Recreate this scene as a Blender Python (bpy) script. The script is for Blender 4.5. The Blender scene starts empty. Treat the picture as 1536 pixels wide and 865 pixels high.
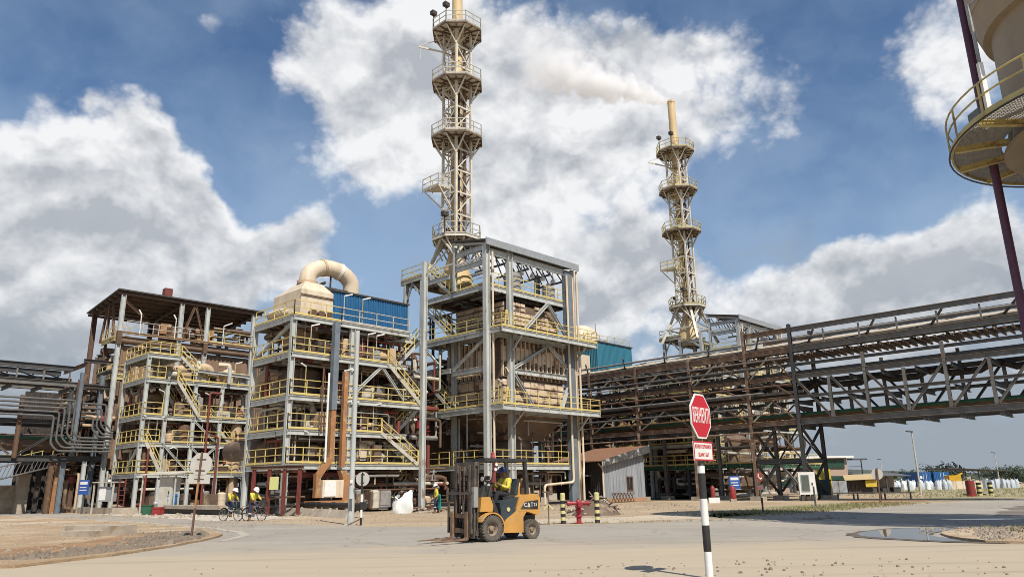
import bpy, math, random
from mathutils import Vector, Matrix
R = math.radians
rnd = random.Random(7)
sc = bpy.context.scene
COL = sc.collection

# ------------------------------------------------------------------ camera
cam = bpy.data.objects.new('camera', bpy.data.cameras.new('camera'))
COL.objects.link(cam)
cam.data.sensor_width = 36.0
cam.data.lens = 36.0 * 1110 / 1536
cam.data.clip_start = 0.1
cam.data.clip_end = 6000
p_, r_ = R(14.95), R(-1.0)
right = Vector((1, 0, 0)); up0 = Vector((0, -math.sin(p_), math.cos(p_))); fwd = Vector((0, math.cos(p_), math.sin(p_)))
rr = right * math.cos(r_) + up0 * math.sin(r_)
uu = up0 * math.cos(r_) - right * math.sin(r_)
m = Matrix.Identity(4)
for i in range(3):
    m[i][0] = rr[i]; m[i][1] = uu[i]; m[i][2] = -fwd[i]; m[i][3] = (0, 0, 1.5)[i]
cam.matrix_world = m
sc.camera = cam

# ------------------------------------------------------------------ light
sc.view_settings.view_transform = 'Standard'
sc.view_settings.look = 'None'
sc.view_settings.exposure = 0.12
sc.cycles.volume_bounces = 8
sc.cycles.filter_width = 0.9
sc.view_settings.gamma = 1.0
SUN_EL, SUN_AZ = R(52), math.atan2(0.45, -0.89)       # azimuth from +Y towards +X
sd = Vector((math.sin(SUN_AZ) * math.cos(SUN_EL), math.cos(SUN_AZ) * math.cos(SUN_EL), math.sin(SUN_EL)))
sun = bpy.data.objects.new('sun', bpy.data.lights.new('sun', 'SUN'))
COL.objects.link(sun)
sun.data.energy = 5.0
sun.data.angle = R(0.53)
sun.data.color = (1.0, 0.94, 0.84)
sun.rotation_euler = (-sd).to_track_quat('-Z', 'Y').to_euler()

w = bpy.data.worlds.new('World'); sc.world = w; w.use_nodes = True
nt = w.node_tree; nt.nodes.clear()
def N(t, **k):
    n = nt.nodes.new(t)
    for a, b in k.items(): setattr(n, a, b)
    return n
def L(a, b): nt.links.new(a, b)
def wm(op, a, b=None, c=None):
    n = N('ShaderNodeMath', operation=op)
    for i, q in enumerate((a, b, c)):
        if q is None: continue
        if isinstance(q, (int, float)): n.inputs[i].default_value = q
        else: L(q, n.inputs[i])
    return n.outputs[0]
def wv(op, a, b=None, scale=None):
    n = N('ShaderNodeVectorMath', operation=op)
    for i, q in enumerate((a, b)):
        if q is None: continue
        if isinstance(q, (tuple, Vector)): n.inputs[i].default_value = q
        else: L(q, n.inputs[i])
    if scale is not None: n.inputs['Scale'].default_value = scale
    return n.outputs['Value'] if op in ('DOT_PRODUCT', 'LENGTH') else n.outputs['Vector']
tc = N('ShaderNodeTexCoord')
D = tc.outputs['Generated']
sky = N('ShaderNodeTexSky'); sky.sky_type = 'NISHITA'; sky.sun_disc = False
sky.sun_elevation = SUN_EL; sky.sun_rotation = SUN_AZ
sky.air_density = 1.0; sky.dust_density = 0.6; sky.ozone_density = 2.2
def wnoise(vec, scale, det, rough):
    n = N('ShaderNodeTexNoise'); n.inputs['Scale'].default_value = scale; n.inputs['Detail'].default_value = det; n.inputs['Roughness'].default_value = rough
    L(vec, n.inputs['Vector']); return n
nz = wnoise(D, 5.5, 5, 0.55)
Dw = wv('ADD', D, wv('SCALE', wv('SUBTRACT', nz.outputs['Color'], (0.5, 0.5, 0.5)), scale=0.16))
CLOUDS = [(-0.220, 0.824, 0.522, 0.109, 0.092, 1.00),
    (-0.105, 0.850, 0.516, 0.146, 0.129, 0.90),
    (-0.179, 0.892, 0.415, 0.113, 0.079, 0.75),
    (0.033, 0.856, 0.517, 0.164, 0.121, 1.00),
    (0.119, 0.893, 0.434, 0.158, 0.114, 0.95),
    (0.224, 0.821, 0.525, 0.100, 0.075, 0.75),
    (-0.005, 0.935, 0.354, 0.108, 0.063, 0.60),
    (0.118, 0.959, 0.256, 0.116, 0.081, 1.10),
    (0.171, 0.950, 0.262, 0.062, 0.044, 0.50),
    (-0.006, 0.944, 0.329, 0.063, 0.054, 0.50),
    (-0.150, 0.959, 0.243, 0.045, 0.062, 0.60),
    (0.277, 0.865, 0.418, 0.068, 0.043, 0.45),
    (-0.523, 0.767, 0.372, 0.090, 0.060, 1.00),
    (-0.443, 0.805, 0.393, 0.055, 0.063, 0.90),
    (-0.496, 0.815, 0.301, 0.148, 0.093, 1.15),
    (-0.538, 0.814, 0.221, 0.144, 0.091, 1.00),
    (-0.406, 0.852, 0.330, 0.065, 0.057, 0.85),
    (-0.337, 0.906, 0.255, 0.127, 0.064, 1.35),
    (-0.274, 0.916, 0.292, 0.065, 0.048, 1.00),
    (-0.526, 0.734, 0.429, 0.044, 0.030, 0.60),
    (-0.548, 0.824, 0.146, 0.128, 0.045, 0.90),
    (0.475, 0.742, 0.473, 0.113, 0.068, 0.90),
    (0.515, 0.749, 0.417, 0.082, 0.052, 0.60),
    (0.426, 0.872, 0.240, 0.155, 0.049, 1.00),
    (0.518, 0.824, 0.229, 0.131, 0.062, 1.25),
    (0.370, 0.903, 0.219, 0.092, 0.050, 0.80),
    (0.544, 0.783, 0.302, 0.060, 0.038, 0.75),
    (0.491, 0.863, 0.119, 0.234, 0.070, 0.90),
    (0.322, 0.935, 0.149, 0.170, 0.068, 0.60),
    (-0.354, 0.756, 0.550, 0.055, 0.024, 0.70),
    (0.352, 0.837, 0.420, 0.050, 0.029, 0.50),
    (0.100, 0.963, 0.248, 0.054, 0.045, 0.50),
    (-0.274, 0.910, 0.313, 0.052, 0.035, 0.50),
    (0.247, 0.911, 0.331, 0.139, 0.104, 0.25),
    (-0.476, 0.877, 0.067, 0.234, 0.047, 0.80),
    (-0.354, 0.801, 0.482, 0.049, 0.073, -0.80),
    (-0.328, 0.862, 0.386, 0.042, 0.080, -1.00),
    (-0.377, 0.820, 0.430, 0.024, 0.049, -0.40),
    (-0.174, 0.935, 0.310, 0.124, 0.049, -0.70),
    (0.348, 0.870, 0.350, 0.101, 0.067, -0.50),
    (-0.462, 0.735, 0.496, 0.113, 0.034, -0.60)
]
def field(vec):
    F = None
    for (cx, cy, cz, rh, rv, wt) in CLOUDS:
        d = wv('MULTIPLY', wv('SUBTRACT', vec, (cx, cy, cz)), (1 / rh, 1 / rh, 1 / rv))
        e = wm('EXPONENT', wm('MULTIPLY', wv('DOT_PRODUCT', d, d), -0.9))
        F = wm('MULTIPLY', e, wt) if F is None else wm('MULTIPLY_ADD', e, wt, F)
    return F
F = field(Dw)
# clouds over the rest of the sky, behind the camera and to its sides
big = wnoise(wv('MULTIPLY', D, (1, 1, 1.6)), 2.1, 2, 0.5)
sep = N('ShaderNodeSeparateXYZ'); L(D, sep.inputs[0])
back = wm('MULTIPLY', wm('SUBTRACT', 0.62, sep.outputs['Y']), 2.5); backc = N('ShaderNodeClamp'); L(back, backc.inputs[0])
F = wm('MULTIPLY_ADD', wm('MULTIPLY', wm('SUBTRACT', big.outputs['Fac'], 0.30), 2.9), backc.outputs[0], F)
def billow(vec):
    f = wnoise(wv('MULTIPLY', vec, (1, 1, 1.3)), 7.0, 9, 0.58)
    v = N('ShaderNodeTexVoronoi'); v.feature = 'F1'; v.inputs['Scale'].default_value = 11; v.inputs['Detail'].default_value = 3; v.inputs['Roughness'].default_value = 0.55; v.inputs['Lacunarity'].default_value = 2.3;
    L(wv('MULTIPLY', wv('ADD', vec, wv('SCALE', wv('SUBTRACT', f.outputs['Color'], (0.5, 0.5, 0.5)), scale=0.06)), (1, 1, 1.25)), v.inputs['Vector'])
    return wm('MULTIPLY_ADD', wm('SUBTRACT', 0.42, v.outputs['Distance']), 0.26, f.outputs['Fac'])
fn = billow(D)
fu_ = billow(wv('ADD', D, (0.004, 0.0, 0.020)))
det = wnoise(Dw, 26, 6, 0.6)
G_ = wm('ADD', wm('MULTIPLY_ADD', wm('SUBTRACT', fn, 0.5), 1.9, F), wm('MULTIPLY', wm('SUBTRACT', det.outputs['Fac'], 0.5), 0.22))
al = N('ShaderNodeMapRange'); al.interpolation_type = 'SMOOTHSTEP'
al.inputs['From Min'].default_value = 0.36; al.inputs['From Max'].default_value = 0.96; L(G_, al.inputs['Value'])
# relief: lit tops, grey bellies; thick parts are greyer
r1 = wnoise(wv('MULTIPLY', Dw, (1, 1, 1.3)), 6.0, 4, 0.5); r2 = wnoise(wv('ADD', wv('MULTIPLY', Dw, (1, 1, 1.3)), (-0.006, 0.0, 0.035)), 6.0, 4, 0.5)
relief = wm('MULTIPLY_ADD', wm('SUBTRACT', r1.outputs['Fac'], r2.outputs['Fac']), 4.6, wm('MULTIPLY', wm('SUBTRACT', fn, fu_), 1.8))
core = N('ShaderNodeMapRange'); core.interpolation_type = 'SMOOTHSTEP'
core.inputs['From Min'].default_value = 0.50; core.inputs['From Max'].default_value = 1.75
core.inputs['To Max'].default_value = 0.50
L(wm('MULTIPLY_ADD', wm('SUBTRACT', fn, 0.5), 0.7, F), core.inputs['Value'])
low = N('ShaderNodeMapRange'); low.inputs['From Min'].default_value = 0.34; low.inputs['From Max'].default_value = 0.06
low.inputs['To Min'].default_value = 0.0; low.inputs['To Max'].default_value = 0.75
L(sep.outputs['Z'], low.inputs['Value'])
gf = N('ShaderNodeClamp'); L(wm('SUBTRACT', wm('MULTIPLY_ADD', low.outputs[0], 0.8, core.outputs[0]), relief), gf.inputs[0])
cm = N('ShaderNodeMixRGB'); L(gf.outputs[0], cm.inputs[0])  # cloud colour
cm.inputs[1].default_value = (9.7, 9.75, 9.85, 1); cm.inputs[2].default_value = (4.9, 5.2, 5.65, 1)
skm = N('ShaderNodeMixRGB'); skm.blend_type = 'MULTIPLY'; skm.inputs[0].default_value = 1.0
L(sky.outputs[0], skm.inputs[1]); skm.inputs[2].default_value = (0.86, 1.03, 1.16, 1)
vl = N('ShaderNodeMapRange'); vl.interpolation_type = 'SMOOTHSTEP'; vl.inputs['From Min'].default_value = 0.70; vl.inputs['From Max'].default_value = 0.18; vl.inputs['To Max'].default_value = 0.42; L(wm('ADD', sep.outputs['Z'], wm('MULTIPLY', wm('SUBTRACT', 0.5, r1.outputs['Fac']), 0.9)), vl.inputs['Value'])
vm_ = N('ShaderNodeMixRGB'); L(vl.outputs[0], vm_.inputs[0]); L(skm.outputs[0], vm_.inputs[1]); vm_.inputs[2].default_value = (5.2, 6.6, 8.2, 1)
mx = N('ShaderNodeMixRGB'); L(wm('MULTIPLY', al.outputs[0], 0.97), mx.inputs[0]); L(vm_.outputs[0], mx.inputs[1]); L(cm.outputs[0], mx.inputs[2])
hz = N('ShaderNodeMapRange'); hz.interpolation_type = 'SMOOTHSTEP'; hz.inputs['From Min'].default_value = 0.23; hz.inputs['From Max'].default_value = 0.0
hz.inputs['To Min'].default_value = 0.0; hz.inputs['To Max'].default_value = 0.97; L(wm('ADD', sep.outputs['Z'], wm('MULTIPLY', wm('SUBTRACT', fn, 0.5), 0.35)), hz.inputs['Value'])
hm = N('ShaderNodeMixRGB'); L(hz.outputs[0], hm.inputs[0]); L(mx.outputs[0], hm.inputs[1]); hm.inputs[2].default_value = (3.5, 4.0, 4.6, 1); mx = hm
bg = N('ShaderNodeBackground'); bg.inputs['Strength'].default_value = 0.088
L(mx.outputs[0], bg.inputs['Color'])
wo = N('ShaderNodeOutputWorld'); L(bg.outputs[0], wo.inputs['Surface'])

# ------------------------------------------------------------------ materials
MATS = {}
def mat(name, c1, c2=None, rough=0.6, metal=0.0, scale=3.0, amount=0.5, rust=0.0, rustcol=(0.16, 0.075, 0.035), bump=0.0, bscale=None, spec=0.4, world=False, stretch=(1, 1, 1), sharp=0.12):
    if name in MATS: return MATS[name]
    M = bpy.data.materials.new(name); M.use_nodes = True; MATS[name] = M
    t = M.node_tree; b = t.nodes['Principled BSDF']
    b.inputs['Roughness'].default_value = rough; b.inputs['Metallic'].default_value = metal
    b.inputs['Specular IOR Level'].default_value = spec
    if world:
        g = t.nodes.new('ShaderNodeNewGeometry'); vec = g.outputs['Position']
    else:
        g = t.nodes.new('ShaderNodeTexCoord'); vec = g.outputs['Object']
    mp = t.nodes.new('ShaderNodeMapping'); mp.inputs['Scale'].default_value = stretch
    t.links.new(vec, mp.inputs[0]); vec = mp.outputs[0]
    def noise(s, d=5, r=0.6):
        n = t.nodes.new('ShaderNodeTexNoise'); n.inputs['Scale'].default_value = s; n.inputs['Detail'].default_value = d; n.inputs['Roughness'].default_value = r
        t.links.new(vec, n.inputs['Vector']); return n
    if c2 is None: c2 = tuple(x * 0.72 for x in c1)
    n1 = noise(scale)
    cr = t.nodes.new('ShaderNodeMapRange'); cr.inputs['From Min'].default_value = 0.5 - amount / 2 * 0.6; cr.inputs['From Max'].default_value = 0.5 + amount / 2 * 0.6
    t.links.new(n1.outputs['Fac'], cr.inputs['Value'])
    mix = t.nodes.new('ShaderNodeMixRGB'); mix.inputs[1].default_value = (*c1, 1); mix.inputs[2].default_value = (*c2, 1)
    t.links.new(cr.outputs[0], mix.inputs[0])
    out = mix.outputs[0]
    if rust > 0:
        n2 = noise(scale * 0.63 + 0.4, 8, 0.68)
        r2 = t.nodes.new('ShaderNodeMapRange'); r2.inputs['From Min'].default_value = 1 - rust - sharp / 2; r2.inputs['From Max'].default_value = 1 - rust + sharp / 2
        r2.interpolation_type = 'SMOOTHSTEP'
        t.links.new(n2.outputs['Fac'], r2.inputs['Value'])
        m2 = t.nodes.new('ShaderNodeMixRGB'); t.links.new(r2.outputs[0], m2.inputs[0]); t.links.new(out, m2.inputs[1]); m2.inputs[2].default_value = (*rustcol, 1)
        out = m2.outputs[0]
    t.links.new(out, b.inputs['Base Color'])
    if bump > 0:
        n3 = noise(bscale or scale * 6, 6, 0.65)
        bp = t.nodes.new('ShaderNodeBump'); bp.inputs['Strength'].default_value = bump; bp.inputs['Distance'].default_value = 0.05
        t.links.new(n3.outputs['Fac'], bp.inputs['Height']); t.links.new(bp.outputs[0], b.inputs['Normal'])
    return M

GREY = mat('painted_grey_steel', (0.50, 0.51, 0.485), (0.37, 0.385, 0.37), 0.55, rust=0.37, scale=1.5, stretch=(1, 1, .4), rustcol=(0.20, 0.13, 0.08))
SLATE = mat('slate_grey_steel', (0.17, 0.20, 0.23), (0.12, 0.14, 0.16), 0.5, rust=0.30, scale=1.0)
PALE = mat('weathered_pale_steel', (0.54, 0.51, 0.43), (0.38, 0.35, 0.28), 0.6, rust=0.38, scale=1.6, rustcol=(0.15, 0.10, 0.06))
YEL = mat('yellow_safety_paint', (0.66, 0.52, 0.17), (0.54, 0.43, 0.16), 0.5, rust=0.34, scale=1.4, rustcol=(0.26, 0.16, 0.07))
YELD = mat('faded_yellow_paint', (0.55, 0.46, 0.19), (0.42, 0.35, 0.15), 0.55, rust=0.40, scale=1.2, rustcol=(0.24, 0.15, 0.07))
RUST = mat('rusted_steel', (0.15, 0.085, 0.05), (0.09, 0.06, 0.045), 0.8, rust=0.42, scale=1.0, rustcol=(0.22, 0.105, 0.045), bump=0.15)
RACK = mat('weathered_rack_steel', (0.185, 0.175, 0.16), (0.12, 0.115, 0.11), 0.7, rust=0.40, scale=1.3, rustcol=(0.18, 0.115, 0.075))
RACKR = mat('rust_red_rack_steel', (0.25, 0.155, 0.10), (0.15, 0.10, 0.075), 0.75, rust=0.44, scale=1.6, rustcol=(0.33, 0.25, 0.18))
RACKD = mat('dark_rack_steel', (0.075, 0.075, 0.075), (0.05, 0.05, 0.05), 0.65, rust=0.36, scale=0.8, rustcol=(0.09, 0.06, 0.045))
GRATE = mat('walkway_grating', (0.16, 0.15, 0.13), (0.10, 0.09, 0.08), 0.7, rust=0.40)
TAN = mat('tan_furnace_panel', (0.62, 0.49, 0.35), (0.50, 0.38, 0.26), 0.7, rust=0.42, scale=1.1, rustcol=(0.22, 0.13, 0.075), bump=0.1)
CREAM = mat('cream_insulation_cladding', (0.66, 0.56, 0.42), (0.55, 0.45, 0.33), 0.55, rust=0.36, scale=1.6, rustcol=(0.40, 0.30, 0.20), stretch=(1, 1, .35), sharp=.2)
SHEDM = mat('streaky_corrugated_iron', (0.40, 0.42, 0.44), (0.22, 0.23, 0.245), 0.5, metal=0.15, scale=4.0, rust=0.36, rustcol=(0.17, 0.15, 0.135), stretch=(1, 1, .07), amount=.8)
TANPIPE = mat('tan_duct_paint', (0.52, 0.38, 0.25), (0.43, 0.31, 0.20), 0.6, rust=0.36, scale=0.8, rustcol=(0.25, 0.15, 0.09))
CHIM = mat('ochre_chimney_steel', (0.66, 0.50, 0.27), (0.56, 0.41, 0.22), 0.6, rust=0.36, scale=0.9, rustcol=(0.27, 0.16, 0.08), stretch=(1, 1, .35))
BROWN = mat('brown_process_vessel', (0.165, 0.11, 0.075), (0.10, 0.07, 0.05), 0.7, rust=0.42, scale=0.8, rustcol=(0.26, 0.19, 0.13), bump=0.1)
LATT = mat('cream_lattice_steel', (0.66, 0.62, 0.52), (0.52, 0.48, 0.39), 0.6, rust=0.33, scale=1.4, rustcol=(0.28, 0.2, 0.13))
BROWNWALL = mat('brown_corrugated_sheet', (0.27, 0.175, 0.11), (0.20, 0.13, 0.085), 0.7, rust=0.38, scale=0.7, rustcol=(0.13, 0.085, 0.06), stretch=(1, 1, .3))
DARK = mat('dark_steel', (0.055, 0.047, 0.04), (0.035, 0.03, 0.028), 0.7, rust=0.42, rustcol=(0.10, 0.07, 0.05))
ROOFD = mat('dark_roof_sheet', (0.075, 0.065, 0.058), (0.05, 0.045, 0.04), 0.7, rust=0.4, rustcol=(0.11, 0.08, 0.06))
FASCIA = mat('grey_roof_fascia', (0.30, 0.31, 0.32), (0.24, 0.25, 0.26), 0.45, rust=0.3)
BLUE = mat('blue_corrugated_sheet', (0.026, 0.125, 0.27), (0.018, 0.085, 0.19), 0.45, scale=3.0, rust=0.31, rustcol=(0.06, 0.15, 0.24), stretch=(1, 1, .25))
TEAL = mat('teal_corrugated_sheet', (0.045, 0.19, 0.26), (0.03, 0.14, 0.20), 0.5, scale=0.8, stretch=(1, 1, .25))
GALV = mat('galvanised_sheet', (0.36, 0.38, 0.40), (0.28, 0.29, 0.30), 0.5, metal=0.2, scale=1.0, rust=0.32, rustcol=(0.24, 0.19, 0.15), stretch=(1, 1, .2))
ORRUST = mat('orange_rusted_duct', (0.38, 0.18, 0.075), (0.26, 0.13, 0.06), 0.75, rust=0.42, scale=0.9, rustcol=(0.42, 0.28, 0.16))
REDP = mat('dull_red_pipe_paint', (0.20, 0.045, 0.035), (0.14, 0.04, 0.03), 0.6, rust=0.36)
RED = mat('red_hydrant_paint', (0.36, 0.035, 0.045), (0.24, 0.03, 0.035), 0.45, rust=0.36, rustcol=(0.2, 0.09, 0.07))
GREEN = mat('green_pipe_paint', (0.03, 0.11, 0.055), (0.02, 0.08, 0.04), 0.5)
SILVER = mat('silver_pipe_cladding', (0.38, 0.37, 0.35), (0.26, 0.25, 0.235), 0.45, metal=0.3, rust=0.36, rustcol=(0.20, 0.15, 0.11))
PIPEG = mat('grey_line_pipe', (0.125, 0.125, 0.122), (0.085, 0.085, 0.083), 0.5, rust=0.38, rustcol=(0.13, 0.10, 0.08))
WHITE = mat('white_paint', (0.78, 0.77, 0.74), (0.66, 0.65, 0.61), 0.5, rust=0.28, rustcol=(0.5, 0.45, 0.38))
BLACK = mat('black_paint', (0.02, 0.02, 0.02), (0.035, 0.033, 0.03), 0.5)
CONC = mat('weathered_concrete', (0.43, 0.37, 0.29), (0.32, 0.27, 0.21), 0.85, rust=0.38, scale=1.5, rustcol=(0.27, 0.19, 0.12), bump=0.3)
PURPLE = mat('purple_pole_paint', (0.11, 0.045, 0.085), (0.085, 0.035, 0.065), 0.5)
SILO = mat('khaki_silo_shell', (0.36, 0.29, 0.20), (0.30, 0.24, 0.165), 0.6, rust=0.3, rustcol=(0.22, 0.16, 0.10), scale=0.7)

# ------------------------------------------------------------------ mesh builder
class MB:
    def __init__(s): s.v = []; s.f = []
    def add(s, vs, fs):
        o = len(s.v); s.v += [tuple(q) for q in vs]; s.f += [tuple(i + o for i in q) for q in fs]
    def box(s, x0, x1, y0, y1, z0, z1):
        s.add([(x0, y0, z0), (x1, y0, z0), (x1, y1, z0), (x0, y1, z0), (x0, y0, z1), (x1, y0, z1), (x1, y1, z1), (x0, y1, z1)],
              [(3, 2, 1, 0), (4, 5, 6, 7), (0, 1, 5, 4), (1, 2, 6, 5), (2, 3, 7, 6), (3, 0, 4, 7)]); return s
    def bar(s, a, b, w_, h, up=(0, 0, 1), off=(0, 0)):
        a, b = Vector(a), Vector(b); d = (b - a).normalized(); up = Vector(up)
        if abs(d.dot(up)) > 0.98: up = Vector((1, 0, 0)) if abs(d.x) < 0.9 else Vector((0, 1, 0))
        sx = d.cross(up).normalized(); sy = sx.cross(d).normalized()
        vs = []
        for q in (a, b):
            for i, j in ((-1, -1), (1, -1), (1, 1), (-1, 1)):
                vs.append(q + sx * (i * w_ / 2 + off[0]) + sy * (j * h / 2 + off[1]))
        s.add(vs, [(3, 2, 1, 0), (4, 5, 6, 7), (0, 1, 5, 4), (1, 2, 6, 5), (2, 3, 7, 6), (3, 0, 4, 7)]); return s
    def ibeam(s, a, b, w_, h, up=(0, 0, 1), t=None):
        t = t or max(0.03, w_ * 0.12)
        s.bar(a, b, w_, t, up, (0, h / 2 - t / 2)); s.bar(a, b, w_, t, up, (0, -h / 2 + t / 2)); s.bar(a, b, t, h - 2 * t - .002, up); return s
    def tube(s, pts, r, n=8, rs=None):
        pts = [Vector(q) for q in pts]; k = len(pts); rings = []
        nrm = None
        for i in range(k):
            d = (pts[min(i + 1, k - 1)] - pts[max(i - 1, 0)]).normalized()
            if nrm is None:
                nrm = Vector((0, 0, 1)) if abs(d.z) < 0.9 else Vector((1, 0, 0))
            x = d.cross(nrm)
            if x.length < 1e-4: x = d.cross(Vector((0.3, 1, 0.2)))
            x.normalize(); y = x.cross(d).normalized(); nrm = y
            ra = rs[i] if rs else r
            if 0 < i < k - 1:
                c = (pts[i] - pts[i - 1]).normalized().dot((pts[i + 1] - pts[i]).normalized()); ra2 = ra / max(0.5, math.sqrt(max(0.0, (1 + c) / 2)))
            else: ra2 = ra
            rings.append([pts[i] + (x * math.cos(2 * math.pi * j / n) * ra + y * math.sin(2 * math.pi * j / n) * (ra2 if i else ra)) for j in range(n)])
        vs = [q for g in rings for q in g]; fs = []
        for i in range(k - 1):
            for j in range(n):
                fs.append((i * n + j, i * n + (j + 1) % n, (i + 1) * n + (j + 1) % n, (i + 1) * n + j))
        fs.append(tuple(range(n - 1, -1, -1))); fs.append(tuple((k - 1) * n + j for j in range(n)))
        s.add(vs, fs); return s
    def lathe(s, prof, c=(0, 0, 0), n=20, axis='z', cap=True):
        c = Vector(c); vs = []; k = len(prof)
        for (r, h) in prof:
            for j in range(n):
                a = 2 * math.pi * j / n; x, y = max(r, .0005) * math.cos(a), max(r, .0005) * math.sin(a)
                q = (x, y, h) if axis == 'z' else ((h, x, y) if axis == 'x' else (y, h, x))
                vs.append(c + Vector(q))
        fs = []
        for i in range(k - 1):
            for j in range(n): fs.append((i * n + j, i * n + (j + 1) % n, (i + 1) * n + (j + 1) % n, (i + 1) * n + j))
        if cap: fs.append(tuple(range(n - 1, -1, -1))); fs.append(tuple((k - 1) * n + j for j in range(n)))
        s.add(vs, fs); return s
    def prism(s, poly, a, b):            # polygon of 3D points pushed from offset a to offset b
        a, b = Vector(a), Vector(b); n = len(poly)
        s.add([Vector(q) + a for q in poly] + [Vector(q) + b for q in poly],
              [tuple(range(n - 1, -1, -1)), tuple(range(n, 2 * n))] + [(i, (i + 1) % n, n + (i + 1) % n, n + i) for i in range(n)]); return s
    def corr(s, a, b, z0, z1, pitch=0.3, depth=0.04, th=0.02, ztop=None):   # corrugated sheet wall between plan points a and b
        a, b = Vector((*a, 0)), Vector((*b, 0)); ln = (b - a).length; d = (b - a) / ln; nn = Vector((d.y, -d.x, 0)); k = max(1, int(ln / pitch))
        P = []
        for i in range(k):
            for t, h in ((0, 0), (.45, 0), (.55, 1), (.9, 1)):
                P.append(((i + t) / k * ln, h * depth))
        P.append((ln, 0)); zt = ztop or z1
        vs = []
        for (x, h) in P:
            top = z1 + (zt - z1) * x / ln; q = a + d * x + nn * h
            vs += [(q.x, q.y, z0), (q.x, q.y, top)]
        s.add(vs, [(2 * i, 2 * i + 2, 2 * i + 3, 2 * i + 1) for i in range(len(P) - 1)]); return s

OFF = {}
def mesh_obj(name, mb, mt, smooth=False):
    me = bpy.data.meshes.new(name); me.from_pydata(mb.v, [], mb.f); me.update()
    if mt: me.materials.append(mt)
    if smooth: me.shade_smooth()
    if smooth and hasattr(me, 'set_sharp_from_angle'): me.set_sharp_from_angle(angle=R(40))
    o = bpy.data.objects.new(name, me); COL.objects.link(o); return o
def part(root, name, mb, mt, smooth=False, label=None):
    t = root
    while t.parent: t = t.parent
    ou, ov, oz = OFF.get(t.name, (0, 0, 0))
    if ou or ov or oz: mb.v = [(x - ou, y - ov, z - oz) for x, y, z in mb.v]
    o = mesh_obj(name, mb, mt, smooth); o.parent = root
    if label: o['label'] = label
    return o
def tag(o, label, cat, group=None, kind=None):
    if label: o['label'] = label
    if cat: o['category'] = cat
    if group: o['group'] = group
    if kind: o['kind'] = kind
    return o
OX, OY = -2.02, 56.45
ANG = R(45.8); SA, CA = math.sin(R(44.2)), math.cos(R(44.2))
def Wp(u, v): return (OX + u * SA - v * CA, OY + u * CA + v * SA)
def plant(name, label, cat, u0, v0, group=None):         # a thing laid out in the works' own grid
    o = bpy.data.objects.new(name, None); COL.objects.link(o)
    x, y = Wp(u0, v0); o.location = (x, y, 0); o.rotation_euler = (0, 0, ANG); OFF[o.name] = (u0, v0, 0)
    o.empty_display_size = 0.3
    return tag(o, label, cat, group)
def thing(name, label, cat, loc, rz=0.0, group=None):
    o = bpy.data.objects.new(name, None); COL.objects.link(o)
    o.location = loc; o.rotation_euler = (0, 0, rz); o.empty_display_size = 0.3
    return tag(o, label, cat, group)
def solo(name, label, cat, mb, mt, loc, rz=0.0, group=None, smooth=False):
    o = mesh_obj(name, mb, mt, smooth); o.location = loc; o.rotation_euler = (0, 0, rz)
    return tag(o, label, cat, group)
def copy_tree(o, parent=None):
    c = o.copy(); COL.objects.link(c)
    if parent is not None: c.parent = parent
    for ch in list(o.children): copy_tree(ch, c)
    return c

# ------------------------------------------------------------------ steelwork
def col(r, u, v, z0, z1, s=0.42, m_=None, name='column', upv=(1, 0, 0)): return part(r, name, MB().ibeam((u, v, z0), (u, v, z1), s * .85, s, upv), m_ or GREY)
def beam(r, a, b, w_=0.2, h=0.34, m_=None, name='beam'): return part(r, name, MB().ibeam(a, b, w_, h), m_ or GREY)
def brace(r, a, b, w_=0.2, m_=None): return part(r, 'brace', MB().ibeam(a, b, w_, w_), m_ or GREY)
def rail(r, pts, h=1.0, m_=None, toe=True, sp=1.35, post=0.05, name='railing'):
    b = MB(); pts = [Vector(q) for q in pts]
    for a, c in zip(pts, pts[1:]):
        n = max(1, round((c - a).length / sp))
        for i in range(n + 1):
            q = a.lerp(c, i / n)
            b.bar(q - Vector((0, 0, .22)), q + Vector((0, 0, h)), post, post)
        for z in (h, h * .54): b.bar(a + Vector((0, 0, z)), c + Vector((0, 0, z)), post, post)
        if toe: b.bar(a + Vector((0, 0, .09)), c + Vector((0, 0, .07)), .03, .13)
    return part(r, name, b, m_ or YEL)
def deck(r, u0, u1, v0, v1, z, m_=None, edge=0.34, jo=1.2, sides='lrfb', gm=None):
    part(r, 'deck', MB().box(u0, u1, v0, v1, z - .06, z), gm or GRATE)
    zb = z - .065 - edge / 2; m_ = m_ or GREY
    if 'f' in sides: beam(r, (u0 + .1, v0 + .05, zb), (u1 - .1, v0 + .05, zb), .16, edge, m_, 'edge_beam')
    if 'b' in sides: beam(r, (u0 + .1, v1 - .05, zb), (u1 - .1, v1 - .05, zb), .16, edge, m_, 'edge_beam')
    if 'l' in sides: beam(r, (u0 + .05, v0 - .03, zb - .003), (u0 + .05, v1 + .03, zb - .003), .16, edge, m_, 'edge_beam')
    if 'r' in sides: beam(r, (u1 - .05, v0 - .03, zb - .003), (u1 - .05, v1 + .03, zb - .003), .16, edge, m_, 'edge_beam')
    b = MB(); longu = (u1 - u0) > (v1 - v0); n = max(1, int(((u1 - u0) if longu else (v1 - v0)) / jo))
    for i in range(1, n):
        if longu: x = u0 + (u1 - u0) * i / n; b.bar((x, v0 + .14, z - .16), (x, v1 - .14, z - .16), .1, .18)
        else: x = v0 + (v1 - v0) * i / n; b.bar((u0 + .14, x, z - .16), (u1 - .14, x, z - .16), .1, .18)
    if b.v: part(r, 'floor_joists', b, m_)
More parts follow.
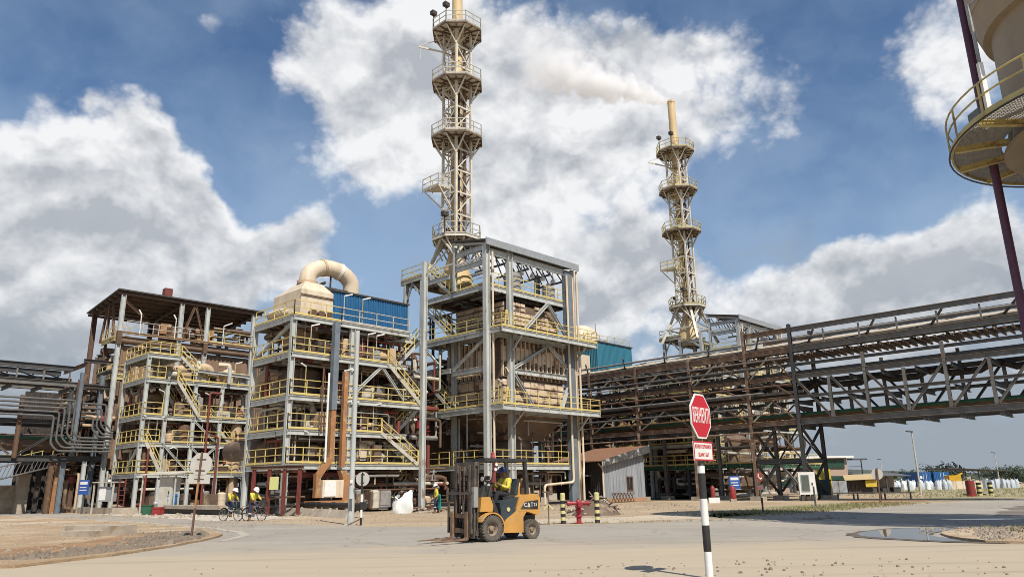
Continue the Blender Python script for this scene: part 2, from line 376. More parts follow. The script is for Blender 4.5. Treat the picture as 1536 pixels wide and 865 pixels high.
def stair(r, a, b, wdir, width=0.8, m_=None, railm=None):
    a, b, wd = Vector(a), Vector(b), Vector(wdir).normalized() * width
    g = part(r, 'stair_flight', MB().bar(a, b, .07, .26).bar(a + wd, b + wd, .07, .26), m_ or PALE)
    n = max(3, int(abs(a.z - b.z) / 0.22)); t = MB()
    d = (b - a); d.z = 0; d.normalize()
    for i in range(1, n):
        q = a.lerp(b, i / n); t.bar(q + wd * .045, q + wd * .955, .24, .04, up=(0, 0, 1)) if False else t.bar(q + wd * .05, q + wd * .95, .24, .035)
    part(g, 'stair_treads', t, GRATE)
    k = MB()
    for q0 in (Vector((0, 0, 0)), wd):
        for z in (.95, .5): k.bar(a + q0 + Vector((0, 0, z)), b + q0 + Vector((0, 0, z)), .055, .055)
        m2 = max(2, round((b - a).length / 1.1))
        for i in range(m2 + 1):
            q = a.lerp(b, i / m2) + q0; k.bar(q, q + Vector((0, 0, .95)), .055, .055)
    part(g, 'stair_handrails', k, railm or YEL)
def pipe(r, pts, rad, m_=None, n=8, name='pipe'): return part(r, name, MB().tube(pts, rad, n), m_ or BROWN, True)
def elbow(pts, rad=0.3, k=4):                                   # rounds the corners of a polyline
    pts = [Vector(q) for q in pts]; out = [pts[0]]
    for a, b, c in zip(pts, pts[1:], pts[2:]):
        d1 = (a - b); d2 = (c - b); q = min(rad, d1.length * .45, d2.length * .45); p1 = b + d1.normalized() * q; p2 = b + d2.normalized() * q
        for i in range(k + 1):
            t = i / k; out.append(p1.lerp(b, t).lerp(b.lerp(p2, t), t))
    out.append(pts[-1]); return out
def vessel(r, c, rad, z0, z1, m_, name='shell', n=20):
    h = rad * .35
    return part(r, name, MB().lathe([(rad * .35, z0), (rad * .8, z0 + h * .35), (rad, z0 + h), (rad, z0 + (z1 - z0) * .5), (rad * 1.04, z0 + (z1 - z0) * .5 + .01), (rad * 1.04, z0 + (z1 - z0) * .5 + .14), (rad, z0 + (z1 - z0) * .5 + .15), (rad, z1 - h), (rad * .8, z1 - h * .35), (rad * .35, z1)], (c[0], c[1], 0), n), m_, True)
def drum(r, a, b, rad, m_, name='shell', n=16):
    a, b = Vector(a), Vector(b); d = (b - a).normalized(); h = rad * .4
    pts = [a, a + d * h * .3, a + d * h, a.lerp(b, .49), a.lerp(b, .5), a.lerp(b, .53), a.lerp(b, .54), b - d * h, b - d * h * .3, b]
    return part(r, name, MB().tube(pts, rad, n, [rad * .4, rad * .8, rad, rad, rad * 1.06, rad * 1.06, rad, rad, rad * .8, rad * .4]), m_, True)
def tangle(r, u0, u1, v0, v1, z0, z1, n, mats, rmin=.05, rmax=.16, seed=1, levels=None):
    q = random.Random(seed)
    for i in range(n):
        p = [q.uniform(u0, u1), q.uniform(v0, v1), q.choice(levels) + q.uniform(-.25, .25) if levels else q.uniform(z0, z1)]
        pts = [tuple(p)]; ax = q.choice((0, 0, 0, 1, 2, 2))
        for k in range(q.choice((1, 2, 2, 3))):
            lo, hi = ((u0, u1), (v0, v1), (z0, z1))[ax]
            ln = q.uniform(.25, .8) * (hi - lo) * (0.5 if ax == 2 else 1)
            p = list(p); p[ax] = min(hi, max(lo, p[ax] + q.choice((-1, 1)) * max(.5, ln)))
            if (Vector(p) - Vector(pts[-1])).length > .3: pts.append(tuple(p))
            ax = q.choice([a for a in (0, 1, 2) if a != ax])
        if len(pts) < 2: continue
        rad = q.uniform(rmin, rmax); mm = q.choice(mats)
        o = pipe(r, elbow(pts, rad * 3, 2), rad, mm, 7)
        if q.random() < .45:
            a, b = Vector(pts[0]), Vector(pts[1]); c = a.lerp(b, q.uniform(.3, .7)); d = (b - a).normalized() * .05
            part(o, 'flange', MB().tube([c - d, c + d], rad * 1.9, 10), mm)
        if q.random() < .3:
            c = Vector(pts[0]).lerp(Vector(pts[1]), .5); h = q.uniform(.3, .5)
            part(o, 'valve', MB().tube([c, c + Vector((0, 0, h))], rad * .5, 6).tube([c + Vector((0, 0, h)), c + Vector((0, 0, h + .05))], rad * 2.2, 10).tube([c - Vector((0, 0, rad * 1.6)), c + Vector((0, 0, rad * 1.6))], rad * 1.5, 8), q.choice((RED, RUST, DARK, SILVER)))
def clutter(r, u0, u1, v0, v1, z, n, mats, seed=1):
    q = random.Random(seed)
    for i in range(n):
        u, v = q.uniform(u0, u1), q.uniform(v0, v1); k = q.random(); mm = q.choice(mats)
        if k < .35:
            a, b, h = q.uniform(.25, .6), q.uniform(.25, .6), q.uniform(.5, 1.3)
            part(r, 'control_box', MB().box(u - a, u + a, v - b, v + b, z + .15, z + h).box(u - a * .7, u + a * .7, v - b * .7, v + b * .7, z, z + .149).box(u - a * .8, u + a * .8, v - b - .03, v - b - .002, z + .3, z + h - .12), mm)
        elif k < .65:
            ra, h = q.uniform(.25, .55), q.uniform(.7, 1.6); vessel(r, (u, v), ra, z, z + h, mm, 'drum', 12)
        else:
            ra = q.uniform(.18, .32); ln = q.uniform(.6, 1.1)
            o = drum(r, (u - ln / 2, v, z + .55), (u + ln / 2, v, z + .55), ra, mm, 'motor', 10)
            part(o, 'motor_base', MB().box(u - ln / 2, u + ln / 2, v - ra, v + ra, z, z + .3), DARK)
def fittings(r, u0, u1, v, levels, seed, low=True):        # small pipes, conduits, trays and lamps along a frame's open front
    q = random.Random(seed); cols = (REDP, RUST, PALE, SILVER, DARK, BROWN, TANPIPE)
    for z0, z1 in zip([0.2] + list(levels), levels):
        for k in range(7 if z0 < 1 else 4):
            a = q.uniform(u0, u1 - 2); b = min(u1, a + q.uniform(2, 7)); z = z1 - q.uniform(.45, .95); vv = v + q.uniform(.15, 1.2)
            pts = [(a, vv, z), (b, vv, z)]
            if q.random() < .6: pts.append((b, vv, max(z0 + .1, z - q.uniform(.5, 1.6))))
            if q.random() < .4: pts.insert(0, (a, vv, max(z0 + .1, z - q.uniform(.4, 1.4))))
            pipe(r, elbow(pts, .15, 2), q.uniform(.03, .075), q.choice(cols), 6)
        for k in range(6):
            a = q.uniform(u0, u1); vv = v + q.uniform(.2, 1.3); pipe(r, [(a, vv, z0 + .05), (a, vv, z1 - .15)], q.uniform(.02, .06), q.choice(cols), 6, 'conduit')
        tv = v + 1.25; b_ = MB()
        for s_ in (0, .35): b_.bar((u0, tv + s_, z1 - .55), (u1, tv + s_, z1 - .55), .04, .1)
        for i in range(int((u1 - u0) / .6)): b_.bar((u0 + i * .6, tv, z1 - .57), (u0 + i * .6, tv + .35, z1 - .57), .04, .04)
        part(r, 'cable_tray', b_, GALV)
    for z in levels:
        for k in range(3):
            a = q.uniform(u0, u1); lp = part(r, 'lamp_post', MB().bar((a, v + .04, z), (a, v + .04, z + 1.9), .045, .045), q.choice((PALE, YELD))); part(lp, 'tube_lamp', MB().bar((a, v + .04, z + 1.9), (a + q.choice((-.5, .5)), v - .2, z + 2.05), .09, .08), WHITE)
# ================================================================== the tall furnace tower
T = plant('furnace_tower', 'nearest tall grey steel tower with yellow railings and flat roof round the tan furnace', 'steel tower', 0, 0)
LEV = (3.15, 7.5, 13.45, 17.1)
for (u, v, z1, s) in ((0, 0, 20.25, .46), (2.6, 0, 20.2, .46), (1.3, 5.3, 13.3, .40), (0, 7.95, 19.1, .40), (10.6, 4.2, 20.6, .42), (10.6, 9, 19.1, .42), (5.2, 9, 19.1, .42), (0, 10.3, 19.1, .40)):
    col(T, u, v, 0, z1, s)
col(T, 0, 3.75, 17.1, 20.9, .3); col(T, -4.0, 2.75, 0, 18.6, .38)
part(T, 'cable_duct', MB().box(9.45, 10.3, -.16, .2, .2, 19.9), SLATE)
col(T, 10.62, 0, 0, 20.2, .3, CREAM)
for z in LEV[:3]:
    part(T, 'base_shoe', MB().box(-.35, .35, -.35, .35, 0, .25), CONC) if z == LEV[0] else None
# roof
part(T, 'roof', MB().prism([(-.35, -.35, 20.62), (-.35, 4.1, 21.5), (-.35, 4.1, 21.38), (-.35, -.35, 20.5)], (0, 0, 0), (11.4, 0, 0)), ROOFD)
part(T, 'roof_fascia', MB().box(-.4, 11.1, -.47, -.352, 20.12, 20.7), FASCIA)
for u in (0, 2.6, 5.2, 7.9, 10.5):
    b = MB().bar((u, -.2, 20.33), (u, 4.1, 21.2), .12, .18).bar((u, .2, 19.3), (u, 4.1, 19.3), .12, .16)
    for i in range(5): b.bar((u, .3 + i * .78, 19.35), (u, .3 + (i + 1) * .78, 20.35 + i * .17), .07, .09)
    part(T, 'roof_truss', b, SLATE if u else GREY)
beam(T, (.25, 0, 19.75), (10.4, 0, 19.75), .2, .5); beam(T, (0, .25, 18.9), (0, 3.6, 18.9), .2, .42); beam(T, (0, .25, 20.1), (0, 3.6, 20.1), .2, .42)
beam(T, (0, 4.4, 18.5), (0, 7.7, 18.5), .2, .4)
for i in range(5): part(T, 'roof_lamp', MB().lathe([(.05, .35), (.06, .1), (.2, -.05), (.24, -.25)], (3.5 + i * 1.35, .75, 19.1), 10).bar((3.5 + i * 1.35, .75, 19.4), (3.5 + i * 1.35, .75, 19.8), .04, .04), WHITE, True)
# floors
deck(T, .1, 9.4, -.05, 1.5, 3.15); deck(T, .1, 1.5, 1.5, 7.2, 3.15, sides='lrb')
for z in (7.5, 13.45):
    deck(T, .2, 12.0, -1.45, .75, z, edge=.36); deck(T, .2, 1.8, .75, 7.95, z, edge=.42, sides='lrb'); deck(T, 10.0, 12.0, .75, 8, z, sides='lrb')
    rail(T, [(12, 4, z), (12, -1.45, z), (.22, -1.45, z), (.22, 7.9, z)], 1.02)
    for u in (2.6, 10.6): brace(T, (u, -.2, z - 1.5), (u, -1.3, z - .4), .14)
    for v in (.2, 6.0): brace(T, (.1, v, z - 1.3), (1.5, v, z - .4), .12)
    beam(T, (.25, 0, z - .35), (10.4, 0, z - .35), .2, .4); beam(T, (.1, .25, z - .36), (.1, 7.8, z - .36), .2, .36)
    part(T, 'kick_frame', MB().bar((.6, -1.4, z + .1), (.75, -1.4, z + 1.3), .1, .1).bar((1.0, -1.4, z + .1), (.85, -1.4, z + 1.3), .1, .1), YEL)
rail(T, [(9.3, 0, 3.15), (.3, 0, 3.15)], 1.05); rail(T, [(.12, .4, 3.15), (.12, 4.0, 3.15)], 1.05); rail(T, [(.12, 4.5, 3.15), (.12, 7.0, 3.15)], 1.05)
deck(T, .05, 10.3, .15, 8.0, 17.1, edge=.42)
rail(T, [(10.2, .15, 17.1), (.1, .15, 17.1)], 1.05); rail(T, [(.1, .4, 17.1), (.1, 4.6, 17.1)], 1.05)
deck(T, -.2, 8.0, 7.7, 10.9, 19.4, m_=PALE)
rail(T, [(-.15, 7.8, 19.4), (-.15, 10.8, 19.4), (8, 10.8, 19.4)], 1.0, YELD)
for q in ((0, 8.2), (0, 10.1)): brace(T, (q[0], q[1], 17.6), (q[0] - .1, q[1] + (-.9 if q[1] > 10 else 1.2), 19.1), .14)
stair(T, (.35, 4.6, 17.1), (.35, 7.7, 19.45), (1, 0, 0), .8, GREY, YEL)
stair(T, (.4, 4.7, 13.45), (.4, 7.7, 16.0), (1, 0, 0), .8, GREY, YEL)
stair(T, (.4, 4.7, 7.5), (.4, 7.7, 10.0), (1, 0, 0), .8, GREY, YEL)
# braces and cross beams
for a, b in (((7.2, 0, 16.5), (4.0, 0, 13.6)), ((7.25, 0, 16.5), (9.9, 0, 13.6)), ((7.2, 0, 12.9), (2.9, 0, 10.55)), ((7.25, 0, 12.9), (9.9, 0, 10.9)), ((2.9, 0, 10.2), (5.2, 0, 7.6)), ((9.9, 0, 10.2), (8.6, 0, 7.6))): brace(T, a, b, .24)
beam(T, (2.85, 0, 10.35), (9.4, 0, 10.35), .24, .42); beam(T, (0, .3, 10.3), (0, 4.0, 10.3), .22, .40); beam(T, (.1, 4.4, 10.6), (.1, 7.7, 10.6), .2, .34)
for a, b in (((.1, .3, 12.7), (.1, 4.0, 10.6)), ((.1, 7.7, 12.9), (.1, 5.6, 11)), ((.1, 4.4, 6.8), (.1, 6.6, 7.2))): brace(T, a, b, .18)
# downpipes
dp = part(T, 'downpipe', MB().tube([(.42, -.28, 19.7), (.42, -.28, 3.3)], .09, 8), CREAM, True); part(dp, 'pipe_collars', MB().tube([(.42, -.28, 14.5), (.42, -.28, 14.7)], .14, 8).tube([(.42, -.28, 18.0), (.42, -.28, 18.2)], .14, 8), BROWN)
part(T, 'downpipe', MB().tube([(.42, -.28, 3.29), (.42, -.28, .2)], .1, 8), REDP, True)
pipe(T, elbow([(9.5, -.3, 19.4), (9.5, -.3, 1.75), (5.9, -.3, 1.55), (5.9, -.3, .1)], .3), .1, CREAM, name='downpipe')
pipe(T, elbow([(11.0, -.2, 20.1), (11.0, -.2, 2.9), (10.55, -.5, 2.3), (10.55, -.5, .1)], .3), .1, CREAM, name='downpipe')
tangle(T, .5, 10, .8, 8.5, 16.4, 17.0, 16, (SILVER, DARK, GREY, RUST), .05, .12, 21)
tangle(T, .3, 1.7, 1.2, 8.6, 3.4, 16.5, 26, (BROWN, DARK, SILVER, RUST, GREY, CREAM), .04, .1, 25)
tangle(T, 1.2, 10, 6.6, 9, 3.5, 16, 50, (BROWN, DARK, SILVER, RUST, GREY), .06, .2, 22)
tangle(T, .6, 9.5, 1.2, 5, .3, 3.0, 26, (BROWN, DARK, SILVER, RUST), .05, .16, 23)
tangle(T, .6, 9.5, .8, 6, 3.6, 6.8, 14, (DARK, SILVER, RUST), .05, .12, 24)

def canister(u, v, z, ra, h, label):
    g = plant('steel_canister', label, 'canister', u, v); OFF[g.name] = (u, v, 0)
    s_ = part(g, 'shell', MB().lathe([(ra * .9, z), (ra, z + .05), (ra, z + h * .72), (ra * 1.08, z + h * .73), (ra * 1.08, z + h * .8), (ra, z + h * .81), (ra, z + h * .93), (ra * .75, z + h)], (u, v, 0), 20), SILVER, True)
    part(s_, 'lid_ring', MB().lathe([(ra * .3, z + h), (ra * .3, z + h + .25), (ra * .1, z + h + .3)], (u, v, 0), 12), PALE, True)
canister(3.9, .95, 17.1, .72, 1.75, 'wide silver canister on the top floor of the tall grey tower')
canister(8.3, .8, 17.1, .55, 1.3, 'small silver canister with a pale lid on the top floor of the tall grey tower')

# furnace inside the tower
Fu = plant('furnace_housing', 'tan panelled furnace hung between the floors of the tall grey tower', 'furnace', 5.6, 3.6)
part(Fu, 'upper_casing', MB().box(2.5, 9.0, .5, 6.4, 13.5, 16.0), BROWN)
part(Fu, 'middle_casing', MB().box(1.9, 9.3, .4, 6.6, 7.3, 12.9), BROWN)
def panels(r, a, b, z0, z1, cols, rows, nrm, gx=.07, gz=.12, th=.1, m_=TAN, jag=0.0, sd=3):
    q = random.Random(sd); a = Vector((*a, 0)); d = Vector((*b, 0)) - a; nrm = Vector((*nrm, 0)); cw, rh = 1 / cols, (z1 - z0) / rows
    sh = {}
    for i in range(cols):
        for j in range(rows):
            if jag and j >= rows - 2 and q.random() < jag * (i / cols) + .12: continue
            x0, x1 = (i + gx / 2 * cols / d.length) * cw, (i + 1 - gx / 2 * cols / d.length) * cw
            za, zb = z0 + j * rh, z0 + (j + 1) * rh - gz; t = th + q.uniform(-.03, .05)
            p0, p1 = a + d * x0, a + d * x1
            poly = [(p0.x, p0.y, za), (p1.x, p1.y, za), (p1.x, p1.y, zb), (p0.x, p0.y, zb)]
            part(r, 'panel', MB().prism(poly, -nrm * .05, nrm * t), m_)
panels(Fu, (2.5, .5), (9.0, .5), 13.5, 16.3, 11, 7, (0, -1), gz=.15, jag=.75)
panels(Fu, (2.5, .5), (2.5, 6.4), 13.5, 16.2, 6, 6, (-1, 0), sd=4)
panels(Fu, (1.9, .4), (9.3, .4), 7.5, 9.8, 9, 4, (0, -1), gz=.11, sd=5)
panels(Fu, (1.9, .4), (1.9, 6.6), 7.5, 9.8, 5, 3, (-1, 0), gz=.09, sd=6)
for i in range(15):
    u = 1.95 + i * .52
    part(Fu, 'rib', MB().box(u - .05, u + .05, .17, .398, 9.9, 12.9), TAN)
    if i < 14: part(Fu, 'inspection_plate', MB().box(u + .09, u + .43, .25, .398, 11.1 + (i % 2) * .2, 12.35), TAN)
    if i < 14: part(Fu, 'burner_pipe', MB().tube(elbow([(u + .26, .39, 10.5), (u + .26, .12, 10.6), (u + .4, .0, 10.2)], .12, 3), .06, 6), CREAM if i % 3 == 0 else BROWN, True)
for i in range(12):
    v = 1.1 + i * .48
    part(Fu, 'rib', MB().box(1.68, 1.898, v - .05, v + .05, 9.9, 12.9), TAN)
    if i % 3 != 1: part(Fu, 'inspection_plate', MB().box(1.75, 1.898, v + .09, v + .39, 10.2, 12.2), TAN)
for z in (9.85, 11.0, 12.4): part(Fu, 'stiffener', MB().box(1.75, 9.4, .23, .397, z, z + .12), BROWN)
hb = MB(); hb.add([(1.4, .3, 7.2), (9.8, .3, 7.2), (9.8, 7, 7.2), (1.4, 7, 7.2), (3.4, 1.6, 5.1), (7.8, 1.6, 5.1), (7.8, 5.6, 5.1), (3.4, 5.6, 5.1)], [(0, 1, 2, 3), (7, 6, 5, 4), (1, 0, 4, 5), (2, 1, 5, 6), (3, 2, 6, 7), (0, 3, 7, 4)])
part(Fu, 'hopper', hb, BROWN)
part(Fu, 'lower_vessel', MB().lathe([(2.1, .6), (2.15, .8), (2.15, 2.9), (2.25, 2.92), (2.25, 3.1), (2.15, 3.12), (2.15, 4.9), (1.9, 5.2)], (5.6, 3.6, 0), 24), BROWN, True)
part(Fu, 'plinth', MB().box(3.2, 8, 1.2, 6, 0, .6), CONC)

# ================================================================== lattice chimneys
def octa(R_, z, a0=22.5, n=8): return [(R_ * math.cos(R(a0 + 360 / n * i)), R_ * math.sin(R(a0 + 360 / n * i)), z) for i in range(n)]
def chimney(u, v, label, ladder, lm):
    PALE = LATT
    S = plant('lattice_chimney', label, 'chimney', u, v); OFF[S.name] = (0, 0, 0); S.location.z = -1.0
    c = part(S, 'flue', MB().lathe([(1.55, 19.5), (1.5, 20.2), (.8, 22.6), (.62, 23.6), (.53, 24.5), (.53, 33), (.58, 33.01), (.58, 33.15), (.53, 33.16), (.53, 42), (.58, 42.01), (.58, 42.15), (.53, 42.16), (.50, 53.0), (.54, 53.01), (.54, 53.3), (.44, 53.31), (.44, 52.5)], (0, 0, 0), 20), CHIM, True)
    h = .92
    cs = [(-h, -h), (h, -h), (h, h), (-h, h)]
    for (x, y) in cs:
        part(S, 'leg', MB().bar((x, y, 23.9), (x, y, 45.9), .2, .2), PALE)
        part(S, 'splayed_leg', MB().ibeam((x * 2.75, y * 2.75, 19.5), (x, y, 24.0), .28, .3), PALE)
        part(S, 'knee_brace', MB().bar((x * 1.75, y * 1.75, 22.1), (x * 2.0, y * .1, 24.0), .14, .14), PALE)
        part(S, 'knee_brace', MB().bar((x * 1.75, y * 1.75, 22.1), (x * .1, y * 2.0, 24.0), .14, .14), PALE)
    for i in range(4):
        (xa, ya), (xb, yb) = cs[i], cs[(i + 1) % 4]
        part(S, 'brace', MB().bar((xa * 2.1, ya * 2.1, 21.2), (xb * 2.1, yb * 2.1, 21.2), .14, .14), PALE)
        part(S, 'brace', MB().bar((xa * 2.1, ya * 2.1, 21.2), (xb * 1.2, yb * 1.2, 23.6), .1, .1), PALE)
        for k in range(10):
            z = 24.2 + k * 2.16
            part(S, 'brace', MB().bar((xa, ya, z), (xb, yb, z), .12, .14), PALE)
            if k % 2: part(S, 'brace', MB().bar((xa, ya, z), (xb, yb, z + 2.1), .085, .085), PALE)
            else: part(S, 'brace', MB().bar((xb, yb, z), (xa, ya, z + 2.1), .085, .085), PALE)
    for k, z in enumerate((24.2, 34.2, 40.0, 45.6)):
        R_ = 2.5 if k else 2.3
        o = octa(R_, z)
        P_ = part(S, 'platform', MB().prism([(x, y, z - .06) for x, y, _ in o], (0, 0, 0), (0, 0, .06)), PALE if k else GRATE)
        b = MB()
        for i in range(8):
            a, c2 = Vector(o[i]), Vector(o[(i + 1) % 8]); dz = Vector((0, 0, -.16))
            b.bar(a + dz, c2 + dz, .08, .18); b.bar(a * 0.28 + Vector((0, 0, z * .72)) + dz, a + dz, .08, .14)
            mid = (a + c2) / 2; b.bar(Vector((mid.x * .45, mid.y * .45, z)) + dz, mid + dz, .07, .14)
            a2 = a * .62 + Vector((0, 0, z * .38)); c3 = c2 * .62 + Vector((0, 0, z * .38)); b.bar(a2 + dz, c3 + dz, .07, .14)
        part(P_, 'platform_beams', b, BROWN if k else PALE)
        rail(P_, o + [o[0]], 1.1, lm, True, 1.0, .06)
        for i in range(8):
            a = Vector(o[i]); q = cs[min(range(4), key=lambda j: (cs[j][0] - a.x) ** 2 + (cs[j][1] - a.y) ** 2)]
            part(S, 'knee_brace', MB().bar((q[0], q[1], z - 1.9), (a.x * .93, a.y * .93, z - .25), .1, .1), PALE)
    o = [(-h - .05, h + .05), (-h - 1.5, h + 1.1), (-h - 1.5, -h * .2), (-h - .05, -h * .2)]
    P_ = part(S, 'side_landing', MB().prism([(x, y, 28.9) for x, y in o], (0, 0, 0), (0, 0, .08)), PALE)
    rail(P_, [(x, y, 28.98) for x, y in o], 1.1, lm, True, .9, .055)
    part(S, 'knee_brace', MB().bar((-h, h, 27.2), (-h - 1.4, h + 1.0, 28.9), .1, .1), PALE); part(S, 'knee_brace', MB().bar((-h, -h * .2, 27.2), (-h - 1.4, -h * .2, 28.9), .1, .1), PALE)
    b = MB()
    for s_ in (-.22, .22): b.bar((-.72, s_ + .2, 24.3), (-.72, s_ + .2, 45.5), .06, .06)
    for i in range(70): b.bar((-.72, -.02, 24.5 + i * .3), (-.72, .42, 24.5 + i * .3), .035, .035)
    part(S, 'ladder', b, ladder)
    b = MB()
    for i in range(22): b.tube([( -.72 - .75 * math.sin(math.pi * k / 6), .2 + .42 * math.cos(math.pi * k / 6) , 26 + i * .88) for k in range(7)], .03, 4)
    part(S, 'ladder_cage', b, ladder)
    for j, (x, y, ra, mm) in enumerate(((.3, -.72, .13, RUST), (.62, -.5, .09, BROWN), (-.35, -.7, .1, DARK), (-.62, -.45, .07, RUST))):
        part(S, 'riser_pipe', MB().tube([(x, y, 20), (x, y, 44.5 - j * 2)], ra, 7), mm, True)
    for z in (28.2, 31, 36.3, 38, 43): part(S, 'flue_guide', MB().lathe([(.60, z), (.66, z + .02), (.66, z + .2), (.60, z + .22)], (0, 0, 0), 16), BROWN, True)
    for z, pts in ((45.6, (0, 3, 4)), (24.2, (1, 4))):
        for i in pts:
            a = Vector(octa(2.45, z)[i]); pl = part(S, 'floodlight_post', MB().bar(a, a + Vector((0, 0, 1.6)), .07, .07), DARK)
            part(pl, 'floodlight', MB().box(a.x - .28, a.x + .28, a.y - .22, a.y + .22, 1.55 + z, 1.95 + z), DARK)
    part(S, 'jib_arm', MB().bar((-.9, .9, 43.6), (-2.6, 2.7, 44.3), .12, .16).bar((-.9, .9, 45.2), (-2.6, 2.7, 44.4), .05, .05).bar((-2.5, 2.6, 44.2), (-2.5, 2.6, 42.9), .03, .03), PALE)
    return S
chimney(3.4, 7.4, 'tall lattice chimney with octagonal walkways rising behind the nearest grey tower', PALE, PALE)
chimney(42.45, 7.3, 'smaller looking ochre lattice chimney farther off, with white smoke at its tip', YELD, YELD)

# ================================================================== the lower open frame to its left
Mf = plant('process_steelwork', 'grey five-floor steel frame with yellow railings carrying the cream hood and blue cladding', 'steel frame', -10, 5.5)
ML = (3.15, 5.3, 7.5, 10.3, 12.8)
for u, z1 in ((-14.8, 12.6), (-10.2, 12.5), (-5.3, 12.6)):
    col(Mf, u, 3.05 if u < -6 else 5.3, .1, z1, .34); col(Mf, u, 8.3, .1, z1, .3)
col(Mf, -13.4, 8.6, .1, 12.6, .3)
for k, (z, ue) in enumerate(zip(ML, (-3.9, -7.5, -4.0, -7.1, -5.2))):
    deck(Mf, -14.9, max(ue, -5.4) if k else ue, 2.9, 4.4, z, edge=.3); deck(Mf, -14.9, -13.3, 4.4, 8.4, z, edge=.34, sides='lrb')
    if k in (1, 3, 4): deck(Mf, -13.3, -5.4, 4.4, 8.4, z, sides='rb')
    rail(Mf, [(-14.85, 8.3, z), (-14.85, 2.95, z)], 1.0, YEL)
    rail(Mf, [(-14.85, 2.95, z), (-11.2, 2.95, z), (ue - (.3 if ue > -4.2 else 0), 2.95, z)] if k != 4 else [(-14.85, 2.95, z), (-11.2, 2.95, z)], 1.0, YEL)
rail(Mf, [(-11.2, 2.95, 12.8), (-5.3, 2.95, 12.8)], 1.0, PALE)
for a, b in (((-10.1, 3.0, 7.75), (-7.7, 3.0, 9.95)), ((-7.6, 3.0, 9.95), (-5.6, 3.0, 7.7)), ((-14.7, 8.2, 10.4), (-14.7, 3.2, 12.4))): brace(Mf, a, b, .18)
stair(Mf, (-7.2, 2.9, 10.3), (-4.1, 2.9, 7.5), (0, 1, 0), .8, PALE); stair(Mf, (-7.6, 2.9, 5.3), (-4.3, 2.9, 3.15), (0, 1, 0), .8, PALE)
stair(Mf, (-5.6, 4.1, 5.3), (-3.2, 4.1, 7.5), (0, 1, 0), .75, GREY); stair(Mf, (-5.6, 4.1, 10.3), (-3.0, 4.1, 12.8), (0, 1, 0), .75, GREY); stair(Mf, (-5.8, 4.0, .3), (-3.2, 4.0, 3.15), (0, 1, 0), .75, GREY)
deck(Mf, -5.3, -3.9, 3.7, 5.6, 7.5); deck(Mf, -5.3, -3.0, 4.6, 6.2, 12.8)
MIX = (BROWN, BROWN, DARK, RUST, SILVER, PALE, REDP)
tangle(Mf, -14.4, -1.0, 3.4, 8.2, .4, 2.9, 105, MIX, .05, .17, 31)
tangle(Mf, -14.4, -5.6, 3.4, 8.2, 3.3, 12.4, 150, MIX, .05, .17, 32, (2.7, 4.9, 7.0, 9.8, 12.2))
part(Mf, 'backing_sheet', MB().corr((-14.5, 8.35), (-.5, 8.35), .2, 3.0, .3, .05), DARK); part(Mf, 'backing_sheet', MB().corr((-4.9, 8.6), (0, 8.6), 3.0, 11.5, .3, .05), BROWN)  # added backing sheets, shutting out the bright sky behind the open floors
tangle(Mf, -5.5, 0, 5.4, 8.5, .4, 12, 70, MIX, .06, .2, 33)
for i, z in enumerate((3.15, 5.3, 7.5, 10.3)): clutter(Mf, -12.9, -6.2, 3.5, 4.3, z, 15, (BROWN, TANPIPE, DARK, BROWN, PALE, REDP, SILVER, RUST), 40 + i)
clutter(Mf, -13.5, -1.5, 3.0, 5.0, .1, 26, (PALE, TANPIPE, DARK, BROWN, RUST, SILVER), 46)
def tank(name, label, cat, f): 
    g = plant(name, label, cat, *f[0]); f[1](g); return g
fittings(Mf, -14.6, -5.6, 3.0, ML, 81)
fittings(T, .4, 9.2, .2, (3.15, 7.5), 82)
g = plant('process_vessel', 'brown upright vessel behind the left corner of the five-floor frame', 'vessel', -12.3, 6.3); vessel(g, (-12.3, 6.3), 1.45, .5, 10.0, BROWN); part(g, 'top_duct', MB().lathe([(1.25, 10.0), (1.25, 12.7)], (-12.3, 6.3, 0), 20), TANPIPE, True); part(g, 'flange_ring', MB().lathe([(1.45, 6.0), (1.6, 6.02), (1.6, 6.2), (1.45, 6.22)], (-12.3, 6.3, 0), 20), RUST, True)
g = plant('process_vessel', 'dark brown upright vessel in the middle of the five-floor frame', 'vessel', -8.3, 6.6); vessel(g, (-8.3, 6.6), 1.2, .5, 9.9, BROWN); part(g, 'access_hatch', MB().lathe([(.45, -.1), (.5, 0), (.5, .12), (.2, .16)], (-8.3, 5.36, 4.4), 14, 'y'), SILVER, True)
g = plant('duct_drum', 'fat brown horizontal drum lying inside the first floor of the five-floor frame', 'drum', -12, 5); drum(g, (-13.6, 13.5, 4.3), (-13.4, 6.0, 4.3), .72, BROWN)
g = plant('duct_drum', 'pale crusted horizontal drum beside the lower stair of the five-floor frame', 'drum', -6, 5); drum(g, (-9.0, 4.9, 4.25), (-3.2, 4.9, 4.25), .62, SILVER); 
for k in range(4): part(g, 'drum_band', MB().tube([(-8 + k * 1.3, 4.9, 4.25), (-7.75 + k * 1.3, 4.9, 4.25)], .7, 16), BROWN)
g = plant('filter_box', 'pale crusted filter box hung between the first two floors of the five-floor frame', 'filter box', -8.6, 3.9); part(g, 'box', MB().box(-9.3, -7.6, 3.6, 4.3, 3.4, 5.0), PALE); part(g, 'cover_plate', MB().box(-9.1, -7.8, 3.52, 3.598, 3.6, 4.85), CREAM)
g = plant('brown_housing', 'brown sheet backing added behind the five-floor frame and the nearest tower', 'housing', -6, 12)  # added backing that keeps the sky out of the dark frame interior
part(g, 'wall_sheet', MB().corr((-11.2, 10), (11, 10), .3, 11.2, .35), BROWNWALL); part(g, 'wall_sheet', MB().corr((-11.2, 15.5), (-11.2, 10), .3, 11.2, .35), BROWNWALL); part(g, 'roof', MB().box(-11.3, 11.1, 9.95, 15.6, 11.2, 11.4), ROOFD)
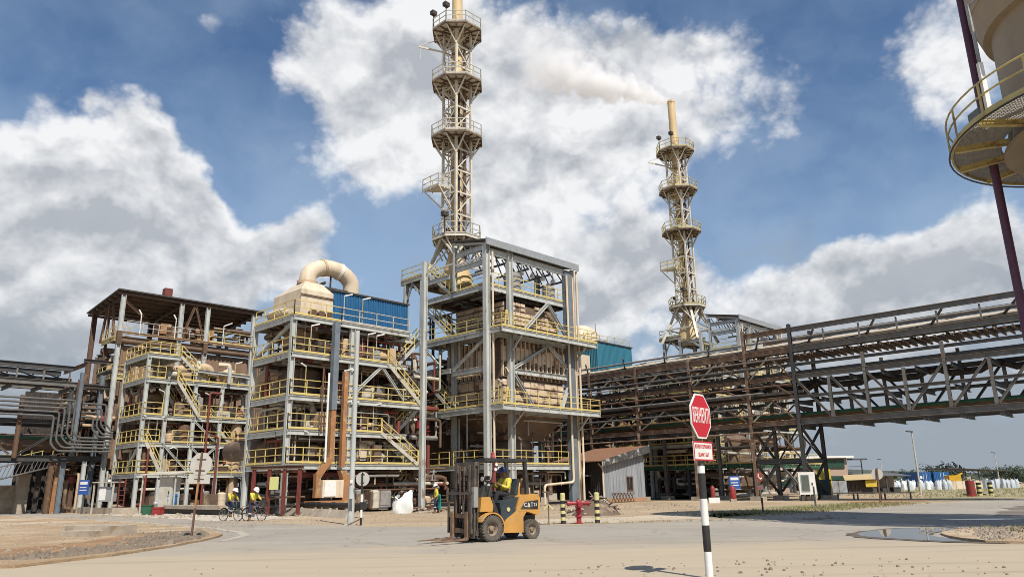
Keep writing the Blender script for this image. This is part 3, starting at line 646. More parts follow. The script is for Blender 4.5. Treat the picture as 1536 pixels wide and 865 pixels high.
for z in (3.2, 6.8, 10.2): part(g, 'girt', MB().box(-11.2, 11, 9.8, 9.92, z, z + .2), RUST)

# cream hood with its gooseneck and the blue cladding
Hd = plant('gas_hood', 'cream gas hood with a fat gooseneck duct on top of the five-floor frame', 'hood', -12.4, 5.6)
hb = MB(); a, b_, c, d = (-13.75, 4.15), (-11.2, 4.15), (-11.2, 8.0), (-13.75, 8.0)
hb.add([(*a, 12.85), (*b_, 12.85), (*c, 12.85), (*d, 12.85), (*a, 15.0), (*b_, 15.0), (*c, 15.0), (*d, 15.0), (-13.1, 4.8, 15.75), (-11.8, 4.8, 15.75), (-11.8, 6.4, 15.75), (-13.1, 6.4, 15.75)],
       [(3, 2, 1, 0), (0, 1, 5, 4), (1, 2, 6, 5), (2, 3, 7, 6), (3, 0, 4, 7), (4, 5, 9, 8), (5, 6, 10, 9), (6, 7, 11, 10), (7, 4, 8, 11), (8, 9, 10, 11)])
hk = part(Hd, 'casing', hb, CREAM)
part(hk, 'seam_strip', MB().box(-13.8, -11.15, 4.07, 4.148, 14.55, 14.65), BROWN)
for k in range(3): part(Hd, 'nozzle', MB().tube([(-13.0 + k * .62, 4.2, 13.35), (-13.0 + k * .62, 3.72, 13.3)], .17, 10).tube([(-13.0 + k * .62, 3.72, 13.3), (-13.0 + k * .62, 3.6, 13.3)], .25, 10), RUST, True)
for k in range(3): part(Hd, 'nozzle', MB().tube([(-13.7, 5.2 + k * .9, 13.35), (-14.15, 5.2 + k * .9, 13.3)], .17, 10), RUST, True)
pipe(Hd, [(-13.75, 7.8, 13.5), (-14.4, 7.0, 13.4), (-14.5, 5.2, 13.3), (-14.2, 4.6, 13.3)], .32, CREAM, 12, 'side_duct')
arc = [(-12.5, 5.6, 15.6), (-12.5, 5.6, 15.9)] + [(-12.5 + 1.85 - 1.85 * math.cos(math.pi * t / 12), 5.6, 16.2 + 1.15 * math.sin(math.pi * t / 12)) for t in range(0, 13)] + [(-8.8, 5.6, 15.8), (-8.8, 5.6, 13.0)]
gd = part(Hd, 'gooseneck_duct', MB().tube(arc, .60, 20), CREAM, True)
part(gd, 'duct_collar', MB().lathe([(.60, 15.76), (.74, 15.78), (.74, 15.98), (.60, 16.0)], (-12.5, 5.6, 0), 20), TANPIPE, True)
for t in (5, 8):
    a, b_ = Vector(arc[t + 1]), Vector(arc[t + 2]); q = a.lerp(b_, .4); part(gd, 'duct_collar', MB().tube([q, a.lerp(b_, .8)], .66, 20), WHITE if t == 8 else TANPIPE, True)
part(Hd, 'duct_cradle', MB().bar((-11.4, 5.0, 15.6), (-9.5, 5.0, 15.6), .1, .2).bar((-11.4, 6.2, 15.6), (-9.5, 6.2, 15.6), .1, .2).bar((-10.6, 5.6, 15.6), (-10.6, 5.6, 16.8), .1, .1).bar((-11.4, 5, 16), (-11.4, 6.2, 16.0), .1, .18), DARK)
def clad(name, label, cat, u0, u1, v0, v1, z0, z1, m_):
    g = plant(name, label, cat, (u0 + u1) / 2, v0)
    part(g, 'wall_sheet', MB().corr((u0, v0), (u1, v0), z0, z1, .22, .05), m_); part(g, 'wall_sheet', MB().corr((u0, v1), (u0, v0), z0, z1, .22, .05), m_); part(g, 'wall_sheet', MB().corr((u1, v0), (u1, v1), z0, z1, .22, .05), m_); part(g, 'wall_sheet', MB().corr((u1, v1), (u0, v1), z0, z1, .22, .05), m_)
    part(g, 'roof', MB().box(u0 - .1, u1 + .1, v0 - .14, v1 + .1, z1, z1 + .12), ROOFD); return g
clad('blue_enclosure', 'bright blue corrugated cladding box beside the cream hood', 'cladding box', -11.15, -4.5, 4.2, 8.2, 12.86, 15.25, BLUE)

# rusted twin ducts in front of the frame, coming down to a box
Rd = plant('rusty_twin_duct', 'pair of upright ducts, grey above and orange rust below, ending in a pale box', 'duct', -12, 2.2)
part(Rd, 'grey_duct', MB().box(-12.2, -11.8, 2.1, 2.5, 6.6, 12.45), SLATE)
part(Rd, 'orange_duct', MB().box(-12.17, -11.83, 2.14, 2.48, 3.3, 6.598), ORRUST)
part(Rd, 'orange_duct', MB().box(-11.28, -10.98, 2.12, 2.42, 2.9, 9.2), ORRUST)
part(Rd, 'bent_duct', MB().bar((-11.98, 2.3, 3.5), (-12.9, 2.3, 2.3), .34, .34).bar((-12.9, 2.32, 2.5), (-12.9, 2.32, 1.0), .36, .34), ORRUST)
part(Rd, 'orange_duct', MB().prism([(-11.3, 2.1, 2.7), (-10.9, 2.1, 2.7), (-10.5, 2.1, 2.2), (-10.5, 2.1, .8), (-11.1, 2.1, .8), (-11.1, 2.1, 2.2)], (0, 0, 0), (0, .45, 0)), ORRUST)
part(Rd, 'box', MB().box(-12.7, -11.15, 1.95, 2.6, 1.0, 2.1), CREAM); part(Rd, 'box_door', MB().box(-12.6, -11.75, 1.88, 1.948, 1.08, 2.02), WHITE)
part(Rd, 'base_tray', MB().box(-13.4, -10.4, 1.6, 2.9, .62, .82).box(-13.2, -12.9, 1.8, 2.6, 0, .618).box(-10.9, -10.6, 1.8, 2.6, 0, .618), ORRUST)
pipe(Rd, [(-12.45, 2.2, 3.2), (-12.45, 2.2, 9.0)], .07, WHITE); pipe(Rd, [(-12.75, 2.4, 5), (-12.75, 2.4, 9.3)], .06, RUST)

# red-brown goal frame by the corner
Gf = thing('pipe_support_frame', 'red-brown steel goal frame standing by the corner of the five-floor frame', 'support frame', (-14.5, 46.4, 0), R(-12))
for x in (-1.55, -.5, .5, 1.5): part(Gf, 'post', MB().ibeam((x, 0, .1), (x, 0, 2.75), .17, .19, (1, 0, 0)), REDP)
part(Gf, 'crossbeam', MB().ibeam((-1.8, 0, 2.86), (1.75, 0, 2.86), .16, .2), RUST)
pipe(Gf, [(-1.8, .3, 2.6), (1.7, .3, 2.6)], .07, RUST); pipe(Gf, [(-1.8, .4, 1.1), (1.7, .4, 1.1)], .06, BROWN)
part(Gf, 'sign_board', MB().box(-.3, .28, -.3, -.26, 1.55, 2.3), mat('yellow_green_board', (.55, .55, .22), (.5, .5, .2)))
# ================================================================== left-hand open frame
Ls = plant('stair_steelwork', 'narrow grey steel frame with yellow stairs and railings at the left end of the plant', 'steel frame', -12.5, 24.5)
LL = (3.0, 5.4, 7.55, 10.5)
for (u, v, z1) in ((-17, 22, 12.4), (-17, 27.2, 12.4), (-15.3, 22, 10.3), (-13, 22, 10.3), (-10.7, 22, 10.3), (-8.2, 22, 10.3), (-14.6, 27.2, 12.4), (-13, 25.5, 10.3), (-10.7, 27, 10.3), (-8, 27, 10.3)):
    col(Ls, u, v, 0, z1, .28)
for k, z in enumerate(LL):
    deck(Ls, -17.1, -15.2, 21.9, 27.3, z, edge=.3); deck(Ls, -15.2, -8, 21.95, 23.6, z, edge=.3, sides='frb')
    if k in (2, 3): deck(Ls, -15.2, -8, 23.6, 27.3, z, edge=.3, sides='rb')
    rail(Ls, [(-17.05, 27.2, z), (-17.05, 21.95, z), (-15.6, 21.95, z)], 1.0, YEL, sp=1.0); rail(Ls, [(-14.6, 21.97, z), (-8.0, 21.97, z)], 1.0, YEL)
    rail(Ls, [(-15.0, 23.5, z), (-8.0, 23.5, z)], 1.0, YEL)
deck(Ls, -17.1, -14.5, 21.9, 27.3, 12.5, edge=.3); rail(Ls, [(-17.05, 27.2, 12.5), (-17.05, 21.95, 12.5), (-14.6, 21.95, 12.5), (-14.6, 23.2, 12.5)], 1.0, YEL, sp=.9)
stair(Ls, (-12.2, 22.1, 10.55), (-14.4, 22.1, 12.5), (0, 1, 0), .75, PALE); stair(Ls, (-12.6, 21.8, 7.55), (-14.6, 21.8, 10.4), (0, 1, 0), .75, PALE); stair(Ls, (-9.4, 22.4, 5.4), (-11.4, 22.4, 7.5), (0, 1, 0), .75, PALE); stair(Ls, (-13.6, 23.2, 7.6), (-15.6, 23.2, 10.5), (0, 1, 0), .75, PALE)
stair(Ls, (-15.3, 21.9, 3.05), (-16.6, 21.9, 5.4), (0, 1, 0), .75, PALE); stair(Ls, (-13.6, 22.9, 5.4), (-15.3, 22.9, 7.5), (0, 1, 0), .75, PALE); stair(Ls, (-15.6, 22.6, .2), (-13.9, 22.6, 3.0), (0, 1, 0), .75, PALE)
for a, b in (((-17, 22.2, 5.1), (-17, 24.6, 3.2)), ((-15.2, 22, 5.2), (-13.2, 22, 3.2)), ((-13.1, 22, 5.2), (-11, 22, 3.3)), ((-10.8, 22, 5.2), (-12.8, 22, 3.3)), ((-13, 22, 7.3), (-11, 22, 5.6))): brace(Ls, a, b, .16)
beam(Ls, (-13.0, 21.8, 11.4), (-8.2, 21.8, 11.25), .22, .26, GREY); col(Ls, -10.3, 21.7, 10.5, 11.9, .25); col(Ls, -12.9, 22.2, 10.3, 12.3, .3, WHITE)
tangle(Ls, -16.5, -8, 22.4, 27, .4, 2.8, 95, MIX, .05, .16, 51)
tangle(Ls, -16.5, -8, 22.3, 27, 3.2, 10.2, 130, MIX, .05, .18, 52, (2.6, 5.0, 7.1, 9.9))
for i, z in enumerate((3.0, 5.4, 7.55, 10.5)): clutter(Ls, -14.6, -8.4, 22.4, 23.3, z, 14, (PALE, TANPIPE, BROWN, REDP, DARK, RUST, SILVER, BROWN), 60 + i)
clutter(Ls, -16, -8.5, 21.6, 24, .1, 18, (PALE, CREAM, DARK, BROWN, RUST, SILVER, GALV), 66)
for q in ([(-11.9, 21.6, .3), (-11.9, 21.6, 9.6), (-10.9, 21.6, 9.6)], [(-10.9, 21.55, .3), (-10.9, 21.55, 5.9), (-11.6, 21.55, 6.1)], [(-16.4, 21.7, .3), (-16.4, 21.7, 4.9)]): pipe(Ls, elbow(q, .2), .09, REDP)
fittings(Ls, -16.8, -8.2, 22.05, LL, 83)
Td = plant('tan_duct', 'thick tan duct that runs level then turns down beside the top yellow landing', 'duct', -12, 25)
pipe(Td, elbow([(-15.2, 24.4, 11.4), (-10.9, 24.4, 12.2), (-10.8, 24.4, 9.2), (-10.8, 24.4, 7.4)], .7, 6), .42, TANPIPE, 16, 'duct_run'); part(Td, 'duct_collar', MB().tube([(-10.8, 24.4, 9.6), (-10.8, 24.4, 9.8)], .5, 16), RUST, True)
Td = plant('tan_duct', 'tan elbow duct inside the left frame under the third yellow landing', 'duct', -16, 25)
pipe(Td, elbow([(-13.0, 25.6, 9.2), (-16.2, 24.6, 9.2), (-16.0, 24.4, 8.0), (-15.8, 24.2, 5.6)], .8, 6), .46, TANPIPE, 16, 'duct_run')
Td = plant('tan_duct', 'upright tan duct between the left frame and the five-floor frame', 'duct', -9, 25)
pipe(Td, [(-8.9, 22.6, 1), (-8.9, 22.6, 8.0)], .48, TANPIPE, 16, 'duct_run'); part(Td, 'duct_collar', MB().tube([(-8.9, 22.6, 5.0), (-8.9, 22.6, 5.25)], .56, 16), RUST, True)
Td = plant('tan_duct', 'short tan elbow duct under the third floor at the left edge of the five-floor frame', 'duct', -13, 9.5)
pipe(Td, elbow([(-13.0, 6.6, 9.4), (-13.2, 8.6, 9.5), (-13.6, 9.6, 9.2), (-13.6, 9.6, 7.6)], .7, 6), .42, TANPIPE, 16, 'duct_run')
g = plant('cream_cyclone', 'cream cyclone pot on the fourth landing of the left frame', 'cyclone', -10, 24); vessel(g, (-9.6, 23.4), .55, 10.6, 12.0, CREAM, 'pot'); pipe(g, elbow([(-9.6, 23.4, 12.0), (-9.6, 23.4, 12.4), (-10.4, 23.8, 12.4)], .3), .2, CREAM)

# ================================================================== left hall with the big dark roof
Lb = plant('open_hall', 'rusty brown open hall under a wide dark sloping roof behind the left frame', 'hall', -11, 33)
for u in (-17.3, -12.1, -9.6, -4.9):
    col(Lb, u, 29.0, 0, 18.75, .36); col(Lb, u, 36.6, 0, 18.2, .4, RUST)
    beam(Lb, (u, 29.0, 18.7), (u, 36.8, 18.1), .2, .4, DARK, 'rafter')
for u, k in ((-17.3, 0), (-9.6, 1)): part(Lb, 'rust_sleeve', MB().box(u - .2, u + .2, 28.79, 29.21, 14.2, 15.4), RUST)
part(Lb, 'roof', MB().prism([(-17.9, 28.6, 19.15), (-17.9, 37.2, 18.4), (-17.9, 37.2, 18.28), (-17.9, 28.6, 19.03)], (0, 0, 0), (13.9, 0, 0)), ROOFD)
for i in range(8):
    v = 28.9 + i * 1.15; part(Lb, 'purlin', MB().box(-17.8, -4.1, v - .06, v + .06, 18.7 - i * .1, 18.9 - i * .1), RUST)
for a, b in (((-11.9, 29, 15.4), (-10.9, 29, 18.6)), ((-10.8, 29, 18.6), (-9.8, 29, 15.4)), ((-17.2, 29.2, 18.3), (-15.4, 29.2, 17)), ((-17.3, 30.6, 15), (-17.3, 31.6, 18.4)), ((-17.3, 34, 15), (-17.3, 33, 18.4)), ((-17.3, 32.4, 13), (-17.3, 32.4, 18.4))): brace(Lb, a, b, .2, RUST)
part(Lb, 'roof_stub', MB().box(-13.5, -12.8, 29.8, 30.5, 19.0, 20.2), REDP)
part(Lb, 'wall_sheet', MB().corr((-17.0, 29.7), (-4.6, 29.7), 3.5, 14.3, .4, .06), BROWNWALL); part(Lb, 'wall_sheet', MB().corr((-4.6, 36), (-17.0, 36), .5, 14, .4, .06), BROWNWALL)
pipe(Lb, [(-17.1, 29.45, 14.7), (-4.4, 29.45, 14.7)], .36, BROWNWALL, 14, 'level_duct'); beam(Lb, (-17.2, 28.9, 15.3), (-4.6, 28.9, 15.3), .24, .2, TANPIPE)
rail(Lb, [(-16.8, 28.95, 15.4), (-9.8, 28.95, 15.4)], 1.0, PALE, False); rail(Lb, [(-9.3, 28.95, 15.4), (-4.7, 28.95, 15.4)], 1.1, YELD)
for z in (15.0, 11.6): deck(Lb, -17.5, -15.9, 29.6, 33, z, m_=YELD, sides='lf'); rail(Lb, [(-17.45, 33, z), (-17.45, 29.6, z), (-16.2, 29.6, z)], .9, YEL)
q = random.Random(5)
for i in range(9):
    u = -13.4 + i * .55; part(Lb, 'machine_block', MB().box(u, u + q.uniform(.5, 1.2), 30.2, 31.2 + q.random(), 15.4 + q.uniform(0, .6), 16.2 + q.uniform(.1, .7)), RUST if i % 2 else ORRUST)
tangle(Lb, -9.4, -4.6, 29.2, 34, 15.4, 17.0, 20, (RUST, BROWN, TANPIPE), .06, .18, 71); tangle(Lb, -17.4, -15, 29.2, 36, 4, 14.5, 44, (RUST, BROWN, DARK, TANPIPE), .07, .22, 72)
for u in (-15.7, -12.6, -8.0): 
    lp = part(Lb, 'lamp_post', MB().bar((u, 28.8, 15.3), (u, 28.8, 17.1), .06, .06), WHITE); part(lp, 'tube_lamp', MB().bar((u, 28.8, 17.1), (u + (.8 if u > -9 else -.25), 28.8, 17.5), .12, .1), WHITE)
tangle(Lb, -19.6, -15.6, 29, 36, .3, 11, 70, (RUST, DARK, DARK, BROWN, TANPIPE, SILVER), .06, .22, 73)
for (u, v) in ((-19.2, 30.2), (-17.9, 30), (-19.4, 35), (-18.6, 33)): col(Lb, u, v, 0, 11.5, .34, SLATE if v < 30.1 else RUST)
for z in (4.4, 7.4, 10.4, 12.6): beam(Lb, (-19.6, 29.8, z), (-15.6, 29.8, z), .2, .3, DARK); beam(Lb, (-19.4, 29.8, z - .3), (-19.4, 36, z - .3), .2, .3, RUST)
for z in (3.8, 7.0): part(Lb, 'deck', MB().box(-19.5, -15.4, 30, 36, z, z + .08), GRATE)
part(Lb, 'backing_sheet', MB().corr((-22, 37), (-15, 37), .2, 10.5, .4, .06), DARK)

# ================================================================== left pipe rack
Lr = plant('pipe_rack', 'dark pipe rack running in from the left edge of the photo to the brown hall', 'pipe rack', -27, 30)
for v, zz in ((28.8, 0), (32.2, 0)):
    beam(Lr, (-37, v, 11.65), (-20.6, v, 11.65), .26, .42, RACKD, 'chord'); beam(Lr, (-37, v, 10.35), (-20.2, v, 10.35), .26, .42, RACK, 'chord')
    beam(Lr, (-37, v, 7.2), (-20.6, v, 7.2), .26, .36, RACKD, 'chord'); beam(Lr, (-37, v, 4.3), (-17.6, v, 4.3), .3, .46, RACKD, 'chord')
    for i in range(10):
        u = -20.8 - i * 1.9; part(Lr, 'post', MB().bar((u, v, 10.6), (u, v, 11.45), .12, .12), RACK)
        brace(Lr, (u, v + .1, 10.55), (u - 1.7, v + 1.6, 11.45), .13, RACKD)
for u in (-24.0, -28.6, -34): col(Lr, u, 28.5, 4.3, 9.2, .3, RUST); brace(Lr, (u + 3.6, 28.8, 7.0), (u + .3, 28.8, 4.6), .16, RACKD); brace(Lr, (u - 3.4, 28.8, 7.0), (u - .3, 28.8, 4.6), .16, RACK)
for i in range(9): u = -20.6 - i * 2.1; beam(Lr, (u, 28.8, 10.0), (u, 32.2, 10.0), .16, .3, RACKD, 'crossbeam'); beam(Lr, (u, 28.8, 4.0), (u, 32.2, 4.0), .16, .3, RACKD, 'crossbeam')
for i, (u, m_) in enumerate(((-20.4, SLATE), (-21.2, RUST), (-26, SLATE), (-31, SLATE))): col(Lr, u, 28.9, 0, 4.1, .36, m_); col(Lr, u, 32.2, 0, 4.1, .36, DARK)
col(Lr, -20.5, 28.9, 7.3, 10.2, .3, RACKD); col(Lr, -19.9, 28.6, 4.5, 11.4, .3, SLATE); col(Lr, -18.9, 28.6, 0, 4.1, .3, GREY)
for k in range(5):
    zt, zb, ut = 8.95 - .33 * k, 5.95 - .27 * k, -20.3 - .36 * k
    pts = [(-37, 28.0, zt), (ut, 28.0, zt), (ut, 28.0, zb + .55), (ut + .5, 28.0, zb), (-17.25, 28.0, zb)]
    pipe(Lr, elbow(pts, .25, 3), .085, PIPEG, 8, 'line_pipe')
for k in range(4):
    zt, zb, ut = 8.75 - .36 * k, 6.65 - .2 * k, -17.95 - .30 * k
    pipe(Lr, elbow([(-19.8, 27.9, zt), (ut, 27.9, zt), (ut, 27.9, zb + .6), (ut + .55, 27.9, zb), (-17.2, 27.9, zb)], .25, 3), .08, PIPEG, 8, 'line_pipe')
for k in range(4): pipe(Lr, [(-37, 29.4 + k * .7, 10.75), (-20.5, 29.4 + k * .7, 10.75)], .16, (DARK, SILVER, RUST, PALE)[k], name='line_pipe')
pipe(Lr, [(-37, 29.8, 5.95), (-19.6, 29.8, 5.95)], .14, GREEN, name='line_pipe'); pipe(Lr, [(-37, 30.8, 8.0), (-19.6, 30.8, 8.0)], .2, DARK, name='line_pipe')
g = plant('rusty_duct', 'rust-brown fat duct lying in the left pipe rack above the lattice stair', 'duct', -25, 30.4); drum(g, (-30, 30.4, 5.5), (-19.4, 30.4, 5.7), .66, BROWN)
for k in range(4): part(g, 'duct_band', MB().tube([(-28 + k * 2.2, 30.4, 5.55), (-27.7 + k * 2.2, 30.4, 5.56)], .74, 16), RUST)
g = plant('lattice_stair', 'white lattice-sided stairway with yellow handrails at the left edge', 'stairway', -23, 33)
b = MB()
A_, B_ = Vector((-29, 31.6, 1.4)), Vector((-19.6, 31.6, 4.0))
b.bar(A_, B_, .1, .1).bar(A_ + Vector((0, 0, .95)), B_ + Vector((0, 0, .95)), .1, .1)
part(g, 'side_rails', b, WHITE)
b = MB()
for i in range(30): a = A_.lerp(B_, i / 30); c = A_.lerp(B_, (i + 1) / 30); b.bar(a, c + Vector((0, 0, .95)), .05, .05)
part(g, 'lattice_bars', b, WHITE); rail(g, [A_ + Vector((0, .6, 1)), B_ + Vector((0, .6, 1))], .9, YEL, False, .8); part(g, 'landing', MB().prism([(-29, 31.7, 1.3), (-19.6, 31.7, 3.9), (-19.6, 31.7, 3.98), (-29, 31.7, 1.38)], (0, 0, 0), (0, 1, 0)), GRATE)
solo('concrete_pillar', 'pale square concrete pillar in front of the white lattice stairway', 'pillar', MB().box(-.42, .42, -.42, .42, 0, 3.0).box(-.48, .48, -.48, .48, 3.0, 3.2), CONC, (*Wp(-22.0, 33.4), 0), ANG)
solo('concrete_wall', 'grey concrete side wall under the white lattice stairway', 'wall', MB().box(-3, 3, -.15, .15, 0, 2.3), CONC, (*Wp(-25, 34.0), 0), ANG)
g = thing('thin_pole', 'thin grey pole at the kerb in front of the concrete pillar', 'pole', (-42.2, 66.3, 0)); part(g, 'shaft', MB().tube([(0, 0, 0), (0, 0, 6.6)], .07, 8), PIPEG, True); part(g, 'foot', MB().tube([(0, 0, 0), (0, 0, .1)], .2, 8), CONC)

# ================================================================== long rack on the right
def rack():
    r = plant('conveyor_rack', 'long rusty pipe and conveyor rack that crosses the right half of the photo', 'pipe rack', 21, -10)
    VE = -36
    for u, front in ((21, 1), (25.2, 0)):
        for v in (-14.8, -10.6, -5, .95, 6.7, 12.5):
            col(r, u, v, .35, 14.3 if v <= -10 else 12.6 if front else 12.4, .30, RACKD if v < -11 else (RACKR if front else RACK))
            part(r, 'pedestal', MB().box(u - .5, u + .5, v - .5, v + .5, 0, .35), CONC)
        # gallery
        for a, z, h, m_ in ((VE, 13.8, .40, RACK), (VE, 12.15, .44, RACK)):
            beam(r, (u, a, z), (u, -14.9, z), .24, h, m_, 'chord'); beam(r, (u, -14.8, z), (u, -10.5, z), .24, h, RACKR, 'chord')
        beam(r, (u, -10.4, 12.1), (u, 13, 12.1), .24, .5, RACKR, 'chord')
        for z, h in ((9.85, .36), (8.2, .24), (6.2, .46)):
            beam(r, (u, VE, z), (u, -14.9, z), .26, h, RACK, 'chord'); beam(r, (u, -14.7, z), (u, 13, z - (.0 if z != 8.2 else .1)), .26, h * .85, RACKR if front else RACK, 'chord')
        k = 0
        v = -14.8
        while v - 2.8 > VE:
            v2 = v - 2.8; tall = (k % 2 == 1)
            part(r, 'post', MB().ibeam((u, v2, 6.45), (u, v2, 11.2 if tall else 9.6), .22, .24, (1, 0, 0)), RACK)
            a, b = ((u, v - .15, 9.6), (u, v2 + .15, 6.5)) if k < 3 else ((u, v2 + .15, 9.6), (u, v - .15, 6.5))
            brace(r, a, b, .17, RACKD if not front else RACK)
            part(r, 'post', MB().bar((u, v2, 12.4), (u, v2, 13.5), .11, .11), RACK)
            v = v2; k += 1
        vs = [-14.8, -10.6, -5, .95, 6.7, 12.5]
        for a, b in zip(vs, vs[1:]):
            mid = (a + b) / 2
            for z0, z1 in ((9.9, 11.8), (8.3, 9.6), (6.4, 8.0), (3.3, 5.9), (.5, 3.0)):
                if z0 < 6 and a > -11: continue
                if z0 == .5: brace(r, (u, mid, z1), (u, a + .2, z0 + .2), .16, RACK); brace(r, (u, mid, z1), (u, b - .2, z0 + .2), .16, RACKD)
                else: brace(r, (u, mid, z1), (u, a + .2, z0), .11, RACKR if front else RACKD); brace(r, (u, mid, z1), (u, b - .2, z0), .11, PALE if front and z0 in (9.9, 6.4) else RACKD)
        beam(r, (u, -14.6, 3.15), (u, -10.8, 3.15), .22, .36, RACKD)
    # between the two sides
    v = VE; i = 0
    while v < 13:
        for z, h in ((11.75, .26), (9.5, .3), (7.9, .3), (5.85, .3)): beam(r, (21.1, v, z), (25.1, v, z), .18, h, RACKD, 'crossbeam')
        if i % 2 == 0: brace(r, (21.1, v, 13.6), (25.1, v + 2.6, 12.4), .13, RACK); brace(r, (25.1, v, 13.6), (21.1, v + 2.6, 12.4), .11, RACKD)
        if i % 3 == 0: part(r, 'gusset', MB().prism([(21.2, v, 7.6), (25, v, 7.6), (25, v, 6.9)], (0, 0, 0), (0, .06, 0)), DARK)
        v += 2.4; i += 1
    for v in (-14.8, -10.6):
        beam(r, (21, v, 3.1), (25.2, v, 3.1), .2, .3, RACKD, 'crossbeam'); brace(r, (21.2, v, .5), (25, v, 3), .16, RACKD); brace(r, (25, v, .5), (21.2, v, 3), .16, RACKD); brace(r, (21.2, v, 3.3), (25, v, 5.8), .16, RACKD); brace(r, (25, v, 3.3), (21.2, v, 5.8), .16, RACKD)
    # conveyor trough with idlers, pipes
    part(r, 'trough_floor', MB().box(21.6, 24.6, VE, 13, 12.42, 12.5), RACKD)
    b = MB()
    n = 0; v = VE
    while v < -5: b.bar((21.3, v, 11.72), (24.9, v, 11.72), .1, .18); v += .55
    part(r, 'idler_rollers', b, RACKR)
    for k, (u, z, ra, m_) in enumerate(((21.7, 10.95, .13, PIPEG), (22.3, 10.35, .16, PIPEG), (23, 10.2, .1, SILVER), (23.6, 10.3, .17, DARK), (24.4, 10.4, .12, PIPEG), (22.0, 8.75, .12, SILVER), (23.2, 8.7, .2, DARK), (24.4, 8.7, .14, PIPEG), (21.8, 6.85, .13, GREEN), (22.6, 6.8, .18, RUST), (23.8, 6.8, .15, DARK), (21.7, 13.2, .1, SILVER), (23.4, 13.0, .18, CREAM), (24.4, 12.95, .14, PIPEG))):
        pipe(r, [(u, VE if z > 8.9 or z < 8 else -15, z), (u, 13, z)], ra, m_, 8, 'line_pipe')
    for k, (z, ra, m_) in enumerate(((11.45, .07, RACK), (10.9, .09, PIPEG), (10.5, .06, SILVER), (9.25, .08, RUST), (8.75, .06, SILVER), (7.55, .09, PIPEG), (6.95, .06, RUST), (5.5, .07, RACKR))):
        pipe(r, [(20.72, -14.6 + (k % 3) * 2.5, z), (20.72, 13, z)], ra, m_, 7, 'line_pipe')
    pts = []
    v = VE
    for k in range(7): pts += [(24.6, v, 9.3), (24.6, v + 2.0, 9.3), (24.6, v + 2.7, 9.65), (24.6, v + 3.6, 9.65)]; v += 4.3
    pipe(r, pts, .26, DARK, 8, 'sagging_hose')
    return r
rack()

# ================================================================== the second unit beyond the rack
t2 = copy_tree(T); x, y = Wp(41.2, 0); t2.location = (x, y, 0); t2['label'] = 'grey steel tower with a sloping pale roof edge, partly hidden behind the long rack'
f2 = copy_tree(Fu); x, y = Wp(41.2 + 5.6, 3.6); f2.location = (x, y, 0); f2['label'] = 'tan furnace inside the farther grey tower behind the long rack'
m3 = copy_tree(Mf); x, y = Wp(31.0, .5); m3.location = (x, y, 0); m3['label'] = 'grey frame with yellow railings directly behind the stop sign and rusty rack'
m2 = copy_tree(Mf); x, y = Wp(31.5, 5.5); m2.location = (x, y, 0); m2['label'] = 'grey multi-floor frame with yellow railings seen through the long rack'
clad('teal_enclosure', 'teal corrugated cladding box seen above the long rack', 'cladding box', 25.6, 32.0, 9, 13, 13.3, 16.85, TEAL)
g = plant('scaffold_dome', 'cream domed tank with pipe scaffolding beside the teal cladding box', 'tank', 29, 14)
part(g, 'dome', MB().lathe([(2.2, 13), (2.2, 18.2), (2.0, 19.2), (1.4, 19.9), (.6, 20.2), (.1, 20.25)], (30.0, 14.9, 0), 24), CREAM, True)
b = MB()
for i in range(8): b.bar((25.8 + i * 1.0, 13.2, 16.9), (25.8 + i * 1.0, 13.2, 18.6 + (i % 4 == 1) * 1.8), .05, .05)
for z in (17.7, 18.4): b.bar((25.5, 13.2, z), (33, 13.2, z), .05, .05)
part(g, 'scaffold_poles', b, RUST); part(g, 'cream_casing', MB().box(23.9, 25.4, 10, 14, 12.6, 15.4), CREAM); rail(g, [(24, 9.6, 16.9), (32, 9.2, 16.9)], .9, YELD)
tangle(g, 25, 34, 9, 14, 1, 12.5, 60, MIX, .06, .2, 91)
g = plant('brown_housing', 'brown sheet housing behind the long rack below the teal cladding box', 'housing', 30, 16); part(g, 'wall_sheet', MB().corr((22, 15), (46, 15), .3, 11.6, .4, .06), BROWNWALL); part(g, 'roof', MB().box(21.8, 46.2, 14.9, 20, 11.6, 11.8), ROOFD); part(g, 'wall_sheet', MB().corr((46, 15), (46, 20), .3, 11.6, .4, .06), BROWNWALL)
g = plant('stair_tower', 'yellow-railed stair flights zigzagging behind the red stop sign under the long rack', 'stairs', 29, 0)
for k in range(3):
    z = .2 + k * 3.1; stair(g, (28.6, -1.6 + (0 if k % 2 else 4.6), z), (28.6, -1.6 + (4.6 if k % 2 else 0), z + 3.1), (1, 0, 0), .9, PALE); deck(g, 28.2, 30, -3.2, -1.6, z + 3.1, sides='lf'); deck(g, 28.2, 30, 3, 4.4, z + 3.1, sides='lf'); rail(g, [(28.2, -3.2, z + 3.1), (28.2, -1.7, z + 3.1)])
for (u, v) in ((28.2, -3.2), (30, -3.2), (28.2, 4.4), (30, 4.4)): col(g, u, v, 0, 10, .26, RACK)
g = plant('walkway', 'low yellow-railed walkway under the long rack behind the stop sign', 'walkway', 30, -6)
deck(g, 26, 42, -8.0, -6.4, 3.2, sides='lf', m_=GREEN); rail(g, [(26, -8, 3.2), (42, -8, 3.2)], 1.0, YEL); rail(g, [(26, 4.5, 3.2), (26, -8, 3.2)], 1.0, YEL); deck(g, 26, 27.6, -6.4, 4.5, 3.2, sides='l', m_=GREEN)
for u, v in ((26.2, -7.8), (31, -7.8), (36, -7.8), (26.2, -1), (26.2, 4)): col(g, u, v, 0, 3.1, .3, RACKD)
tangle(g, 26.5, 42, -6, 3, .3, 6, 70, (BROWN, RUST, SILVER, DARK, PALE, CREAM), .06, .2, 93)
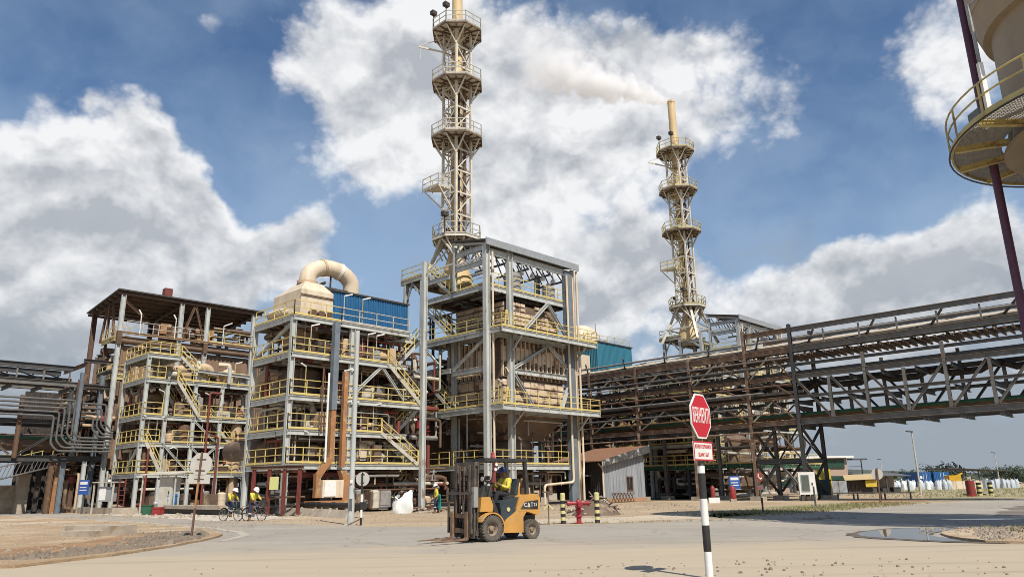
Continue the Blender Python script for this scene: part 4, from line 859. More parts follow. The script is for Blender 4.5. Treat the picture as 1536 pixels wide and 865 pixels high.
g = plant('process_vessel', 'dark round vessel standing under the long rack behind the stop sign', 'vessel', 34, -1); vessel(g, (34, -1), 2.4, .3, 6.5, BROWN)
for k in range(5): drum(plant('process_vessel', ('rusty', 'tan', 'silver', 'brown', 'pale')[k] + ' lying drum among the pipework ' + ('under the left end of the long rack', 'behind the corrugated shed', 'behind the right legs of the long rack', 'beside the zigzag stairs', 'under the middle of the long rack')[k], 'drum', (23, 24, 33, 31, 27)[k], (9, 4, -8, 3, -3)[k]), ((23, 9, 8.8), (27.5, 4, 5), (33, -5, 2.0), (33, 3, 8.2), (31, 1, 11))[k], ((27.5, 9, 8.8), (27.5, 8, 5), (36, -5, 2.0), (37, 3, 8.2), (36, 1, 11))[k], (.8, .9, .7, .9, 1.0)[k], (RUST, TANPIPE, SILVER, BROWN, PALE)[k])

# ================================================================== corrugated shed
Sh = plant('corrugated_shed', 'grey corrugated iron shed with a rusty lean-to roof and a small window', 'shed', 16.5, 2)
SU0, SU1, SV0, SV1 = 13.4, 19.6, -.3, 5.0
def H_(u): return 3.5 + (u - SU0) * .2
part(Sh, 'wall_sheet', MB().corr((SU0, SV0), (16.75, SV0), .35, H_(SU0), .22, .05, ztop=H_(16.75)), SHEDM); part(Sh, 'wall_sheet', MB().corr((17.7, SV0), (SU1, SV0), .35, H_(17.7), .22, .05, ztop=H_(SU1)), SHEDM)
part(Sh, 'wall_sheet', MB().corr((16.75, SV0), (17.7, SV0), 2.15, H_(16.75), .22, .05, ztop=H_(17.7)), SHEDM); part(Sh, 'wall_sheet', MB().corr((16.75, SV0), (17.7, SV0), .35, .95, .22, .05), SHEDM)
wn = part(Sh, 'window', MB().box(16.72, 16.82, SV0 - .06, SV0 + .08, .9, 2.2).box(17.63, 17.73, SV0 - .06, SV0 + .08, .9, 2.2).box(16.82, 17.63, SV0 - .06, SV0 + .08, 2.1, 2.2).box(16.82, 17.63, SV0 - .06, SV0 + .08, .9, 1.0).box(17.2, 17.26, SV0 - .04, SV0 + .06, 1.0, 2.1), RUST)
part(wn, 'pane', MB().box(16.82, 17.2, SV0 + .0, SV0 + .012, 1.0, 2.1), mat('dark_window_glass', (.02, .022, .025), rough=.1)); part(wn, 'pane', MB().box(17.26, 17.63, SV0, SV0 + .012, 1.0, 2.1), MATS['dark_window_glass'])
part(Sh, 'wall_sheet', MB().corr((SU0, SV1), (SU0, 2.3), .3, 3.5, .2, .035), DARK); part(Sh, 'wall_sheet', MB().corr((SU0, 1.1), (SU0, SV0), .3, 3.5, .2, .035), DARK); part(Sh, 'wall_sheet', MB().corr((SU0, 2.3), (SU0, 1.1), 2.2, 3.5, .2, .035), DARK)
part(Sh, 'doorway_lintel', MB().box(SU0 - .5, SU0 + .05, 1.0, 2.5, 2.25, 2.33), SHEDM); part(Sh, 'door', MB().box(SU0 + .3, SU0 + .36, 1.1, 2.3, .3, 2.2), BLACK)
part(Sh, 'wall_sheet', MB().corr((SU1, SV0), (SU1, SV1), .3, H_(SU1), .2, .035), SHEDM)
rb = MB(); rb.prism([(SU0 - .7, SV0 - .5, H_(SU0 - .7) + .06), (SU1 + .3, SV0 - .5, H_(SU1 + .3) + .06), (SU1 + .3, SV0 - .5, H_(SU1 + .3) + .14), (SU0 - .7, SV0 - .5, H_(SU0 - .7) + .14)], (0, 0, 0), (0, SV1 + .4 - SV0 + .5, 0))
part(Sh, 'roof', rb, mat('rust_red_roof_sheet', (.27, .14, .08), (.20, .10, .06), .75, rust=.35, rustcol=(.15, .09, .06)))
part(Sh, 'barge_board', MB().prism([(SU0 - .7, SV0 - .56, H_(SU0 - .7) - .35), (SU1 + .3, SV0 - .56, H_(SU1 + .3) - .5), (SU1 + .3, SV0 - .56, H_(SU1 + .3) + .2), (SU0 - .7, SV0 - .56, H_(SU0 - .7) + .16)], (0, 0, 0), (0, .055, 0)), mat('peeling_black_board', (.05, .05, .05), (.09, .085, .08), .6, rust=.42, rustcol=(.45, .43, .40), scale=2))
part(Sh, 'brick_footing', MB().box(SU0 - .05, SU1 + .1, SV0 - .12, SV0 + .1, 0, .348), mat('orange_brick_footing', (.42, .25, .15), (.34, .2, .12), .85, bump=.3))
pipe(Sh, elbow([(SU0 - .3, SV0 + .2, 3.3), (SU0 - .1, SV0 - .1, 2.9), (SU0 - .1, SV0 - .12, .1)], .2), .075, CREAM, name='downpipe')
g = plant('lattice_barrier', 'low folding lattice barrier lying along the foot of the shed wall', 'barrier', 15.5, -1)
for i in range(7): part(g, 'cross_bar', MB().bar((13.7 + i * .45, -.95, .08), (14.15 + i * .45, -.95, .75), .05, .05).bar((14.15 + i * .45, -.99, .08), (13.7 + i * .45, -.99, .75), .05, .05), RUST)
part(g, 'rails', MB().bar((13.6, -1.02, .78), (17.0, -1.02, .78), .05, .05).bar((13.6, -1.02, .06), (17.0, -1.02, .06), .05, .05), RUST)
# ================================================================== ground, road, water
def sheet(name, pts, z, m_, sub=1):
    mb = MB(); mb.add([(x, y, z) for x, y in pts], [tuple(range(len(pts)))]); o = mesh_obj(name, mb, m_); o['kind'] = 'structure'; return o
def ground_mat(name, cols, scale, rough=.9, bump=.4, bs=14, stones=None, streak=None):
    M = bpy.data.materials.new(name); M.use_nodes = True; t = M.node_tree; b = t.nodes['Principled BSDF']; b.inputs['Roughness'].default_value = rough; b.inputs['Specular IOR Level'].default_value = .2
    g = t.nodes.new('ShaderNodeNewGeometry')
    def noise(s, d, r, st=(1, 1, 1)):
        mp = t.nodes.new('ShaderNodeMapping'); mp.inputs['Scale'].default_value = st; mp.inputs['Rotation'].default_value = (0, 0, R(8)); t.links.new(g.outputs['Position'], mp.inputs[0])
        n = t.nodes.new('ShaderNodeTexNoise'); n.inputs['Scale'].default_value = s; n.inputs['Detail'].default_value = d; n.inputs['Roughness'].default_value = r; t.links.new(mp.outputs[0], n.inputs['Vector']); return n.outputs['Fac']
    def mixc(f, a, c, lo, hi):
        mr = t.nodes.new('ShaderNodeMapRange'); mr.interpolation_type = 'SMOOTHSTEP'; mr.inputs['From Min'].default_value = lo; mr.inputs['From Max'].default_value = hi; t.links.new(f, mr.inputs['Value'])
        mx = t.nodes.new('ShaderNodeMixRGB'); t.links.new(mr.outputs[0], mx.inputs[0])
        for i, q in ((1, a), (2, c)):
            if isinstance(q, tuple): mx.inputs[i].default_value = (*q, 1)
            else: t.links.new(q, mx.inputs[i])
        return mx.outputs[0]
    o = mixc(noise(scale, 6, .6), cols[0], cols[1], .38, .62)
    if len(cols) > 2: o = mixc(noise(scale * .35, 5, .6, streak or (1, 1, 1)), o, cols[2], .48, .66)
    if len(cols) > 3: o = mixc(noise(scale * 9, 4, .7), o, cols[3], .56, .72)
    t.links.new(o, b.inputs['Base Color'])
    bp = t.nodes.new('ShaderNodeBump'); bp.inputs['Strength'].default_value = bump; bp.inputs['Distance'].default_value = .04; t.links.new(noise(bs, 6, .7), bp.inputs['Height']); t.links.new(bp.outputs[0], b.inputs['Normal'])
    return M
DIRT = ground_mat('sandy_dirt', ((.40, .305, .20), (.33, .25, .165), (.44, .35, .25), (.27, .20, .135)), .25)
ASPH = ground_mat('dusty_asphalt', ((.335, .302, .255), (.30, .272, .232), (.375, .33, .268), (.265, .238, .20)), .22, .85, .25, 40, streak=(.35, 1.6, 1))
def road_mat():
    M = ASPH; t = M.node_tree; b = t.nodes['Principled BSDF']; base = b.inputs['Base Color'].links[0].from_socket
    g = t.nodes.new('ShaderNodeNewGeometry'); sp = t.nodes.new('ShaderNodeSeparateXYZ'); t.links.new(g.outputs['Position'], sp.inputs[0])
    def mth(op, a, c):
        n = t.nodes.new('ShaderNodeMath'); n.operation = op
        for i, q in enumerate((a, c)):
            if isinstance(q, (int, float)): n.inputs[i].default_value = q
            else: t.links.new(q, n.inputs[i])
        return n.outputs[0]
    def noise(s, st, d=6):
        mp = t.nodes.new('ShaderNodeMapping'); mp.inputs['Scale'].default_value = st; t.links.new(g.outputs['Position'], mp.inputs[0])
        n = t.nodes.new('ShaderNodeTexNoise'); n.inputs['Scale'].default_value = s; n.inputs['Detail'].default_value = d; n.inputs['Roughness'].default_value = .65; t.links.new(mp.outputs[0], n.inputs['Vector']); return n.outputs['Fac']
    f = mth('ADD', mth('SUBTRACT', 20.2, sp.outputs['Y']), mth('MULTIPLY', mth('SUBTRACT', noise(.35, (.5, 1.3, 1)), .5), 9.0))   # wind-blown dust lies along the near verge
    mr = t.nodes.new('ShaderNodeMapRange'); mr.interpolation_type = 'SMOOTHSTEP'; mr.inputs['From Min'].default_value = -2.0; mr.inputs['From Max'].default_value = 2.6; t.links.new(f, mr.inputs['Value'])
    sandn = t.nodes.new('ShaderNodeMixRGB'); t.links.new(noise(1.2, (.4, 1.4, 1)), sandn.inputs[0]); sandn.inputs[1].default_value = (.455, .38, .28, 1); sandn.inputs[2].default_value = (.38, .315, .23, 1)
    m1 = t.nodes.new('ShaderNodeMixRGB'); t.links.new(mr.outputs[0], m1.inputs[0]); t.links.new(base, m1.inputs[1]); t.links.new(sandn.outputs[0], m1.inputs[2])
    trk = t.nodes.new('ShaderNodeMapRange'); trk.inputs['From Min'].default_value = .55; trk.inputs['From Max'].default_value = .75; trk.inputs['To Max'].default_value = .75; t.links.new(noise(.8, (.05, 1.5, 1), 5), trk.inputs['Value'])
    m2 = t.nodes.new('ShaderNodeMixRGB'); t.links.new(trk.outputs[0], m2.inputs[0]); t.links.new(m1.outputs[0], m2.inputs[1]); m2.inputs[2].default_value = (.245, .21, .165, 1)
    vr = t.nodes.new('ShaderNodeTexVoronoi'); vr.feature = 'DISTANCE_TO_EDGE'; vr.inputs['Scale'].default_value = .22
    dm = t.nodes.new('ShaderNodeVectorMath'); dm.operation = 'ADD'; nn = t.nodes.new('ShaderNodeTexNoise'); nn.inputs['Scale'].default_value = .9; nn.inputs['Detail'].default_value = 6; t.links.new(g.outputs['Position'], nn.inputs['Vector']); t.links.new(g.outputs['Position'], dm.inputs[0]); sc_ = t.nodes.new('ShaderNodeVectorMath'); sc_.operation = 'SCALE'; sc_.inputs['Scale'].default_value = 1.4; t.links.new(nn.outputs['Color'], sc_.inputs[0]); t.links.new(sc_.outputs[0], dm.inputs[1]); t.links.new(dm.outputs[0], vr.inputs['Vector'])
    ck = t.nodes.new('ShaderNodeMapRange'); ck.inputs['From Min'].default_value = .012; ck.inputs['From Max'].default_value = .002; ck.inputs['To Max'].default_value = .5; t.links.new(vr.outputs['Distance'], ck.inputs['Value'])
    m3 = t.nodes.new('ShaderNodeMixRGB'); ckm = mth('MULTIPLY', ck.outputs[0], mth('SUBTRACT', 1.0, mr.outputs[0])); t.links.new(ckm, m3.inputs[0]); t.links.new(m2.outputs[0], m3.inputs[1]); m3.inputs[2].default_value = (.17, .14, .11, 1)
    t.links.new(m3.outputs[0], b.inputs['Base Color'])
SAND = ground_mat('tan_road_dust', ((.47, .365, .245), (.42, .325, .22), (.39, .315, .225), (.50, .40, .28)), .3, .95, .3, 30, streak=(.3, 1.5, 1))
GRAV = ground_mat('pale_gravel', ((.42, .315, .205), (.34, .235, .14), (.50, .41, .30), (.24, .17, .11)), .5, .95, 1.0, 9)
APRON = ground_mat('bleached_gravel', ((.55, .49, .41), (.45, .39, .32), (.38, .30, .21), (.6, .55, .48)), .3, .9, .5, 20)
LOAM = ground_mat('reddish_loam', ((.33, .20, .11), (.26, .16, .09), (.40, .27, .16), (.2, .13, .08)), .6, .95, .8, 8)
DGRASS = ground_mat('dry_short_turf', ((.33, .28, .17), (.25, .23, .12), (.40, .33, .22), (.17, .16, .075)), .35, .95, .7, 9)
road_mat()
sheet('ground', [(-3000, -400), (3000, -400), (3000, 4500), (-3000, 4500)], 0, DIRT)
def jag(pts, amp=.12, step=.8, seed=1):
    q = random.Random(seed); out = []
    for a, b in zip(pts, pts[1:] + pts[:1]):
        a, b = Vector(a), Vector(b); n = max(1, int((b - a).length / step))
        n = min(n, 40)
        for i in range(n): p = a.lerp(b, i / n); out.append((p.x + q.uniform(-amp, amp), p.y + q.uniform(-amp, amp)))
    return out
far = [(-150, 168), (-50.8, 75.8), (-32, 57.5), (-20, 45.0), (-13.5, 38.2), (-8.6, 34.0), (-5.8, 31.8), (-3.3, 30.9), (-.4, 30.5), (3.3, 30.7), (7.7, 32.3), (11.5, 35.0), (18.1, 41.5), (24, 47.2), (31, 53.0), (38, 57.0), (60, 68), (120, 95)]
sheet('road', jag(far + [(120, 60), (60, 25), (60, -8), (-40, -8), (-150, 60)], .1, .8, 2), .008, ASPH)

#sheet('road_shoulder', jag([(-60, 13.5), (-40, 14.6), (-20, 15.6), (-9.2, 17.5), (-5.7, 18.5), (-2.7, 19.2), (-.2, 19.9), (3.7, 19.6), (7.5, 18.8), (11.3, 19.0), (30, 19.5), (60, 21), (60, -8), (-60, -8)], .22, .7, 3), .012, SAND)
sheet('apron', jag([(-31, 57), (-20.5, 45.6), (-15.5, 40.6), (-12, 42), (-17, 52), (-24, 61), (-32, 65)], .25, .9, 4), .006, APRON)
sheet('apron', jag([(-1.5, 31.6), (4, 31.6), (9, 34.5), (13, 38.5), (10, 41), (4, 36.5), (-1, 36)], .25, .9, 5), .006, ground_mat('pale_track_dust', ((.47, .39, .29), (.42, .35, .26), (.5, .43, .33), (.38, .3, .22)), .3, .9, .3, 20))
sheet('turf', jag([(8.6, 33.9), (11.8, 36.1), (18, 42.3), (23.8, 48.4), (30, 54), (28.5, 57), (22, 54), (11.5, 45)], .3, .9, 6), .006, DGRASS)
sheet('turf', jag([(30, 54.5), (38, 58.6), (60, 70), (90, 84), (110, 130), (60, 125), (45, 85), (33, 62)], .4, 2, 7), .006, DGRASS)
sheet('loam', jag([(22, 48.5), (29, 54), (31, 58.5), (25, 58)], .25, .7, 8), .010, LOAM)
# gravel island on the left with a concrete lip
isl = [(-10.6, 16.6), (-10.1, 18.3), (-9.7, 21.0), (-9.75, 24), (-10.0, 26.4), (-10.9, 28.7), (-13.3, 32.4), (-20.2, 40.2), (-28, 47.4), (-39.2, 57.6), (-60, 77), (-75, 70), (-75, 17)]
o = mesh_obj('island', MB().prism([(x, y, 0) for x, y in jag(isl, .07, .7, 9)], (0, 0, .004), (0, 0, .07)), GRAV); o['kind'] = 'structure'
sheet('loam', jag([(-11, 18.6), (-10.3, 21), (-10.5, 25.8), (-12, 28.6), (-14.2, 28.6), (-13.4, 24), (-14.5, 19)], .3, .6, 10), .076, LOAM)
sheet('road_edge_line', [(-9.0, 24.2), (-9.3, 27.3), (-10.4, 29.6), (-13.0, 33.3), (-19.9, 41.1), (-27.8, 48.3), (-39, 58.6), (-39.3, 58.3), (-28.05, 48.0), (-20.15, 40.8), (-13.25, 33.0), (-10.65, 29.3), (-9.6, 27.1), (-9.25, 24.2)], .014, ground_mat('worn_white_line', ((.45, .40, .33), (.36, .32, .26)), 2.0))
k = thing('concrete_block', 'weathered flat concrete slab on the gravel island behind the bare signpost', 'concrete block', (-15.0, 27.2, .07), R(-18)); k.scale = (.72, .72, .8)
part(k, 'upper_slab', MB().box(-1.75, 1.5, .2, 1.5, .0, .42), CONC); part(k, 'front_slab', MB().box(-1.15, .9, -.7, .19, 0, .24), CONC)
# water on the right
pud = [(9.4, 21.4), (9.9, 22.7), (10.9, 23.7), (12, 24.5), (12.9, 24.4), (13.6, 23.9), (12.8, 23.2), (11.9, 22.3), (11.3, 21.5), (11.15, 20.4), (11.4, 19.3), (11.6, 18.6), (10.6, 19.2), (9.9, 20.2)]
def smooth(pts, n=3):
    for _ in range(n):
        out = []
        for a, b in zip(pts, pts[1:] + pts[:1]): out += [(a[0] * .75 + b[0] * .25, a[1] * .75 + b[1] * .25), (a[0] * .25 + b[0] * .75, a[1] * .25 + b[1] * .75)]
        pts = out
    return pts
WAT = mat('puddle_water', (.10, .085, .065), (.09, .075, .055), .02, spec=.5, scale=.5); WAT.node_tree.nodes['Principled BSDF'].inputs['IOR'].default_value = 1.33
cx_, cy_ = 11.3, 21.9
wet = sheet('wet_rim', jag([(cx_ + (x - cx_) * 1.16 , cy_ + (y - cy_) * 1.15) for x, y in smooth(pud, 2)], .1, .3, 21), .020, ground_mat('wet_mud', ((.12, .095, .07), (.15, .12, .09)), 1.5, .45, .2, 20))
sheet('puddle_water', smooth(pud), .024, WAT)
sheet('puddle_water', smooth([(15.4, 29.2), (17.5, 29.8), (19.5, 29.0), (17.5, 28.5)]), .016, WAT)
sheet('dark_patch', jag(smooth([(11.4, 31.5), (13.2, 33.0), (13.6, 32.3), (12, 30.9)], 2), .1, .5, 3), .012, MATS.get('wet_mud') or bpy.data.materials['wet_mud'])  # small dark sheet in the puddle rim's colour
sheet('dark_patch', jag(smooth([(19, 31), (24, 38), (31, 46.5), (33, 44), (27, 35), (22, 30)], 2), .4, .8, 4), .012, ground_mat('dark_asphalt', ((.19, .16, .135), (.14, .12, .10), (.26, .22, .18)), .4, .55, .2, 20, streak=(.3, 1.5, 1)))  # darker streaked sheet laid over the right side of the road
o = mesh_obj('island', MB().prism([(x, y, 0) for x, y in jag(smooth([(11.2, 18.2), (11.35, 20.2), (11.6, 21.4), (12.4, 22.5), (14, 23.6), (18, 24.4), (26, 24.6), (30, 22), (26, 18), (16, 16.5)], 1), .08, .5, 12)], (0, 0, .004), (0, 0, .06)), GRAV); o['kind'] = 'structure'
# stones, weeds
def stones(name, region, n, smin, smax, z, m_, seed, dens=None):
    q = random.Random(seed); b = MB()
    for i in range(n):
        x, y = region(q); s_ = q.uniform(smin, smax) * (1.9 if q.random() < .06 else 1); a0 = q.uniform(0, 6)
        lo = [(x + s_ * q.uniform(.7, 1.1) * math.cos(a0 + j * 1.257), y + s_ * q.uniform(.7, 1.1) * math.sin(a0 + j * 1.257), z) for j in range(5)]
        hi = [(x + (px - x) * q.uniform(.4, .7), y + (py - y) * q.uniform(.4, .7), z + s_ * q.uniform(.4, .8)) for px, py, _ in lo]
        b.add(lo + hi, [(0, 1, 6, 5), (1, 2, 7, 6), (2, 3, 8, 7), (3, 4, 9, 8), (4, 0, 5, 9), (5, 6, 7, 8, 9)])
    o = mesh_obj(name, b, m_); o['kind'] = 'stuff'; return o
STONE = mat('dusty_stone', (.36, .30, .23), (.2, .16, .12), .9, scale=1.2, world=True, amount=1.0)
DSTONE = mat('dark_broken_stone', (.13, .105, .08), (.24, .19, .14), .9, scale=1.5, world=True, amount=1.0)
def edge_band(q):
    E_ = [(-11, 18.0), (-10.3, 20), (-10.1, 22.5), (-10.3, 25), (-10.9, 27), (-11.8, 28.6)]
    i = q.randrange(5); t = q.random(); a, b = E_[i], E_[i + 1]; w_ = abs(q.gauss(0, .75)); return (a[0] + (b[0] - a[0]) * t - w_ + .2, a[1] + (b[1] - a[1]) * t - w_ * .2)
stones('rubble', edge_band, 1500, .025, .11, .07, DSTONE, 1)
stones('gravel', lambda q: (q.uniform(-30, -10.6), q.uniform(16.5, 40)), 2600, .015, .06, .07, STONE, 2)
stones('gravel', lambda q: (lambda t: (11.3 + t * 2.6 + abs(q.gauss(0, .5)), 19 + t * 4.6 + q.uniform(-.3, .3) - t * .2))(q.random()), 900, .015, .055, .06, STONE, 3)
stones('gravel', lambda q: (q.uniform(12, 24), q.uniform(18, 23.5)), 1300, .012, .05, .06, STONE, 4)
stones('pebbles', lambda q: (q.gauss(4.6, 2.6), q.uniform(11.6, 15.6)), 95, .012, .04, .012, DSTONE, 5)
stones('pebbles', lambda q: (q.uniform(-9, 9), q.uniform(11.5, 16.5)), 90, .008, .022, .012, DSTONE, 6)
stones('pebbles', lambda q: (q.uniform(-14, 16), q.uniform(31.5, 46)), 700, .015, .06, .004, STONE, 7)
stones('rubble', lambda q: (q.uniform(-30, 12), q.uniform(46, 62)), 900, .03, .14, .0, STONE, 8)
def grass(name, region, n, h, m_, seed, z=0):
    q = random.Random(seed); b = MB()
    for i in range(n):
        x, y = region(q)
        for k in range(5):
            a = q.uniform(0, 6.28); l = h * q.uniform(.5, 1.2); dx, dy = math.cos(a), math.sin(a); s_ = l * .07
            p = (x + dx * .03, y + dy * .03); t = (x + dx * l * .6, y + dy * l * .6)
            b.add([(p[0] - dy * s_, p[1] + dx * s_, z), (p[0] + dy * s_, p[1] - dx * s_, z), (t[0], t[1], z + l)], [(0, 1, 2)])
    o = mesh_obj(name, b, m_); o['kind'] = 'stuff'; return o
GR = mat('dry_green_blade', (.16, .17, .06), (.25, .22, .10), .8, scale=.6, world=True)
grass('grass', lambda q: (q.uniform(13.5, 24), q.uniform(21.0, 23.6)), 420, .13, GR, 1, .06)
grass('grass', lambda q: (lambda t: (8.6 + 15 * t + q.uniform(-.6, 3), 34.3 + 14.4 * t + q.uniform(0, 5)))(q.random()), 2200, .12, GR, 2)
grass('grass', lambda q: (q.uniform(-1, 14), 31.6 + q.uniform(-.3, .5) + max(0, 0)), 200, .1, GR, 3)
grass('grass', lambda q: (q.uniform(32, 80), q.uniform(62, 110)), 2600, .2, GR, 4)
grass('grass', lambda q: (q.gauss(5, 3.5), q.uniform(11.4, 13.5)), 60, .06, mat('dead_straw', (.36, .28, .16), (.3, .23, .13), .9), 5, .012)
# kerbs along the plant edge
kb = thing('kerb', 'pale broken concrete kerb slabs leaning below the long black pipe', 'kerb', (-12.6, 46.6, 0), math.atan2(40.3 - 51.8, -8.8 + 16.6))
for i in range(5): part(kb, 'kerb_slab', MB().prism([(-7 + i * 2.75, -.25, 0), (-4.32 + i * 2.75, -.25, 0), (-4.36 + i * 2.75 - .1, .0, .42), (-6.95 + i * 2.75, .0, .42)], (0, 0, 0), (0, .14, 0)), CONC)
pb = thing('black_pipe', 'long black pipe with collars lying along the top of the concrete kerb', 'pipe', (-12.6, 46.9, 0), math.atan2(40.3 - 51.8, -8.8 + 16.6))
pp_ = part(pb, 'shaft', MB().tube([(-7.2, .55, .62), (6.8, .55, .62)], .15, 14), BLACK, True); part(pb, 'open_end', MB().tube([(6.8, .55, .62), (7.1, .55, .62)], .22, 14), BLACK, True)
for i in range(5): part(pb, 'pipe_collar', MB().tube([(-5 + i * 2.5, .55, .62), (-4.75 + i * 2.5, .55, .62)], .18, 14), BLACK, True); part(pb, 'cradle', MB().box(-5 + i * 2.5, -4.8 + i * 2.5, .3, .8, 0, .47), CONC)
lw = plant('low_kerb_wall', 'long low orange-tinged concrete curb wall at the left edge of the plant', 'kerb', -15, 33); part(lw, 'wall_run', MB().box(-19, -15.4, 20.4, 20.75, 0, .45).box(-19, -18.7, 20.76, 44, 0, .45), CONC)
lw = plant('loading_ledge', 'pale concrete ledge below the pipework to the left of the cyclists', 'ledge', -15, 15); part(lw, 'slab', MB().box(-16.6, -15.6, 8, 19, .35, .6), CONC); part(lw, 'support', MB().box(-16.4, -15.9, 8.2, 18.8, 0, .348), DARK)
sheet('plant_floor', [Wp(-19, 60), Wp(-19, 20.5), Wp(-15, 2.6), Wp(-.8, 2.6), Wp(-.8, -1.2), Wp(60, -1.2), Wp(60, 60)], .004, ground_mat('oily_plant_floor', ((.24, .185, .13), (.17, .13, .095), (.3, .24, .18), (.12, .09, .065)), .5))
# ================================================================== signs, posts, bollards
REDX = mat('worn_extinguisher_red', (.32, .035, .03), (.22, .03, .03), .5)
def text(root, body, size, loc, rot, m_, sx=1.0, ext=.002):
    c = bpy.data.curves.new('lettering', 'FONT'); c.body = body; c.size = size; c.align_x = 'CENTER'; c.align_y = 'CENTER'; c.extrude = ext; c.resolution_u = 3; c.space_character = 1.12
    o0 = bpy.data.objects.new('lettering', c); COL.objects.link(o0); me = bpy.data.meshes.new_from_object(o0.evaluated_get(bpy.context.evaluated_depsgraph_get())); bpy.data.objects.remove(o0); o = bpy.data.objects.new('lettering', me); COL.objects.link(o); me.materials.clear(); o.parent = root; o.location = loc; o.rotation_euler = rot; o.scale = (sx, 1, 1); me.materials.append(m_); return o
SRED = mat('stop_sign_red', (.50, .012, .025), (.44, .012, .022), .4, scale=2); SWH = mat('sign_white', (.74, .73, .70), (.66, .64, .6), .45, rust=.28, rustcol=(.45, .36, .28))
BACK = mat('grey_sign_back', (.50, .48, .43), (.42, .40, .36), .6, rust=.34, rustcol=(.34, .27, .2))
def banded(root, r_, segs, m1, m2, z0=0, name='band', n=14):
    z = z0
    for i, l in enumerate(segs): part(root, name, MB().tube([(0, 0, z), (0, 0, z + l)], r_, n), (m1, m2)[i % 2], True); z += l
def oct2(r_, y): return [(r_ * math.cos(R(22.5 + 45 * i)), y, r_ * math.sin(R(22.5 + 45 * i))) for i in range(8)]
S = thing('stop_sign', 'red octagonal stop sign with white capitals on a black and white banded post', 'stop sign', (3.12, 12.8, 0), R(51))
banded(S, .062, (.42, .41, .42, .41, .12), WHITE, BLACK)
part(S, 'post_top', MB().tube([(0, 0, 1.78), (0, 0, 2.75)], .045, 10), PIPEG, True)
p = part(S, 'octagon_plate', MB().prism([(x * .405, -.075, z * .405 + 2.6) for x, _, z in oct2(1, 0)], (0, 0, 0), (0, .02, 0)), SWH)
part(p, 'red_face', MB().prism([(x * .375, -.079, z * .375 + 2.6) for x, _, z in oct2(1, 0)], (0, 0, 0), (0, .003, 0)), SRED)
text(p, 'BERHENTI', .38, (0, -.081, 2.6), (R(90), 0, 0), SWH, .335, .003)
p = part(S, 'notice_plate', MB().box(-.36, .36, -.072, -.056, 1.86, 2.18), SWH)
part(p, 'red_border', MB().box(-.36, .36, -.075, -.0725, 1.86, 1.885).box(-.36, .36, -.075, -.0725, 2.155, 2.18).box(-.36, -.335, -.075, -.0725, 1.8855, 2.1545).box(.335, .36, -.075, -.0725, 1.8855, 2.1545), SRED)
text(p, 'BERHENTI SEPENUHNYA', .095, (0, -.074, 2.09), (R(90), 0, 0), SRED, .54); text(p, 'SELAMA 3 SAAT', .095, (0, -.074, 1.955), (R(90), 0, 0), SRED, .55)
S = thing('signpost', 'leaning rusty signpost seen from behind with a pale octagon plate and a small plate below', 'signpost', (-10.2, 24.4, .06), R(8)); S.rotation_euler = (0, R(2.2), R(8)); S.scale = (.92, 1, 1)
part(S, 'post', MB().bar((0, 0, 0), (0, 0, .95), .075, .06), RUST); part(S, 'post', MB().bar((0, 0, .951), (0, 0, 1.75), .075, .06), ORRUST); part(S, 'post', MB().bar((0, 0, 1.751), (0, 0, 2.68), .075, .06), RUST)
part(S, 'octagon_plate', MB().prism([(x * .385, .05, z * .385 + 2.3) for x, _, z in oct2(1, 0)], (0, 0, 0), (0, .018, 0)), BACK)
part(S, 'small_plate', MB().box(-.36, .36, .05, .066, 1.7, 1.98), BACK); part(S, 'clamp_bar', MB().box(-.16, .16, .035, .049, 2.44, 2.47).box(-.16, .16, .035, .049, 2.09, 2.12).box(-.16, .16, .035, .049, 1.83, 1.85), RUST)
S = thing('round_sign', 'round sign seen from behind on a thin black and white banded post', 'road sign', (-6.65, 33.2, 0), R(-4))
banded(S, .05, (.32, .32, .32, .32, .30), BLACK, WHITE); part(S, 'post_top', MB().bar((0, 0, 1.58), (0, 0, 2.2), .08, .05), BLACK)
part(S, 'disc', MB().tube([(0, .05, 1.92), (0, .07, 1.92)], .30, 28), BACK); part(S, 'clamp_bar', MB().box(-.08, .08, .03, .049, 2.1, 2.13).box(-.08, .08, .03, .049, 1.75, 1.78), BLACK)
part(S, 'stay', MB().bar((-.55, -.1, .02), (-.05, 0, .25), .05, .05), RUST)
S = thing('steel_pole', 'tall plain grey steel pole standing at the road edge by the round sign', 'pole', (-7.2, 33.7, 0)); part(S, 'shaft', MB().tube([(0, 0, 0), (0, 0, 1.6), (.0, 0, 1.61), (0, 0, 8.6)], .12, 14, [.145, .14, .11, .10]), GREY, True); part(S, 'base_plate', MB().box(-.24, .24, -.24, .24, 0, .04), GREY); part(S, 'tag_plate', MB().box(-.06, .06, -.16, -.147, 1.75, 1.9), WHITE); part(S, 'door_plate', MB().box(-.07, .07, -.155, -.142, .6, 1.1), PIPEG)
YB = mat('pale_yellow_band', (.62, .56, .26), (.5, .45, .2), .6, rust=.3, rustcol=(.4, .34, .2))
for x, y, lb in ((1.92, 31.5, 'yellow and black banded bollard to the left of the red hydrant'), (3.32, 31.6, 'yellow and black banded bollard to the right of the red hydrant')):
    S = thing('bollard', lb, 'bollard', (x, y, 0), 0, 'banded bollards beside the hydrant')
    z = 0
    for i in range(9): part(S, 'band', MB().tube([(0, 0, z), (0, 0, z + .128)], .105, 14), (BLACK, YB)[i % 2] if i < 8 else YB, True); z += .1285
    part(S, 'cap', MB().lathe([(.105, z), (.09, z + .04), (.03, z + .055)], (0, 0, 0), 14), YB, True)
S = thing('fire_hydrant', 'red pillar fire hydrant with two side outlets between two banded bollards', 'hydrant', (2.55, 31.4, 0))
